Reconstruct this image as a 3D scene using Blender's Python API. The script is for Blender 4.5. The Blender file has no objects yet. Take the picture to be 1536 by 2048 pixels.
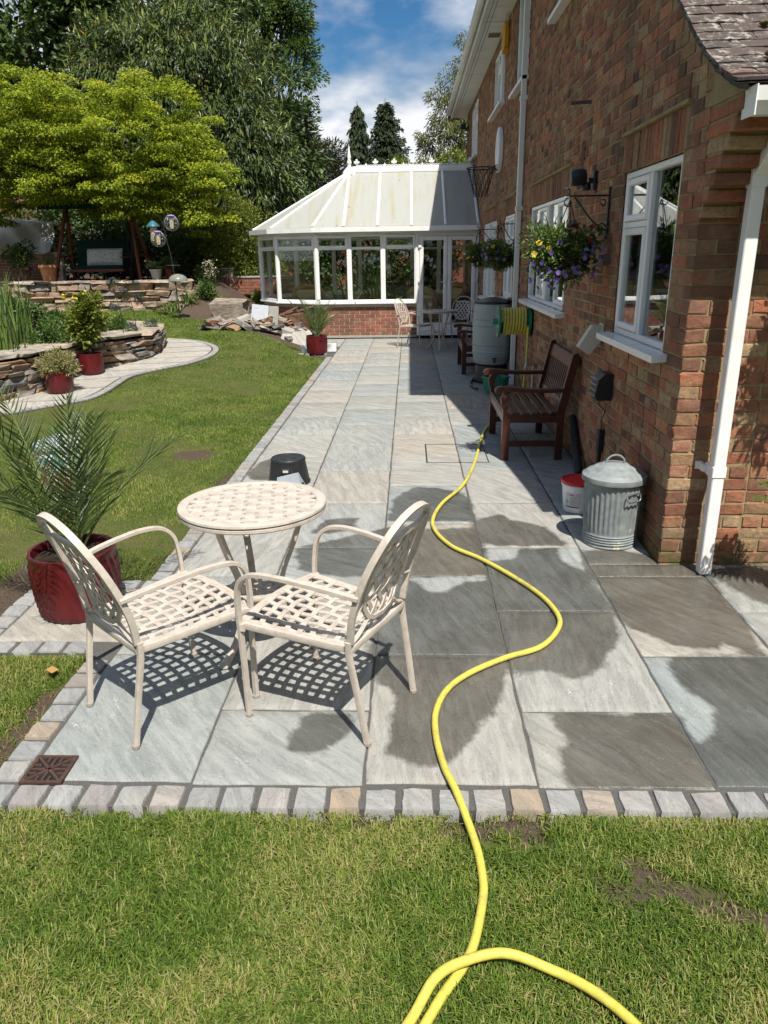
import bpy, math, random
import numpy as np
from mathutils import Vector, Matrix
R = math.radians
random.seed(7)
rng = np.random.default_rng(11)
S = bpy.context.scene
COL = S.collection

# ------------------------------------------------------------------ camera, sky, sun, exposure
cd = bpy.data.cameras.new('camera')
cam = bpy.data.objects.new('camera', cd)
COL.objects.link(cam)
S.camera = cam
cd.sensor_fit = 'VERTICAL'
cd.sensor_height = 24.0
cd.lens = 24.0 * 1487.4 / 2048.0
cd.clip_start = 0.05
cd.clip_end = 2000
PITCH, YAW, ROLL, CAMH = R(19.198), R(-2.1185), R(-0.858), 1.7566
_fw = Vector((math.sin(YAW) * math.cos(PITCH), math.cos(YAW) * math.cos(PITCH), -math.sin(PITCH)))
_r = Vector((math.cos(YAW), -math.sin(YAW), 0))
_u = _r.cross(_fw)
_r2 = _r * math.cos(ROLL) + _u * math.sin(ROLL)
_u2 = -_r * math.sin(ROLL) + _u * math.cos(ROLL)
m = Matrix((_r2, _u2, -_fw)).transposed().to_4x4()
m.translation = (0, 0, CAMH)
cam.matrix_world = m

SUNV = Vector((0.19, -0.57, 1.0)).normalized()      # towards the sun
w = bpy.data.worlds.new('World')
S.world = w
w.use_nodes = True
wn = w.node_tree
wn.nodes.clear()
def WN(t, **k):
    n = wn.nodes.new(t)
    for a, b in k.items():
        setattr(n, a, b)
    return n
out = WN('ShaderNodeOutputWorld')
bg = WN('ShaderNodeBackground')
sky = WN('ShaderNodeTexSky', sky_type='NISHITA', sun_disc=False)
sky.sun_elevation = math.asin(SUNV.z)
sky.sun_rotation = math.atan2(SUNV.x, SUNV.y)
sky.altitude = 60
sky.air_density = 1.0
sky.dust_density = 0.6
sky.ozone_density = 2.2
bg.inputs['Strength'].default_value = 0.05
# clouds: a flat layer seen in perspective (direction / height), the same over the whole sky
tc = WN('ShaderNodeTexCoord')
sep = WN('ShaderNodeSeparateXYZ')
wn.links.new(tc.outputs['Generated'], sep.inputs[0])
mz = WN('ShaderNodeMath', operation='MAXIMUM'); mz.inputs[1].default_value = 0.0
wn.links.new(sep.outputs['Z'], mz.inputs[0])
az = WN('ShaderNodeMath', operation='ADD'); az.inputs[1].default_value = 0.34
wn.links.new(mz.outputs[0], az.inputs[0])
dx = WN('ShaderNodeMath', operation='DIVIDE'); dy = WN('ShaderNodeMath', operation='DIVIDE')
wn.links.new(sep.outputs['X'], dx.inputs[0]); wn.links.new(az.outputs[0], dx.inputs[1])
wn.links.new(sep.outputs['Y'], dy.inputs[0]); wn.links.new(az.outputs[0], dy.inputs[1])
cb = WN('ShaderNodeCombineXYZ')
wn.links.new(dx.outputs[0], cb.inputs[0]); wn.links.new(dy.outputs[0], cb.inputs[1])
cb.inputs[2].default_value = 0.35
n1 = WN('ShaderNodeTexNoise'); n1.inputs['Scale'].default_value = 1.55; n1.inputs['Detail'].default_value = 7; n1.inputs['Roughness'].default_value = 0.56
wn.links.new(cb.outputs[0], n1.inputs['Vector'])
ramp = WN('ShaderNodeValToRGB')
ramp.color_ramp.elements[0].position = 0.45; ramp.color_ramp.elements[0].color = (0, 0, 0, 1)
ramp.color_ramp.elements[1].position = 0.60; ramp.color_ramp.elements[1].color = (1, 1, 1, 1)
wn.links.new(n1.outputs['Fac'], ramp.inputs[0])
# low clouds pile up towards the horizon
hz = WN('ShaderNodeMapRange'); hz.inputs[1].default_value = 0.12; hz.inputs[2].default_value = 0.34; hz.inputs[3].default_value = 0.17; hz.inputs[4].default_value = 0.0
wn.links.new(sep.outputs['Z'], hz.inputs[0])
ad = WN('ShaderNodeMath', operation='ADD')
wn.links.new(n1.outputs['Fac'], ad.inputs[0]); wn.links.new(hz.outputs[0], ad.inputs[1])
wn.links.new(ad.outputs[0], ramp.inputs[0])
n2 = WN('ShaderNodeTexNoise'); n2.inputs['Scale'].default_value = 3.1; n2.inputs['Detail'].default_value = 4
wn.links.new(cb.outputs[0], n2.inputs['Vector'])
cr2 = WN('ShaderNodeValToRGB')
cr2.color_ramp.elements[0].position = 0.38; cr2.color_ramp.elements[0].color = (6.4, 7.4, 9.0, 1)
cr2.color_ramp.elements[1].position = 0.6; cr2.color_ramp.elements[1].color = (14.0, 14.2, 14.6, 1)
wn.links.new(n2.outputs['Fac'], cr2.inputs[0])
hs = WN('ShaderNodeHueSaturation'); hs.inputs['Saturation'].default_value = 1.4; hs.inputs['Value'].default_value = 1.32
wn.links.new(sky.outputs[0], hs.inputs['Color'])
mx = WN('ShaderNodeMix', data_type='RGBA')
wn.links.new(ramp.outputs[0], mx.inputs['Factor'])
wn.links.new(hs.outputs[0], mx.inputs['A']); wn.links.new(cr2.outputs[0], mx.inputs['B'])
wn.links.new(mx.outputs['Result'], bg.inputs['Color'])
wn.links.new(bg.outputs[0], out.inputs[0])

sl = bpy.data.lights.new('sun', 'SUN')
sl.energy = 5.0
sl.angle = R(0.53)
sl.color = (1.0, 0.955, 0.885)
so = bpy.data.objects.new('sun', sl)
COL.objects.link(so)
so.rotation_euler = (-SUNV).to_track_quat('-Z', 'Y').to_euler()
so.location = (20, -40, 60)

vs = S.view_settings
vs.view_transform = 'Standard'
vs.look = 'None'
vs.exposure = 0.48
vs.gamma = 1.0
vs.use_curve_mapping = False
S.cycles.use_denoising = True
S.cycles.max_bounces = 5
S.cycles.diffuse_bounces = 2
S.cycles.glossy_bounces = 3
S.cycles.transmission_bounces = 4
S.cycles.use_adaptive_sampling = True
S.cycles.adaptive_threshold = 0.02
S.cycles.transparent_max_bounces = 24
S.cycles.sample_clamp_indirect = 6.0

# ------------------------------------------------------------------ object helpers
def tag(o, label=None, cat=None, group=None, kind=None):
    if label: o['label'] = label
    if cat: o['category'] = cat
    if group: o['group'] = group
    if kind: o['kind'] = kind
    elif cat: o['kind'] = 'thing'
    return o
def empty(name, loc=(0, 0, 0), rz=0.0, label=None, cat=None, group=None, parent=None, kind=None):
    o = bpy.data.objects.new(name, None)
    COL.objects.link(o)
    o.empty_display_size = 0.1
    o.location = loc
    o.rotation_euler = (0, 0, rz)
    if parent: o.parent = parent
    return tag(o, label, cat, group, kind)
def link(name, me, parent=None, mat=None):
    o = bpy.data.objects.new(name, me)
    COL.objects.link(o)
    if parent: o.parent = parent
    if mat is not None and len(me.materials) == 0: me.materials.append(mat)
    return o
def copy_tree(o, parent=None):
    c = o.copy()
    COL.objects.link(c)
    c.parent = parent
    for ch in list(o.children):
        copy_tree(ch, c)
    return c
def npmesh(name, V, F, smooth=False, mat=None, attrs=None):
    """V (n,3); F (m,k) equal size faces"""
    me = bpy.data.meshes.new(name)
    V = np.asarray(V, np.float32); F = np.asarray(F, np.int32)
    k = F.shape[1]
    me.vertices.add(len(V)); me.vertices.foreach_set('co', V.ravel())
    me.loops.add(F.size); me.loops.foreach_set('vertex_index', F.ravel())
    me.polygons.add(len(F))
    me.polygons.foreach_set('loop_start', np.arange(0, F.size, k, dtype=np.int32))
    me.polygons.foreach_set('use_smooth', np.full(len(F), smooth))
    for an, av in (attrs or {}).items():
        a = me.attributes.new(an, 'FLOAT', 'POINT')
        a.data.foreach_set('value', np.asarray(av, np.float32))
    me.update(calc_edges=True)
    if mat is not None: me.materials.append(mat)
    return me

class MB:
    def __init__(s): s.v = []; s.f = []; s.M = None
    def av(s, p):
        p = Vector(p)
        if s.M is not None: p = s.M @ p
        s.v.append(tuple(p)); return len(s.v) - 1
    def quad(s, a, b, c, d):
        i = [s.av(p) for p in (a, b, c, d)]; s.f.append(i); return s
    def poly(s, pts):
        s.f.append([s.av(p) for p in pts]); return s
    def box(s, a, b, bev=0.0, M=None):
        """axis box from min corner a to max corner b, optional chamfer"""
        old = s.M
        if M is not None: s.M = M if old is None else old @ M
        x0, y0, z0 = a; x1, y1, z1 = b
        if bev <= 0:
            i = [s.av(p) for p in ((x0, y0, z0), (x1, y0, z0), (x1, y1, z0), (x0, y1, z0), (x0, y0, z1), (x1, y0, z1), (x1, y1, z1), (x0, y1, z1))]
            for q in ((3, 2, 1, 0), (4, 5, 6, 7), (0, 1, 5, 4), (1, 2, 6, 5), (2, 3, 7, 6), (3, 0, 4, 7)): s.f.append([i[k] for k in q])
        else:
            e = min(bev, (x1 - x0) * .45, (y1 - y0) * .45, (z1 - z0) * .45)
            X, Y, Z = (x0, x1), (y0, y1), (z0, z1)
            id = {}
            for a_ in (0, 1):
                for b_ in (0, 1):
                    for c_ in (0, 1):
                        sx, sy, sz = (1 - 2 * a_) * e, (1 - 2 * b_) * e, (1 - 2 * c_) * e
                        id[a_, b_, c_, 0] = s.av((X[a_], Y[b_] + sy, Z[c_] + sz))
                        id[a_, b_, c_, 1] = s.av((X[a_] + sx, Y[b_], Z[c_] + sz))
                        id[a_, b_, c_, 2] = s.av((X[a_] + sx, Y[b_] + sy, Z[c_]))
            g = lambda *k: id[k]
            for a_ in (0, 1):
                q = [g(a_, 0, 0, 0), g(a_, 1, 0, 0), g(a_, 1, 1, 0), g(a_, 0, 1, 0)]; s.f.append(q if a_ else q[::-1])
                q = [g(0, a_, 0, 1), g(1, a_, 0, 1), g(1, a_, 1, 1), g(0, a_, 1, 1)]; s.f.append(q[::-1] if a_ else q)
                q = [g(0, 0, a_, 2), g(1, 0, a_, 2), g(1, 1, a_, 2), g(0, 1, a_, 2)]; s.f.append(q if a_ else q[::-1])
            for a_ in (0, 1):
                for b_ in (0, 1):
                    q = [g(a_, b_, 0, 0), g(a_, b_, 1, 0), g(a_, b_, 1, 1), g(a_, b_, 0, 1)]; s.f.append(q if a_ == b_ else q[::-1])
                    q = [g(a_, 0, b_, 0), g(a_, 1, b_, 0), g(a_, 1, b_, 2), g(a_, 0, b_, 2)]; s.f.append(q[::-1] if a_ == b_ else q)
                    q = [g(0, a_, b_, 1), g(1, a_, b_, 1), g(1, a_, b_, 2), g(0, a_, b_, 2)]; s.f.append(q if a_ == b_ else q[::-1])
                    for c_ in (0, 1):
                        q = [g(a_, b_, c_, 0), g(a_, b_, c_, 1), g(a_, b_, c_, 2)]; s.f.append(q if (a_ + b_ + c_) % 2 == 1 else q[::-1])
        s.M = old
        return s
    def bar(s, p, q, w, t, up=(0, 0, 1), bev=0.0):
        p = Vector(p); q = Vector(q); d = q - p; L = d.length; d.normalize()
        u = Vector(up)
        if abs(u.dot(d)) > .98: u = Vector((0, 1, 0)) if abs(d.y) < .9 else Vector((1, 0, 0))
        r = d.cross(u).normalized(); u = r.cross(d)
        M = Matrix((r, d, u)).transposed().to_4x4(); M.translation = p
        return s.box((-w / 2, 0, -t / 2), (w / 2, L, t / 2), bev, M)
    def tube(s, pts, r, n=8, closed=False, caps=True, prof=None, up=None):
        """sweep; r radius or list; prof list of (a,b) multiplies (side, up)"""
        P = [Vector(p) for p in pts]; N = len(P)
        rr = r if isinstance(r, (list, tuple, np.ndarray)) else [r] * N
        if prof is None: prof = [(math.cos(2 * math.pi * k / n), math.sin(2 * math.pi * k / n)) for k in range(n)]
        n = len(prof)
        rings = []
        prev = None
        for i in range(N):
            a = P[(i - 1) % N] if (closed or i > 0) else P[i]
            b = P[(i + 1) % N] if (closed or i < N - 1) else P[i]
            d = (b - a).normalized()
            if up is not None: u = Vector(up)
            elif prev is None: u = Vector((0, 0, 1)) if abs(d.z) < .9 else Vector((0, 1, 0))
            else: u = prev
            if abs(u.dot(d)) > .995: u = Vector((1, 0, 0))
            side = d.cross(u).normalized(); u = side.cross(d).normalized(); prev = u
            rings.append([s.av(P[i] + side * (c * rr[i]) + u * (e * rr[i])) for c, e in prof])
        for i in range(N if closed else N - 1):
            A, B = rings[i], rings[(i + 1) % N]
            for k in range(n): s.f.append([A[k], A[(k + 1) % n], B[(k + 1) % n], B[k]])
        if caps and not closed:
            s.f.append(rings[0][::-1]); s.f.append(rings[-1])
        return s
    def lathe(s, prof, n=32, c=(0, 0, 0), fr=None, capb=True, capt=True):
        """prof [(r,z)] bottom->top; fr(r,z,theta)->r"""
        rings = []
        for (r, z) in prof:
            ring = []
            for k in range(n):
                t = 2 * math.pi * k / n
                q = fr(r, z, t) if fr else r
                ring.append(s.av((c[0] + q * math.cos(t), c[1] + q * math.sin(t), c[2] + z)))
            rings.append(ring)
        for A, B in zip(rings, rings[1:]):
            for k in range(n): s.f.append([A[k], A[(k + 1) % n], B[(k + 1) % n], B[k]])
        if capb: s.f.append(rings[0][::-1])
        if capt: s.f.append(rings[-1])
        return s
    def prism(s, poly, z0, z1, axis='z', M=None):
        """extrude a 2D outline (ccw)"""
        old = s.M
        if M is not None: s.M = M if old is None else old @ M
        f = {'z': lambda p, h: (p[0], p[1], h), 'x': lambda p, h: (h, p[0], p[1]), 'y': lambda p, h: (p[0], h, p[1])}[axis]
        a = [s.av(f(p, z0)) for p in poly]; b = [s.av(f(p, z1)) for p in poly]
        n = len(poly)
        s.f.append(a[::-1]); s.f.append(b)
        for k in range(n): s.f.append([a[k], a[(k + 1) % n], b[(k + 1) % n], b[k]])
        s.M = old
        return s
    def build(s, name, mat, parent=None, smooth=False, loc=None, rot=None, auto=None):
        me = bpy.data.meshes.new(name)
        me.from_pydata(s.v, [], s.f)
        me.validate()
        import bmesh
        b = bmesh.new(); b.from_mesh(me); bmesh.ops.recalc_face_normals(b, faces=b.faces); b.to_mesh(me); b.free()
        me.update()
        if mat is not None: me.materials.append(mat)
        if smooth or auto:
            me.polygons.foreach_set('use_smooth', np.ones(len(me.polygons), bool))
            try: me.set_sharp_from_angle(angle=R(auto or 40))
            except Exception: pass
        o = link(name, me, parent)
        if loc is not None: o.location = loc
        if rot is not None: o.rotation_euler = rot
        return o

def spline(pts, n=8):
    """Catmull-Rom through points"""
    P = [Vector(p) for p in pts]
    Q = [P[0] * 2 - P[1]] + P + [P[-1] * 2 - P[-2]]
    o = []
    for i in range(1, len(Q) - 2):
        a, b, c, d = Q[i - 1:i + 3]
        for k in range(n):
            t = k / n
            o.append(.5 * ((2 * b) + (c - a) * t + (2 * a - 5 * b + 4 * c - d) * t * t + (3 * b - a - 3 * c + d) * t ** 3))
    o.append(P[-1])
    return o
def inpoly(X, Y, poly):
    X = np.asarray(X); Y = np.asarray(Y)
    r = np.zeros(X.shape, bool)
    n = len(poly)
    for i in range(n):
        x1, y1 = poly[i]; x2, y2 = poly[(i + 1) % n]
        c = ((y1 > Y) != (y2 > Y)) & (X < (x2 - x1) * (Y - y1) / (y2 - y1 + 1e-12) + x1)
        r ^= c
    return r
def polydist(X, Y, poly):
    """signed distance, positive inside"""
    d = np.full(np.shape(X), 1e9)
    n = len(poly)
    for i in range(n):
        x1, y1 = poly[i]; x2, y2 = poly[(i + 1) % n]
        ex, ey = x2 - x1, y2 - y1
        t = np.clip(((X - x1) * ex + (Y - y1) * ey) / (ex * ex + ey * ey + 1e-12), 0, 1)
        d = np.minimum(d, np.hypot(X - x1 - t * ex, Y - y1 - t * ey))
    return np.where(inpoly(X, Y, poly), d, -d)
def sstep(a, b, x):
    t = np.clip((np.asarray(x, float) - a) / (b - a), 0, 1)
    return t * t * (3 - 2 * t)
def vnoise(x, y, s=1.0, seed=0):
    """cheap smooth value noise 0..1"""
    x = np.asarray(x, float) * s; y = np.asarray(y, float) * s
    xi = np.floor(x).astype(np.int64); yi = np.floor(y).astype(np.int64)
    fx = x - xi; fy = y - yi
    fx = fx * fx * (3 - 2 * fx); fy = fy * fy * (3 - 2 * fy)
    def h(a, b):
        n = (a * 374761393 + b * 668265263 + seed * 1442695041) & 0x7fffffff
        n = ((n ^ (n >> 13)) * 1274126177) & 0x7fffffff
        return ((n ^ (n >> 16)) & 0xffff) / 65535.0
    return (h(xi, yi) * (1 - fx) + h(xi + 1, yi) * fx) * (1 - fy) + (h(xi, yi + 1) * (1 - fx) + h(xi + 1, yi + 1) * fx) * fy

# ------------------------------------------------------------------ materials
class NT:
    def __init__(s, name):
        s.m = bpy.data.materials.new(name); s.m.use_nodes = True
        s.t = s.m.node_tree; s.t.nodes.clear()
        s.out = s.n('ShaderNodeOutputMaterial')
    def n(s, t, inp=None, **k):
        x = s.t.nodes.new(t)
        for a, b in k.items(): setattr(x, a, b)
        for a, b in (inp or {}).items(): s.set(x.inputs[a], b)
        return x
    def set(s, sock, v):
        if hasattr(v, 'bl_rna') and isinstance(v, bpy.types.NodeSocket): s.t.links.new(v, sock)
        else:
            if sock.type == 'RGBA' and len(v) == 3: v = (*v, 1)
            sock.default_value = v
    def math(s, op, a, b=0.0, clamp=False):
        x = s.n('ShaderNodeMath', operation=op, use_clamp=clamp); s.set(x.inputs[0], a); s.set(x.inputs[1], b); return x.outputs[0]
    def mix(s, f, a, b, blend='MIX'):
        x = s.n('ShaderNodeMix', data_type='RGBA', blend_type=blend); s.set(x.inputs['Factor'], f); s.set(x.inputs['A'], a); s.set(x.inputs['B'], b); return x.outputs['Result']
    def noise(s, vec, scale, detail=4, rough=.55, dist=0.0):
        x = s.n('ShaderNodeTexNoise', {'Scale': scale, 'Detail': detail, 'Roughness': rough, 'Distortion': dist})
        if vec is not None: s.set(x.inputs['Vector'], vec)
        return x.outputs['Fac']
    def ramp(s, f, stops, interp='LINEAR'):
        x = s.n('ShaderNodeValToRGB'); e = x.color_ramp.elements; x.color_ramp.interpolation = interp
        while len(e) < len(stops): e.new(.5)
        for q, (p, c) in zip(e, stops):
            q.position = p; q.color = (*c, 1) if len(c) == 3 else c
        s.set(x.inputs[0], f); return x.outputs[0]
    def rng(s, f, a, b, c=0.0, d=1.0):
        x = s.n('ShaderNodeMapRange', {1: a, 2: b, 3: c, 4: d}); s.set(x.inputs[0], f); return x.outputs[0]
    def attr(s, name): return s.n('ShaderNodeAttribute', attribute_name=name).outputs['Fac']
    def objrand(s): return s.n('ShaderNodeObjectInfo').outputs['Random']
    def pos(s): return s.n('ShaderNodeNewGeometry').outputs['Position']
    def obj(s): return s.n('ShaderNodeTexCoord').outputs['Object']
    def vscale(s, v, sc):
        x = s.n('ShaderNodeMapping'); s.set(x.inputs['Vector'], v); x.inputs['Scale'].default_value = sc; return x.outputs[0]
    def bump(s, h, st=.3, d=.01):
        x = s.n('ShaderNodeBump', {'Strength': st, 'Distance': d}); s.set(x.inputs['Height'], h); return x.outputs[0]
    def pbr(s, col, rough=.6, spec=.4, metal=0.0, nrm=None, trans=None, coat=0.0, transl=0.0):
        p = s.n('ShaderNodeBsdfPrincipled')
        s.set(p.inputs['Base Color'], col); s.set(p.inputs['Roughness'], rough); s.set(p.inputs['Metallic'], metal)
        s.set(p.inputs['Specular IOR Level'], spec)
        if coat: s.set(p.inputs['Coat Weight'], coat); p.inputs['Coat Roughness'].default_value = .12
        if nrm is not None: s.set(p.inputs['Normal'], nrm)
        o = p.outputs[0]
        if transl:
            t = s.n('ShaderNodeBsdfTranslucent'); s.set(t.inputs['Color'], col)
            x = s.n('ShaderNodeMixShader'); x.inputs[0].default_value = transl
            s.t.links.new(o, x.inputs[1]); s.t.links.new(t.outputs[0], x.inputs[2]); o = x.outputs[0]
        s.t.links.new(o, s.out.inputs[0])
        return s.m

def simple(name, col, rough=.55, spec=.4, metal=0.0, var=.12, scale=30, bump=.15, bd=.002, dirt=None, coat=0.0, world=False, dirtscale=4, transl=0.0):
    t = NT(name)
    v = t.pos() if world else t.obj()
    f = t.noise(v, scale, 5)
    c = t.mix(t.rng(f, .3, .7), [x * (1 - var) for x in col], [min(1, x * (1 + var)) for x in col])
    r = t.rng(f, .2, .8, max(0, rough - .08), min(1, rough + .08))
    if dirt:
        d = t.noise(v, dirtscale, 6, .7)
        c = t.mix(t.rng(d, .52, .72), c, dirt)
    return t.pbr(c, r, spec, metal, t.bump(f, bump, bd) if bump else None, coat=coat, transl=transl)

def leafmat(name, stops, rough=.5, spec=.35, transl=.28, wood=False):
    t = NT(name)
    c = t.ramp(t.attr('tint'), stops)
    return t.pbr(c, rough, spec, 0, None, transl=transl)

M = {}
M['white'] = simple('white_upvc', (.80, .795, .765), .32, .45, var=.02, scale=8, bump=0, dirt=(.66, .66, .61), dirtscale=2.2)
M['white2'] = simple('white_fascia', (.74, .75, .73), .4, .4, var=.03, scale=6, bump=0, dirt=(.55, .55, .49), dirtscale=3)
M['cream'] = simple('cream_powdercoat', (.49, .435, .37), .45, .4, var=.10, scale=45, bump=.25, bd=.0015, dirt=(.36, .31, .25), dirtscale=11)
M['hose'] = simple('yellow_hose', (.55, .475, .08), .48, .35, var=.14, scale=70, bump=.2, dirt=(.30, .25, .09), dirtscale=7)
M['black'] = simple('black_plastic', (.018, .02, .022), .42, .4, var=.2, scale=25, bump=.1)
M['iron'] = simple('black_iron', (.02, .02, .02), .5, .4, var=.2, scale=60, bump=.2)
M['greyplastic'] = simple('grey_plastic', (.30, .33, .36), .45, .4, var=.06, scale=30, bump=.1)
M['green_plastic'] = simple('green_plastic', (.03, .19, .12), .4, .4, var=.1, scale=20, bump=.05)
M['butt'] = simple('barrel_plastic', (.31, .345, .33), .5, .35, var=.08, scale=5, bump=.06, dirt=(.36, .38, .34), dirtscale=3)
M['concrete'] = simple('concrete', (.34, .32, .285), .85, .2, var=.15, scale=25, bump=.5)
M['glaze'] = None
M['terracotta'] = simple('terracotta', (.52, .22, .11), .7, .3, var=.12, scale=20, bump=.2)
M['rust'] = simple('rusty_iron', (.062, .034, .026), .75, .3, var=.35, scale=40, bump=.5, dirt=(.11, .06, .04), dirtscale=15)
M['canvas'] = simple('dark_green_canvas', (.007, .035, .025), .8, .2, var=.15, scale=60, bump=.2)
M['tarp'] = simple('grey_tarpaulin', (.45, .44, .42), .6, .3, var=.08, scale=8, bump=.1)
M['beige'] = simple('beige_cushion', (.52, .42, .26), .85, .2, var=.12, scale=30, bump=.3)
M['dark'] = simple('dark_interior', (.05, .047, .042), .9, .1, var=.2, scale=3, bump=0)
M['curtain'] = simple('net_curtain', (.72, .71, .68), .8, .2, var=.05, scale=8, bump=0, transl=.3)
M['alarm'] = simple('yellow_alarm', (.62, .30, .02), .4, .4, var=.05, bump=0)
M['red'] = simple('red_plastic', (.60, .012, .02), .35, .45, var=.05, bump=0)
M['twig'] = simple('bark', (.085, .066, .05), .9, .2, var=.3, scale=14, bump=.6, bd=.01)
M['stem'] = simple('green_stem', (.12, .17, .05), .7, .3, var=.2, scale=20, bump=0)
M['joint'] = simple('dark_pointing', (.095, .092, .085), .95, .1, var=.3, scale=220, bump=.6, bd=.002, world=True)
M['cement'] = simple('pale_mortar', (.42, .38, .31), .95, .1, var=.2, scale=60, bump=.5, world=True)
M['soilpot'] = simple('compost', (.035, .025, .018), .95, .1, var=.4, scale=60, bump=.8)
M['whitebox'] = simple('white_plastic', (.80, .80, .80), .45, .4, var=.02, bump=0)
M['creambox'] = simple('cream_plastic', (.52, .50, .42), .5, .4, var=.04, bump=0)
M['metalgrey'] = simple('grey_metal', (.4, .42, .43), .35, .5, metal=.9, var=.1, scale=20, bump=.1)

# glazed pots, deep red with runs
t = NT('red_glaze')
f = t.noise(t.vscale(t.obj(), (6, 6, 2)), 2.5, 5)
c = t.mix(t.rng(f, .35, .7), (.065, .006, .008), (.125, .011, .014))
M['glaze'] = t.pbr(c, .32, .4, coat=.0001, nrm=t.bump(t.noise(t.obj(), 60, 3), .1, .002))

# galvanised metal
t = NT('galvanised')
v = t.obj()
vo = t.n('ShaderNodeTexVoronoi', {'Scale': 26.0}); t.set(vo.inputs['Vector'], v)
f = t.noise(v, 5, 6, .65)
c = t.mix(t.rng(vo.outputs['Distance'], 0, .8), (.17, .19, .19), (.24, .262, .26))
c = t.mix(t.rng(f, .5, .66), c, (.30, .335, .32))
sp = t.noise(v, 22, 3, .6)
low = t.rng(t.n('ShaderNodeSeparateXYZ', {0: v}).outputs['Z'], .05, .3, 1, 0)
c = t.mix(t.math('MULTIPLY', t.rng(sp, .60, .66), t.math('MULTIPLY', low, t.rng(t.noise(v, 3.5, 2), .45, .6))), c, (.50, .43, .24))
M['galv'] = t.pbr(c, t.rng(f, .3, .7, .5, .68), .4, .1, t.bump(sp, .08, .002))

# teak, varnished red brown
t = NT('varnished_hardwood')
v = t.obj()
g = t.noise(t.vscale(v, (12, 12, 12)), 3.0, 4, .6, 1.5)
c = t.mix(t.rng(g, .3, .7), (.036, .010, .007), (.085, .023, .012))
M['wood'] = t.pbr(c, t.rng(g, .3, .7, .3, .48), .45, 0, t.bump(g, .12, .002), coat=.15)
t = NT('red_stained_timber')
g = t.noise(t.vscale(t.obj(), (10, 10, 3)), 4.0, 4, .6, 1)
M['redwood'] = t.pbr(t.mix(t.rng(g, .3, .7), (.13, .035, .02), (.26, .085, .05)), .6, .3, 0, t.bump(g, .2, .003))
M['fence'] = simple('weathered_fence', (.20, .11, .075), .85, .2, var=.25, scale=10, bump=.4)

# bricks: same colours whether a brick is its own object or one of the joined ones
def brickmat(name, src, stops):
    t = NT(name)
    r = t.objrand() if src == 'obj' else t.n('ShaderNodeNewGeometry').outputs['Random Per Island']
    P = t.pos()
    c = t.ramp(r, stops, 'CONSTANT')
    r2 = t.math('FRACT', t.math('MULTIPLY', r, 37.7))
    c = t.mix(t.rng(r2, 0, 1, .0, .38), c, (.25, .12, .066))
    n = t.noise(P, 38, 6, .65)
    c = t.mix(t.rng(n, .36, .62), t.mix(.55, c, (.10, .05, .035)), c)
    big = t.noise(P, 9, 4)
    c = t.mix(t.rng(big, .5, .75, 0, .5), c, (.40, .27, .16))
    c = t.mix(t.rng(t.noise(P, 1.3, 4), .44, .66, 0, .55), c, (.12, .082, .053))
    sk = t.noise(t.vscale(P, (2.2, 2.2, .35)), 2.0, 5, .6)
    c = t.mix(t.rng(sk, .5, .72, 0, .5), c, (.11, .075, .05))
    pit = t.noise(P, 110, 3, .6)
    c = t.mix(t.rng(pit, .63, .7), c, (.05, .03, .025))
    z = t.n('ShaderNodeSeparateXYZ', {0: P}).outputs['Z']
    moss = t.math('MULTIPLY', t.rng(z, .03, .17, 1, 0), t.rng(t.noise(P, 14, 5, .7), .42, .6))
    c = t.mix(moss, c, (.09, .10, .035))
    h = t.math('ADD', t.math('MULTIPLY', n, .7), t.math('MULTIPLY', pit, -.5))
    return t.pbr(c, .88, .2, 0, t.bump(h, .7, .008))
BS = [(0, (.50, .175, .088)), (.15, (.35, .12, .068)), (.29, (.54, .24, .12)), (.41, (.26, .11, .068)), (.53, (.38, .24, .125)), (.64, (.43, .20, .135)), (.75, (.20, .10, .068)), (.85, (.48, .34, .19)), (.965, (.055, .046, .046))]
M['brick'] = brickmat('stock_brick', 'obj', BS)
M['brick_i'] = brickmat('stock_brick_far', 'isl', BS)
BC = [(0, (.36, .115, .075)), (.3, (.31, .095, .065)), (.6, (.41, .14, .085)), (.85, (.27, .085, .065))]
M['brick_c'] = brickmat('red_brick', 'obj', BC)
t = NT('sandy_mortar')
P = t.pos(); f = t.noise(P, 150, 3, .7); f2 = t.noise(P, 6, 4)
c = t.mix(t.rng(f2, .35, .65), (.30, .23, .122), (.40, .32, .18))
c = t.mix(t.rng(f, .35, .65), t.mix(.4, c, (.1, .08, .05)), c)
z = t.n('ShaderNodeSeparateXYZ', {0: P}).outputs['Z']
c = t.mix(t.math('MULTIPLY', t.rng(z, .05, .2, 1, 0), t.rng(t.noise(P, 12, 5, .7), .4, .6)), c, (.10, .105, .04))
M['mortar'] = t.pbr(c, .95, .1, 0, t.bump(f, .8, .004))

# roof tiles with lichen
t = NT('clay_tile_lichen')
P = t.pos()
r = t.objrand()
c = t.ramp(r, [(0, (.078, .06, .055)), (.4, (.09, .068, .06)), (.75, (.066, .057, .055)), (1, (.13, .078, .06))])
l = t.noise(P, 26, 7, .75); l2 = t.noise(P, 8, 3)
c = t.mix(t.math('MULTIPLY', t.rng(l, .50, .60), t.rng(l2, .36, .6)), c, (.34, .32, .28))
c = t.mix(t.rng(t.noise(P, 70, 3), .62, .7), c, (.05, .05, .045))
M['tile'] = t.pbr(c, .92, .15, 0, t.bump(l, .6, .006))
M['moss'] = simple('moss', (.10, .085, .025), 1, .05, var=.4, scale=60, bump=1)

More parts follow.
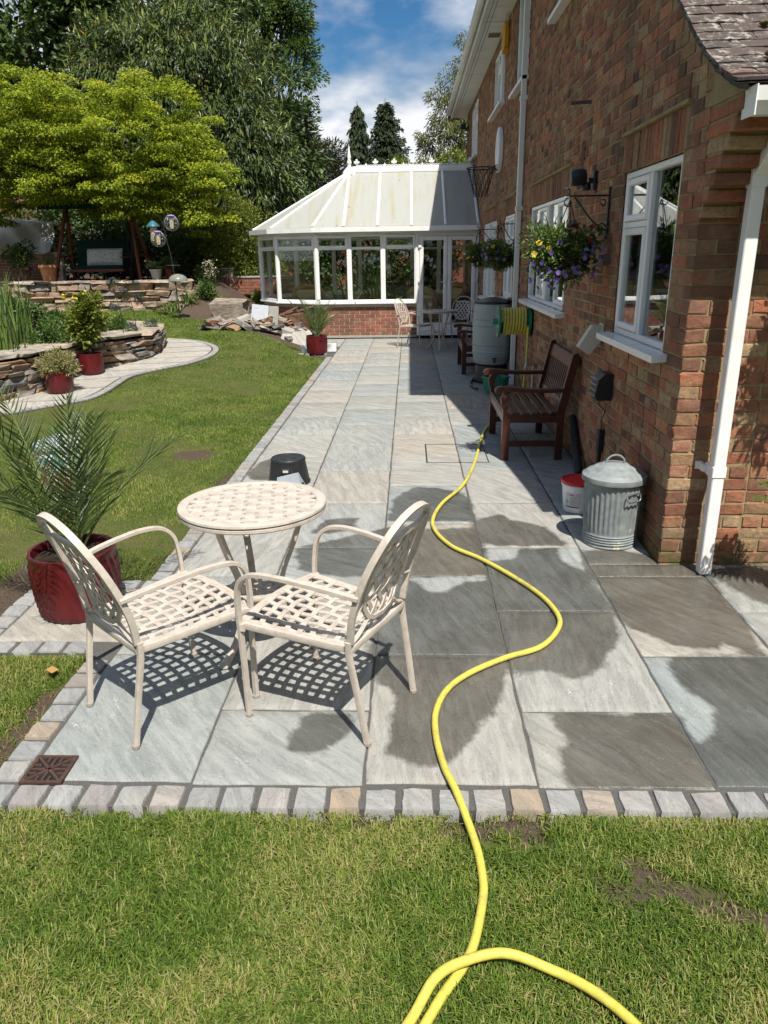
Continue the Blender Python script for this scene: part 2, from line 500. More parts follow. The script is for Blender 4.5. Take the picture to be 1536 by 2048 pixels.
# riven sandstone flags; 'wet' is where the hose has soaked the stone
def slabmat(name, pal, wet=True, pale=1.0):
    t = NT(name)
    P = t.pos(); r = t.objrand()
    c = t.ramp(r, pal)
    # riven bedding: streaks at an angle that differs from flag to flag
    ang = t.math('ADD', t.math('MULTIPLY', t.math('FRACT', t.math('MULTIPLY', r, 17.3)), 1.5), .25)
    rot = t.n('ShaderNodeVectorRotate', {'Vector': P, 'Angle': ang}, rotation_type='Z_AXIS')
    st = t.noise(t.vscale(rot.outputs[0], (1.6, 9, 1)), 2.2, 7, .62, .8)
    st2 = t.noise(t.vscale(rot.outputs[0], (4, 16, 1)), 4.5, 4, .6, 1.2)
    c = t.mix(t.rng(st, .38, .66), t.mix(.5, c, (.17, .17, .16)), t.mix(.35 * pale, c, (.47, .46, .43)))
    b = t.noise(P, 1.8, 3)
    c = t.mix(t.rng(b, .55, .8, 0, .5), c, t.mix(.6, c, (.42, .36, .27)))
    g = t.noise(P, 160, 3, .7)
    c = t.mix(t.rng(g, .35, .65, 0, .18), c, (.12, .12, .12))
    # thin pale ridge lines of the cleft face
    ln = t.math('ABSOLUTE', t.math('SUBTRACT', t.noise(t.vscale(rot.outputs[0], (2.2, 5.5, 1)), 3.0, 6, .62, 1.5), .5))
    line = t.rng(ln, .0, .014, 1, 0)
    c = t.mix(t.math('MULTIPLY', line, t.math('MULTIPLY', t.rng(st2, .40, .56), .8 * pale)), c, (.60, .59, .56))
    h = t.math('ADD', t.math('MULTIPLY', st, 1.0), t.math('ADD', t.math('MULTIPLY', st2, .35), t.math('MULTIPLY', line, .25)))
    rough = .82
    if wet:
        edge = t.math('ADD', t.math('MULTIPLY', t.math('SUBTRACT', t.noise(P, 8, 8, .66), .5), .36), t.math('ADD', t.math('MULTIPLY', t.math('SUBTRACT', st2, .5), .16), t.math('MULTIPLY', t.math('SUBTRACT', t.noise(P, 3.2, 3), .5), .45)))
        wm = t.rng(t.math('ADD', t.attr('wet'), edge), .42, .54)
        wm = t.math('MULTIPLY', wm, t.rng(t.noise(P, 2.6, 4), .25, .6, .78, 1.0))
        cw = t.mix(1.0, c, (.325, .315, .295), 'MULTIPLY')
        c = t.mix(wm, c, cw)
        rough = t.rng(wm, 0, 1, .82, .24)
    return t.pbr(c, rough, .35, 0, t.bump(h, .6, .014))
PAL = [(0, (.345, .34, .30)), (.2, (.265, .30, .29)), (.4, (.375, .355, .305)), (.55, (.29, .305, .28)), (.7, (.40, .345, .26)), (.85, (.25, .30, .295)), (1, (.36, .32, .25))]
M['slab'] = slabmat('riven_sandstone', PAL)
M['sett'] = slabmat('sandstone_sett', [(0, (.36, .36, .34)), (.2, (.27, .28, .275)), (.4, (.38, .365, .335)), (.55, (.33, .28, .255)), (.68, (.35, .355, .34)), (.8, (.30, .305, .30)), (.90, (.37, .27, .17)), (.93, (.33, .335, .325)), (1, (.24, .19, .16))], False, .35)
M['pathslab'] = slabmat('buff_sandstone', [(0, (.47, .42, .34)), (.5, (.43, .395, .33)), (1, (.49, .43, .345))], False)

def stonemat(name, pal, sc=7):
    t = NT(name)
    P = t.pos(); r = t.objrand()
    c = t.ramp(r, pal)
    n = t.noise(t.vscale(P, (1, 1, 3)), sc, 6, .65)
    c = t.mix(t.rng(n, .38, .64), t.mix(.7, c, (.07, .06, .05)), c)
    n2 = t.noise(P, sc * 3, 4)
    c = t.mix(t.rng(n2, .58, .7, 0, .35), c, (.40, .36, .30))
    return t.pbr(c, .9, .2, 0, t.bump(n, .6, .02))
M['stone'] = stonemat('tan_walling_stone', [(0, (.47, .34, .22)), (.3, (.40, .28, .19)), (.5, (.38, .24, .16)), (.7, (.44, .36, .27)), (.85, (.27, .24, .22)), (1, (.50, .38, .25))])
M['slate'] = stonemat('slate_walling_stone', [(0, (.20, .19, .18)), (.25, (.28, .25, .22)), (.45, (.16, .16, .17)), (.6, (.38, .22, .12)), (.72, (.26, .25, .24)), (.85, (.42, .26, .14)), (1, (.32, .29, .25))])
M['flag'] = stonemat('coping_flagstone', [(0, (.46, .40, .31)), (.5, (.38, .34, .29)), (1, (.48, .37, .26))], 4)

# glass: reflective, see-through
def glassmat(name, tint=(.93, .96, .94), ior=1.52, boost=1.0):
    t = NT(name)
    fc = t.n('ShaderNodeLayerWeight', {'Blend': .5}).outputs['Facing']
    f = t.math('MULTIPLY', t.math('ADD', t.math('MULTIPLY', t.math('POWER', fc, 5.0), .92), .042), boost, True)
    tr = t.n('ShaderNodeBsdfTransparent', {'Color': tint}); gl = t.n('ShaderNodeBsdfGlossy', {'Roughness': .0, 'Color': (.95, .97, 1.0)})
    x = t.n('ShaderNodeMixShader'); t.set(x.inputs[0], f)
    t.t.links.new(tr.outputs[0], x.inputs[1]); t.t.links.new(gl.outputs[0], x.inputs[2]); t.t.links.new(x.outputs[0], t.out.inputs[0])
    return t.m
M['glass'] = glassmat('window_glass', (.80, .84, .82), 1.52, 1.7)
M['glass_c'] = glassmat('clear_glass', (.95, .97, .96), 1.5, 1.0)
# milky polycarbonate roof sheets, algae streaks down the slope
t = NT('polycarbonate_sheet')
P = t.pos()
s1 = t.noise(t.vscale(P, (6, .5, .5)), 1.6, 4, .5)
c = t.mix(t.rng(s1, .5, .72), (.64, .645, .60), (.60, .57, .40))
sp = t.noise(P, 9, 2)
c = t.mix(t.rng(sp, .74, .77), c, (.1, .1, .09))
M['poly'] = t.pbr(c, .45, .4, 0, None, transl=.5)
M['rattan'] = simple('rattan', (.33, .22, .11), .7, .3, var=.3, scale=90, bump=.6)
# ------------------------------------------------------------------ ground
def terr(x, y):
    x = np.asarray(x, float); y = np.asarray(y, float)
    d = y - 9
    s = np.where(d > 1, d, np.where(d < -1, 0, (d + 1) ** 2 / 4))
    s = np.minimum(s, 10.0)
    z = .054 * s * sstep(-1.6, -3.2, x)
    bank = sstep(17.4, 19.6, y) * sstep(-3.9, -5.1, x)
    step = np.where(x < -5.35, (y > 18.93) * 1.0, bank)
    z = z + (1.17 - z) * step
    far = sstep(21.2, 26, y)
    z = z + (np.maximum(z, .9) - z) * far
    return z
PATIO = [(-1.50, 2.026), (2.9, 2.026), (2.9, 4.2), (1.52, 4.2), (1.52, 16.62), (-1.98, 16.62), (-1.98, 14.0), (-1.50, 13.5), (-1.50, 3.865), (-2.135, 3.865), (-2.135, 3.045), (-1.50, 3.045)]
PATH_OUT = [(-5.6, 8.0), (-4.861, 8.566), (-4.456, 9.018), (-4.136, 9.40), (-4.06, 9.85), (-4.07, 10.35), (-4.06, 10.85), (-3.85, 11.25), (-3.50, 11.72), (-3.29, 12.3), (-3.28, 12.9), (-3.45, 13.4), (-3.83, 13.88), (-4.25, 14.15), (-4.68, 14.25)]
POND = [(-7.0, 8.3), (-5.9, 8.75), (-5.25, 9.33), (-4.95, 9.95), (-4.93, 10.7), (-4.78, 11.4), (-4.42, 11.95), (-4.28, 12.45), (-4.36, 13.2), (-4.66, 14.05), (-5.3, 14.6), (-6.4, 14.9), (-8.0, 14.9)]
poly_pond = POND + [(-9.5, 14.9), (-9.5, 8.3)]
poly_path = PATH_OUT + POND[::-1][3:]
BED = [(-5.4, 17.3), (-4.46, 17.0), (-3.56, 15.75), (-3.08, 15.0), (-2.53, 14.66), (-2.17, 14.45), (-1.87, 13.75), (-1.48, 13.5), (-1.4, 30), (-5.4, 30)]
SOIL = [[(.06, 1.93), (.15, 2.01), (.38, 2.02), (.5, 1.99), (.47, 1.90), (.36, 1.87), (.28, 1.92), (.1, 1.90)],
        [(.50, 1.75), (.56, 1.69), (.66, 1.66), (.70, 1.70), (.62, 1.73), (.56, 1.77)],
        [(.62, 1.82), (.66, 1.71), (.76, 1.66), (.86, 1.62), (1.1, 1.52), (1.12, 1.60), (.95, 1.67), (.85, 1.72), (.74, 1.80), (.68, 1.85)],
        [(-2.25, 6.85), (-2.0, 6.95), (-1.83, 6.80), (-1.88, 6.62), (-2.1, 6.58), (-2.25, 6.7)],
        [(-3.6, 6.75), (-3.1, 6.85), (-3.0, 6.6), (-3.5, 6.5)],
        [(-2.4, 4.3), (-2.15, 4.4), (-2.1, 3.3), (-2.17, 3.2), (-2.35, 3.5)],
        [(-1.63, 5.95), (-1.50, 6.2), (-1.49, 5.7), (-1.58, 5.6)],
        [(-1.60, 2.75), (-1.50, 2.75), (-1.49, 2.05), (-1.62, 2.05)],
        [(-.40, 2.01), (-.05, 2.01), (-.1, 1.93), (-.33, 1.95)], [(-1.5, 2.01), (-.75, 2.02), (-.8, 1.985), (-1.5, 1.98)]]
def soilfield(x, y):
    s = np.full(np.shape(x), -9.)
    for p in SOIL: s = np.maximum(s, polydist(x, y, p))
    s = np.maximum(s, polydist(x, y, BED) * 3)
    s = np.maximum(s, (np.asarray(y) - 19.0) * 2)
    s = np.maximum(s, polydist(x, y, poly_pond))
    return s
gx = np.unique(np.concatenate([np.linspace(-400, -12, 20), np.linspace(-12, -2.6, 64), np.linspace(-2.6, 2.6, 150), np.linspace(2.6, 400, 20), [-5.36, -5.34]]))
gy = np.unique(np.concatenate([np.linspace(-60, .6, 12), np.linspace(.6, 4.6, 130), np.linspace(4.6, 8, 50), np.linspace(8, 24, 90), np.linspace(24, 500, 24), [18.92, 18.94]]))
GX, GY = np.meshgrid(gx, gy)
GZ = -.026 + terr(GX, GY) + (vnoise(GX, GY, 6, 3) - .5) * .012 * (np.abs(GX) < 12) + (vnoise(GX, GY, 1.3, 5) - .5) * .02 * (GY > 4) 
GZ = np.where(inpoly(GX, GY, PATIO), -.06, GZ)
nx, ny = len(gx), len(gy)
I = np.arange(nx * ny).reshape(ny, nx)
F = np.stack([I[:-1, :-1], I[:-1, 1:], I[1:, 1:], I[1:, :-1]], -1).reshape(-1, 4)
t = NT('lawn_soil')
P = t.pos()
f = t.noise(P, 90, 4, .7); f2 = t.noise(P, 5, 4)
th = t.mix(t.rng(f2, .35, .65), (.08, .11, .025), (.13, .125, .045))
th = t.mix(t.rng(f, .35, .65), t.mix(.5, th, (.03, .025, .012)), th)
so_ = t.mix(t.rng(f, .3, .7), (.050, .036, .026), (.13, .095, .07))
sm = t.rng(t.math('ADD', t.attr('soil'), t.math('MULTIPLY', t.math('SUBTRACT', t.noise(P, 22, 4), .5), .12)), -.03, .03)
mat = t.pbr(t.mix(sm, th, so_), .95, .1, 0, t.bump(f, .9, .012))
me = npmesh('ground', np.stack([GX, GY, GZ], -1).reshape(-1, 3), F, True, mat, {'soil': np.clip(soilfield(GX, GY), -1, 1).ravel()})
tag(link('ground', me), kind='structure')
def gz(x, y): return float(terr(x, y)) - .026

# grass blades
def blades(x, y, z, L, W, lean, tint, seg2):
    n = len(x)
    a = rng.uniform(0, 2 * np.pi, n)
    d = np.stack([np.cos(a), np.sin(a)], -1)
    sd = np.stack([-d[:, 1], d[:, 0]], -1)
    B = np.stack([x, y, z], -1)
    hw = (W / 2)[:, None]
    def P3(xy, zz): return np.concatenate([B[:, :2] + xy, (B[:, 2] + zz)[:, None]], -1)
    b0 = P3(-sd * hw, 0 * x - .004); b1 = P3(sd * hw, 0 * x - .004)
    up = np.cos(lean); out = np.sin(lean)
    tip = P3(d * (L * out)[:, None], L * up)
    if not seg2:
        V = np.stack([b0, b1, tip], 1).reshape(-1, 3)
        F = np.arange(3 * n).reshape(-1, 3)
        return V, F, np.repeat(tint, 3)
    lm = lean * .55
    m0 = P3(d * (L * .55 * np.sin(lm))[:, None] - sd * hw * .8, L * .55 * np.cos(lm)); m1 = P3(d * (L * .55 * np.sin(lm))[:, None] + sd * hw * .8, L * .55 * np.cos(lm))
    V = np.stack([b0, b1, m1, m0, tip], 1).reshape(-1, 3)
    k = np.arange(n)[:, None] * 5
    F = np.concatenate([k + [0, 1, 2], k + [0, 2, 3], k + [3, 2, 4]], 0)
    return V, F, np.repeat(tint, 5)
def grass(zone, dens, L, W, seg2, lean=(.2, 1.2), tuft=.5):
    x0, x1, y0, y1 = zone
    n = int((x1 - x0) * (y1 - y0) * dens)
    x = rng.uniform(x0, x1, n); y = rng.uniform(y0, y1, n)
    # gather into tufts
    k = rng.random(n) < tuft
    cs = .035
    cx = (np.floor(x / cs) + .5 + rng.normal(0, .35, n)) * cs; cy = (np.floor(y / cs) + .5 + rng.normal(0, .35, n)) * cs
    x = np.where(k, cx, x); y = np.where(k, cy, y)
    ok = ~inpoly(x, y, PATIO) & ~inpoly(x, y, poly_path) & ~inpoly(x, y, poly_pond)
    s = soilfield(x, y) + (vnoise(x, y, 25, 9) - .5) * .10
    ok &= (s < -.005) | ((s < .06) & (rng.random(n) < .12))
    # thin, worn places
    worn = vnoise(x, y, 1.7, 2) * .6 + vnoise(x, y, 5, 4) * .4
    ok &= rng.random(n) < np.clip(1.35 - worn * .75, .25, 1)
    x, y, worn = x[ok], y[ok], worn[ok]
    n = len(x)
    z = terr(x, y) - .026
    p = vnoise(x, y, 3.2, 7) * .45 + vnoise(x, y, 11, 8) * .3 + .25 * worn
    dry = (rng.random(n) < np.clip((p - .36) * 1.7, .05, .42) * (1 - .72 * sstep(3.2, 7.5, y)))
    tint = np.where(dry, rng.uniform(.62, 1, n), np.clip(rng.normal(.29, 1.0, n) * 0 + .28 + rng.normal(0, 1, n) * np.where(y > 3.2, .13, .19) + (p - .5) * .6, 0, .6))
    hs = .6 + .8 * vnoise(x, y, 4, 6)
    near = np.clip(np.abs(polydist(x, y, PATIO)) / .05, .6, 1)
    Lb = rng.uniform(L * .5, L * 1.3, n) * hs * near
    return blades(x, y, z, Lb, rng.uniform(W * .7, W * 1.3, n), rng.uniform(*lean, n), tint, seg2)
parts = [grass((-1.9, 1.75, 1.12, 2.02), 46000, .040, .0036, True, (.35, 1.42)),
         grass((-2.6, -1.5, 1.9, 3.06), 34000, .034, .0034, True, (.35, 1.42)),
         grass((-4.6, -1.5, 3.0, 7.0), 17000, .023, .0044, False, (.2, 1.2)),
         grass((-6.2, -1.5, 7.0, 11.0), 8500, .023, .0066, False, (.2, 1.1)),
         grass((-7.4, -1.5, 11.0, 19.0), 3600, .027, .011, False, (.2, 1.0)),
         grass((-12, -5, 14.6, 19.0), 1200, .05, .016, False, (.2, 1.0))]
vo, Vs, Fs, Ts = 0, [], [], []
for V, F, T in parts:
    Vs.append(V); Fs.append(F + vo); Ts.append(T); vo += len(V)
mat = leafmat('grass_blade', [(0, (.075, .135, .02)), (.3, (.16, .245, .034)), (.55, (.265, .33, .06)), (.64, (.36, .345, .10)), (1, (.44, .38, .17))], .5, .3, .42)
me = npmesh('lawn_grass', np.concatenate(Vs), np.concatenate(Fs), False, mat, {'tint': np.concatenate(Ts)})
tag(link('lawn_grass', me), 'short green lawn grass with worn straw coloured patches', 'grass', kind='stuff')

# ------------------------------------------------------------------ patio: bed, flags, setts
b = MB()
b.prism(PATIO, -.05, -.007)
patio = b.build('patio', M['joint'])
tag(patio, kind='structure')
WET = [[(-0.45, 2.39), (-0.41, 2.54), (-0.33, 2.57), (-0.2, 2.56), (-0.25, 2.42), (-0.32, 2.3), (-0.39, 2.29), (-0.46, 2.33)], [(-0.16, 3.02), (0.44, 3.03), (0.37, 2.67), (0.27, 2.49), (0.2, 2.34), (0.11, 2.25), (-0.0, 2.25), (-0.08, 2.33), (-0.09, 2.52), (-0.07, 2.7), (-0.14, 2.78)], [(-0.2, 3.0), (0.48, 3.0), (0.48, 3.87), (0.29, 3.83), (0.19, 3.7), (0.11, 3.7), (0.03, 3.83), (-0.2, 3.9)], [(-0.2, 3.9), (0.48, 3.92), (0.47, 4.74), (0.17, 4.67), (-0.07, 4.77), (-0.73, 4.34), (-0.65, 4.01), (-0.52, 3.95)], [(-0.14, 4.87), (0.47, 4.84), (0.46, 5.31), (0.41, 5.49), (0.24, 5.59), (0.04, 5.63), (-0.13, 5.32)], [(0.42, 4.87), (0.64, 4.99), (0.69, 4.87), (0.91, 4.72), (1.01, 4.38), (0.76, 4.4), (0.54, 4.38), (0.42, 4.44)], [(0.42, 4.12), (0.63, 4.16), (0.69, 4.33), (0.9, 4.33), (0.94, 4.08), (1.01, 3.94), (1.04, 3.74), (1.04, 3.44), (0.42, 3.44), (0.42, 3.94)], [(0.42, 3.5), (1.03, 3.5), (1.01, 3.23), (0.94, 3.08), (0.82, 2.91), (0.69, 2.82), (0.6, 2.91), (0.48, 2.88), (0.42, 2.9)], [(1.03, 3.92), (1.68, 3.92), (1.68, 3.61), (1.63, 3.14), (1.58, 3.05), (1.48, 3.16), (1.43, 3.09), (1.26, 3.13), (1.15, 3.23), (1.07, 3.36), (1.04, 3.49)], [(1.04, 4.33), (1.3, 4.31), (1.46, 4.23), (1.68, 4.04), (1.68, 3.88), (1.04, 3.88)], [(0.53, 2.58), (1.06, 2.58), (1.07, 2.13), (0.54, 2.13), (0.54, 2.26), (0.52, 2.34), (0.59, 2.4), (0.56, 2.53)], [(1.18, 3.03), (1.61, 3.04), (1.75, 2.92), (1.38, 2.12), (1.04, 2.12), (1.06, 2.35), (1.19, 2.47), (1.22, 2.64), (1.16, 2.75), (1.15, 2.91)], [(1.70, 4.01), (2.21, 4.1), (1.97, 3.44), (1.79, 3.67)], [(-1.38, 6.05), (-1.34, 6.4), (-1.25, 6.52), (-1.13, 5.85), (-1.32, 5.86)], [(-0.67, 4.63), (-0.56, 4.87), (-0.35, 4.93), (-0.4, 4.68), (-0.56, 4.58)]]
def wetfield(X, Y):
    s = np.full(np.shape(X), -9.)
    for p in WET: s = np.maximum(s, polydist(X, Y, p))
    return np.clip(.5 + s * 4.0, 0, 1)
def slab(x0, x1, y0, y1, near, seed, mat=None, name='paving_slab', parent=None, z=0.0, th=.035):
    r = np.random.default_rng(seed)
    w_, l_ = x1 - x0, y1 - y0
    if near: nxs, nys = max(4, int(w_ / .045)), max(4, int(l_ / .045))
    else: nxs, nys = 3, 3
    u = np.linspace(0, 1, nxs + 1); v = np.linspace(0, 1, nys + 1)
    # extra rows for a soft arris
    e = .006
    u = np.unique(np.concatenate([u, [e / w_, 1 - e / w_]])); v = np.unique(np.concatenate([v, [e / l_, 1 - e / l_]]))
    U, Vv = np.meshgrid(u, v)
    X = x0 + U * w_; Y = y0 + Vv * l_
    # wavering hand-cut edges
    o = r.uniform(0, 50, 4)
    X = X + (1 - U) * (vnoise(Y + o[0], o[0], 14) - .5) * .008 * (U < .02) + (U > .98) * (vnoise(Y + o[1], o[1], 14) - .5) * .008
    Y = Y + (Vv < .02) * (vnoise(X + o[2], o[2], 14) - .5) * .008 + (Vv > .98) * (vnoise(X + o[3], o[3], 14) - .5) * .008
    edge = np.minimum(np.minimum(U * w_, (1 - U) * w_), np.minimum(Vv * l_, (1 - Vv) * l_))
    Z = z + (vnoise(X, Y, 9, seed) - .5) * .0035 + (vnoise(X, Y, 3, seed + 1) - .5) * .003 - .0035 * (edge < 1e-4)
    nx_, ny_ = len(u), len(v)
    I = np.arange(nx_ * ny_).reshape(ny_, nx_)
    F = [np.stack([I[:-1, :-1], I[:-1, 1:], I[1:, 1:], I[1:, :-1]], -1).reshape(-1, 4)]
    top = np.stack([X, Y, Z], -1).reshape(-1, 3)
    ring = np.concatenate([I[0, :], I[1:, -1], I[-1, ::-1][1:], I[::-1, 0][1:-1]])
    low = top[ring].copy(); low[:, 2] = z - th
    k = len(top) + np.arange(len(ring))
    F.append(np.stack([ring, k, np.roll(k, -1), np.roll(ring, -1)], -1))
    V = np.concatenate([top, low])
    cx, cy = (x0 + x1) / 2, (y0 + y1) / 2
    at = {}
    if near: at['wet'] = np.concatenate([wetfield(top[:, 0], top[:, 1]), np.zeros(len(ring))])
    V = V - np.array([cx, cy, 0])
    me = npmesh(name, V, np.concatenate(F), True, mat or M['slab'], at)
    ob = link(name, me, parent if parent is not None else patio)
    ob.location = (cx, cy, r.uniform(-.0015, .0015))
    ob.rotation_euler = (r.normal(0, .0012), r.normal(0, .0012), 0)
    return ob
XJ = [-1.386 + .61 * k for k in range(8)]
g2 = .0055
sd = 100
for c in range(7):
    x0, x1 = XJ[c] + g2, XJ[c + 1] - g2
    y = 2.147 if c % 2 == 0 else 2.147 - .4405
    while y < 16.5:
        a, e = max(y, 2.135) + g2, min(y + .885, 16.53) - g2
        y += .885
        if c >= 5 and a > 4.2: break
        if c >= 4:
            if a > 4.085 and c == 5: continue
        if e - a < .08: continue
        xx1 = x1
        if c == 4 and e > 4.13:
            if a < 4.085:
                slab(x0, x1, a, 4.088, True, sd); sd += 1
                slab(x0, 1.458, 4.094, e, True, sd); sd += 1
                continue
            xx1 = 1.458
        if c in (5, 6): e = min(e, 4.085)
        if e - a < .05: continue
        sd += 1
        slab(x0, xx1, a, e, a < 7.4, sd)
# bay with the potted palm, cuts beside the conservatory
slab(-2.022, -1.392, 3.155, 3.745, True, 401)
slab(-1.97, -1.396, 15.2, 16.0, False, 402); slab(-1.97, -1.396, 16.01, 16.52, False, 403); slab(-1.95, -1.52, 14.4, 15.19, False, 404)
# setts
def sett_mesh(k):
    r = np.random.default_rng(900 + k)
    b = MB()
    h = .05
    n = 12
    ring = []
    for i in range(4 * 3):
        s_, q = divmod(i, 3)
        a = (q / 3) * 2 - 1
        p = [(a, -1), (1, a), (-a, 1), (-1, -a)][s_]
        cr = .975 if q == 0 else 1
        ring.append(((p[0] * cr + r.normal(0, .03)) * h, (p[1] * cr + r.normal(0, .03)) * h))
    lo = [b.av((x * 1.03, y * 1.03, -.06)) for x, y in ring]
    mi = [b.av((x * 1.02, y * 1.02, -.009)) for x, y in ring]
    to = [b.av((x * .955, y * .955, r.normal(0, .0012))) for x, y in ring]
    ce = b.av((0, 0, .002))
    for A, B in ((lo, mi), (mi, to)):
        for i in range(n): b.f.append([A[i], A[(i + 1) % n], B[(i + 1) % n], B[i]])
    for i in range(n): b.f.append([to[i], to[(i + 1) % n], ce])
    o = b.build('paving_sett', M['sett'], patio, smooth=True, auto=50)
    me = o.data
    bpy.data.objects.remove(o)
    return me
SETTS = [sett_mesh(k) for k in range(8)]
def sett(x, y, rz=0, sx=1, sy=1):
    o = link('paving_sett', random.choice(SETTS), patio)
    o.location = (x + random.gauss(0, .002), y + random.gauss(0, .002), .001 + random.gauss(0, .0015))
    o.rotation_euler = (random.gauss(0, .01), random.gauss(0, .01), rz + random.choice((0, math.pi / 2, math.pi)) + random.gauss(0, .02))
    o.scale = (sx * 1.03, sy * 1.03, 1 + random.gauss(0, .1))
x = -1.447
while x < 2.85: sett(x, 2.071); x += .1225
y = 2.195
while y < 3.04: sett(-1.447, y); y += .1225
x = -2.083
while x < -1.5: sett(x, 3.098); x += .1235
y = 3.22
while y < 3.75: sett(-2.083, y); y += .1235
x = -2.083
while x < -1.44: sett(x, 3.81); x += .1235
y = 3.935
while y < 13.6: sett(-1.447, y); y += .1225

# rusty gully grate, recessed cover trims
b = MB()
gxx, gyy, hs_ = -1.310, 2.200, .076
for (x0, y0, x1, y1) in ((-hs_, -hs_, hs_, -hs_ + .012), (-hs_, hs_ - .012, hs_, hs_), (-hs_, -hs_ + .012, -hs_ + .012, hs_ - .012), (hs_ - .012, -hs_ + .012, hs_, hs_ - .012)):
    b.box((x0, y0, -.01), (x1, y1, .0))
gully = b.build('drain_grate', M['rust'], loc=(gxx, gyy, .009))
tag(gully, 'rusty square drain grate set in corner of the paving', 'drain grate')
b = MB(); b.box((-hs_ + .004, -hs_ + .004, -.012), (hs_ - .004, hs_ - .004, -.0075)); b.build('drain_well', M['black'], gully)
for s1 in (45, 135):
    b = MB(); a = R(s1); b.bar((-math.cos(a) * .095, -math.sin(a) * .095, -.004), (math.cos(a) * .095, math.sin(a) * .095, -.004), .010, .007); b.build('diagonal_bar', M['rust'], gully)
for q in range(4):
    for k in range(-2, 3):
        b = MB(); c0 = abs(k) * .022 + .016
        b.bar((k * .022, -.066, -.0045), (k * .022, -c0, -.0045), .009, .006)
        b.build('grate_slat', M['rust'], gully, rot=(0, 0, q * math.pi / 2))
mh = empty('manhole_cover', (.42, 6.69, 0), 0, 'recessed manhole cover with thin dark edges inlaid in the paving', 'manhole cover')
for (x0, y0, x1, y1) in ((-.275, .33, .04, .338), (-.275, -.33, -.262, .33), (-.275, -.338, .28, -.33), (.272, -.33, .28, .33)):
    b = MB(); b.box((x0, y0, .0005), (x1, y1, .0035)); b.build('edge_trim', M['black'], mh)

# ------------------------------------------------------------------ house
XW, YN = 1.467, 4.10
house = empty('brick_house', (XW, YN, 0), 0, 'two storey old brick house with white windows along the patio', 'house')
HI = Matrix.Translation((-XW, -YN, 0))
def hb():
    b = MB(); b.M = HI.copy(); return b
VERGE = [(3.66, 2.40), (3.80, 2.46), (4.0, 2.56), (4.25, 2.71), (4.6, 2.97), (6.75, 4.93), (6.8, 4.985), (40, 4.985)]
def zv(y): return float(np.interp(y, [p[0] for p in VERGE], [p[1] for p in VERGE]))
# openings: y0,y1,z0,z1, soldier course above?
OPEN = {'w1': (4.45, 5.58, 1.19, 2.245, 1), 'w2': (7.43, 9.74, 1.195, 2.25, 1), 'w4': (11.2, 12.32, 1.08, 2.26, 1), 'w3': (13.42, 15.62, .93, 2.255, 1),
        'ua': (7.15, 8.57, 3.94, 4.985, 0), 'ub': (10.5, 11.62, 3.80, 4.985, 0), 'uc': (13.0, 14.57, 3.95, 4.83, 0), 'ud': (17.75, 19.4, 3.75, 4.83, 0)}
RES = [(o[0], o[1], o[2], o[3]) for o in OPEN.values()] + [(o[0] - .06, o[1] + .06, o[3], o[3] + .225) for o in OPEN.values() if o[4]]
YF = 21.0
# mortar backing with the openings left out
ys = sorted({4.1, 6.8, YF} | {v for o in OPEN.values() for v in o[:2]})
zs = sorted({-.06, 4.985} | {v for o in OPEN.values() for v in o[2:4]})
b = hb()
def clipz(poly):
    o = []
    for i in range(len(poly)):
        p, q = poly[i], poly[(i + 1) % len(poly)]
        dp, dq = zv(p[0]) - p[1], zv(q[0]) - q[1]
        if dp >= -1e-6: o.append(p)
        if (dp > 0) != (dq > 0) and abs(dp - dq) > 1e-9:
            k = dp / (dp - dq); o.append((p[0] + (q[0] - p[0]) * k, p[1] + (q[1] - p[1]) * k))
    return o
ysf = sorted(set(ys) | {4.25, 4.45, 4.6, 5.0, 5.6, 6.2, 6.75})
for y0, y1 in zip(ysf, ysf[1:]):
    for z0, z1 in zip(zs, zs[1:]):
        yc, zc = (y0 + y1) / 2, (z0 + z1) / 2
        if any(o[0] < yc < o[1] and o[2] < zc < o[3] for o in OPEN.values()): continue
        pl = clipz([(y0, z0), (y1, z0), (y1, z1), (y0, z1)])
        if len(pl) > 2: b.poly([(XW + .006, p[0], p[1]) for p in pl])
b.quad((XW + .006, 4.106, -.06), (6.5, 4.106, -.06), (6.5, 4.106, 2.5), (XW + .006, 4.106, 2.5))
b.quad((XW + .006, YF, -.06), (6.5, YF, -.06), (6.5, YF, 5), (XW + .006, YF, 5))
wall = b.build('wall', M['mortar'], house)
# bricks
rb = np.random.default_rng(5)
Bk = []      # (wall 'S'/'N', start, length, z, depth, isheader)
CH = .075
def segs(a, e, z0, z1):
    out_ = [(a, e)]
    for (o0, o1, p0, p1) in RES:
        if p0 < z1 - .004 and p1 > z0 + .004:
            n_ = []
            for (s, q) in out_:
                if o1 <= s or o0 >= q: n_.append((s, q)); continue
                if o0 - s > .02: n_.append((s, o0 - .004))
                if q - o1 > .02: n_.append((o1 + .004, q))
            out_ = n_
    return out_
for j in range(-1, 67):
    z0 = j * CH + .005; z1 = z0 + .065
    hd = j % 2
    ln, pt = (.1025, .1125) if hd else (.215, .225)
    # return at the corner belongs to the near wall
    s = YN + (.215 if hd else .1025) + .01
    y = s
    while y < YF:
        for (a, e) in segs(y, min(y + ln, YF), z0, z1):
            if z1 < zv(a) - .03 and z1 < zv(e) - .03 and e - a > .03: Bk.append(['S', a, e - a, z0, .034, hd])
        y += pt
    if z1 < 2.42:
        x = XW
        k = 0
        while x < 4.6:
            dep = (.215 if hd else .1025) if k == 0 else .034
            Bk.append(['N', x, ln, z0, dep, hd]); x += pt; k += 1
    elif z0 < zv(YN) - .05:
        Bk.append(['S', YN, .1, z0, .034, 1])
SOLD = []
for o in OPEN.values():
    if o[4]:
        y = o[0] - .055
        while y < o[1] + .03:
            SOLD.append(['S', y, .065, o[3] + .005, .034, 2]); y += .075
Bk += SOLD
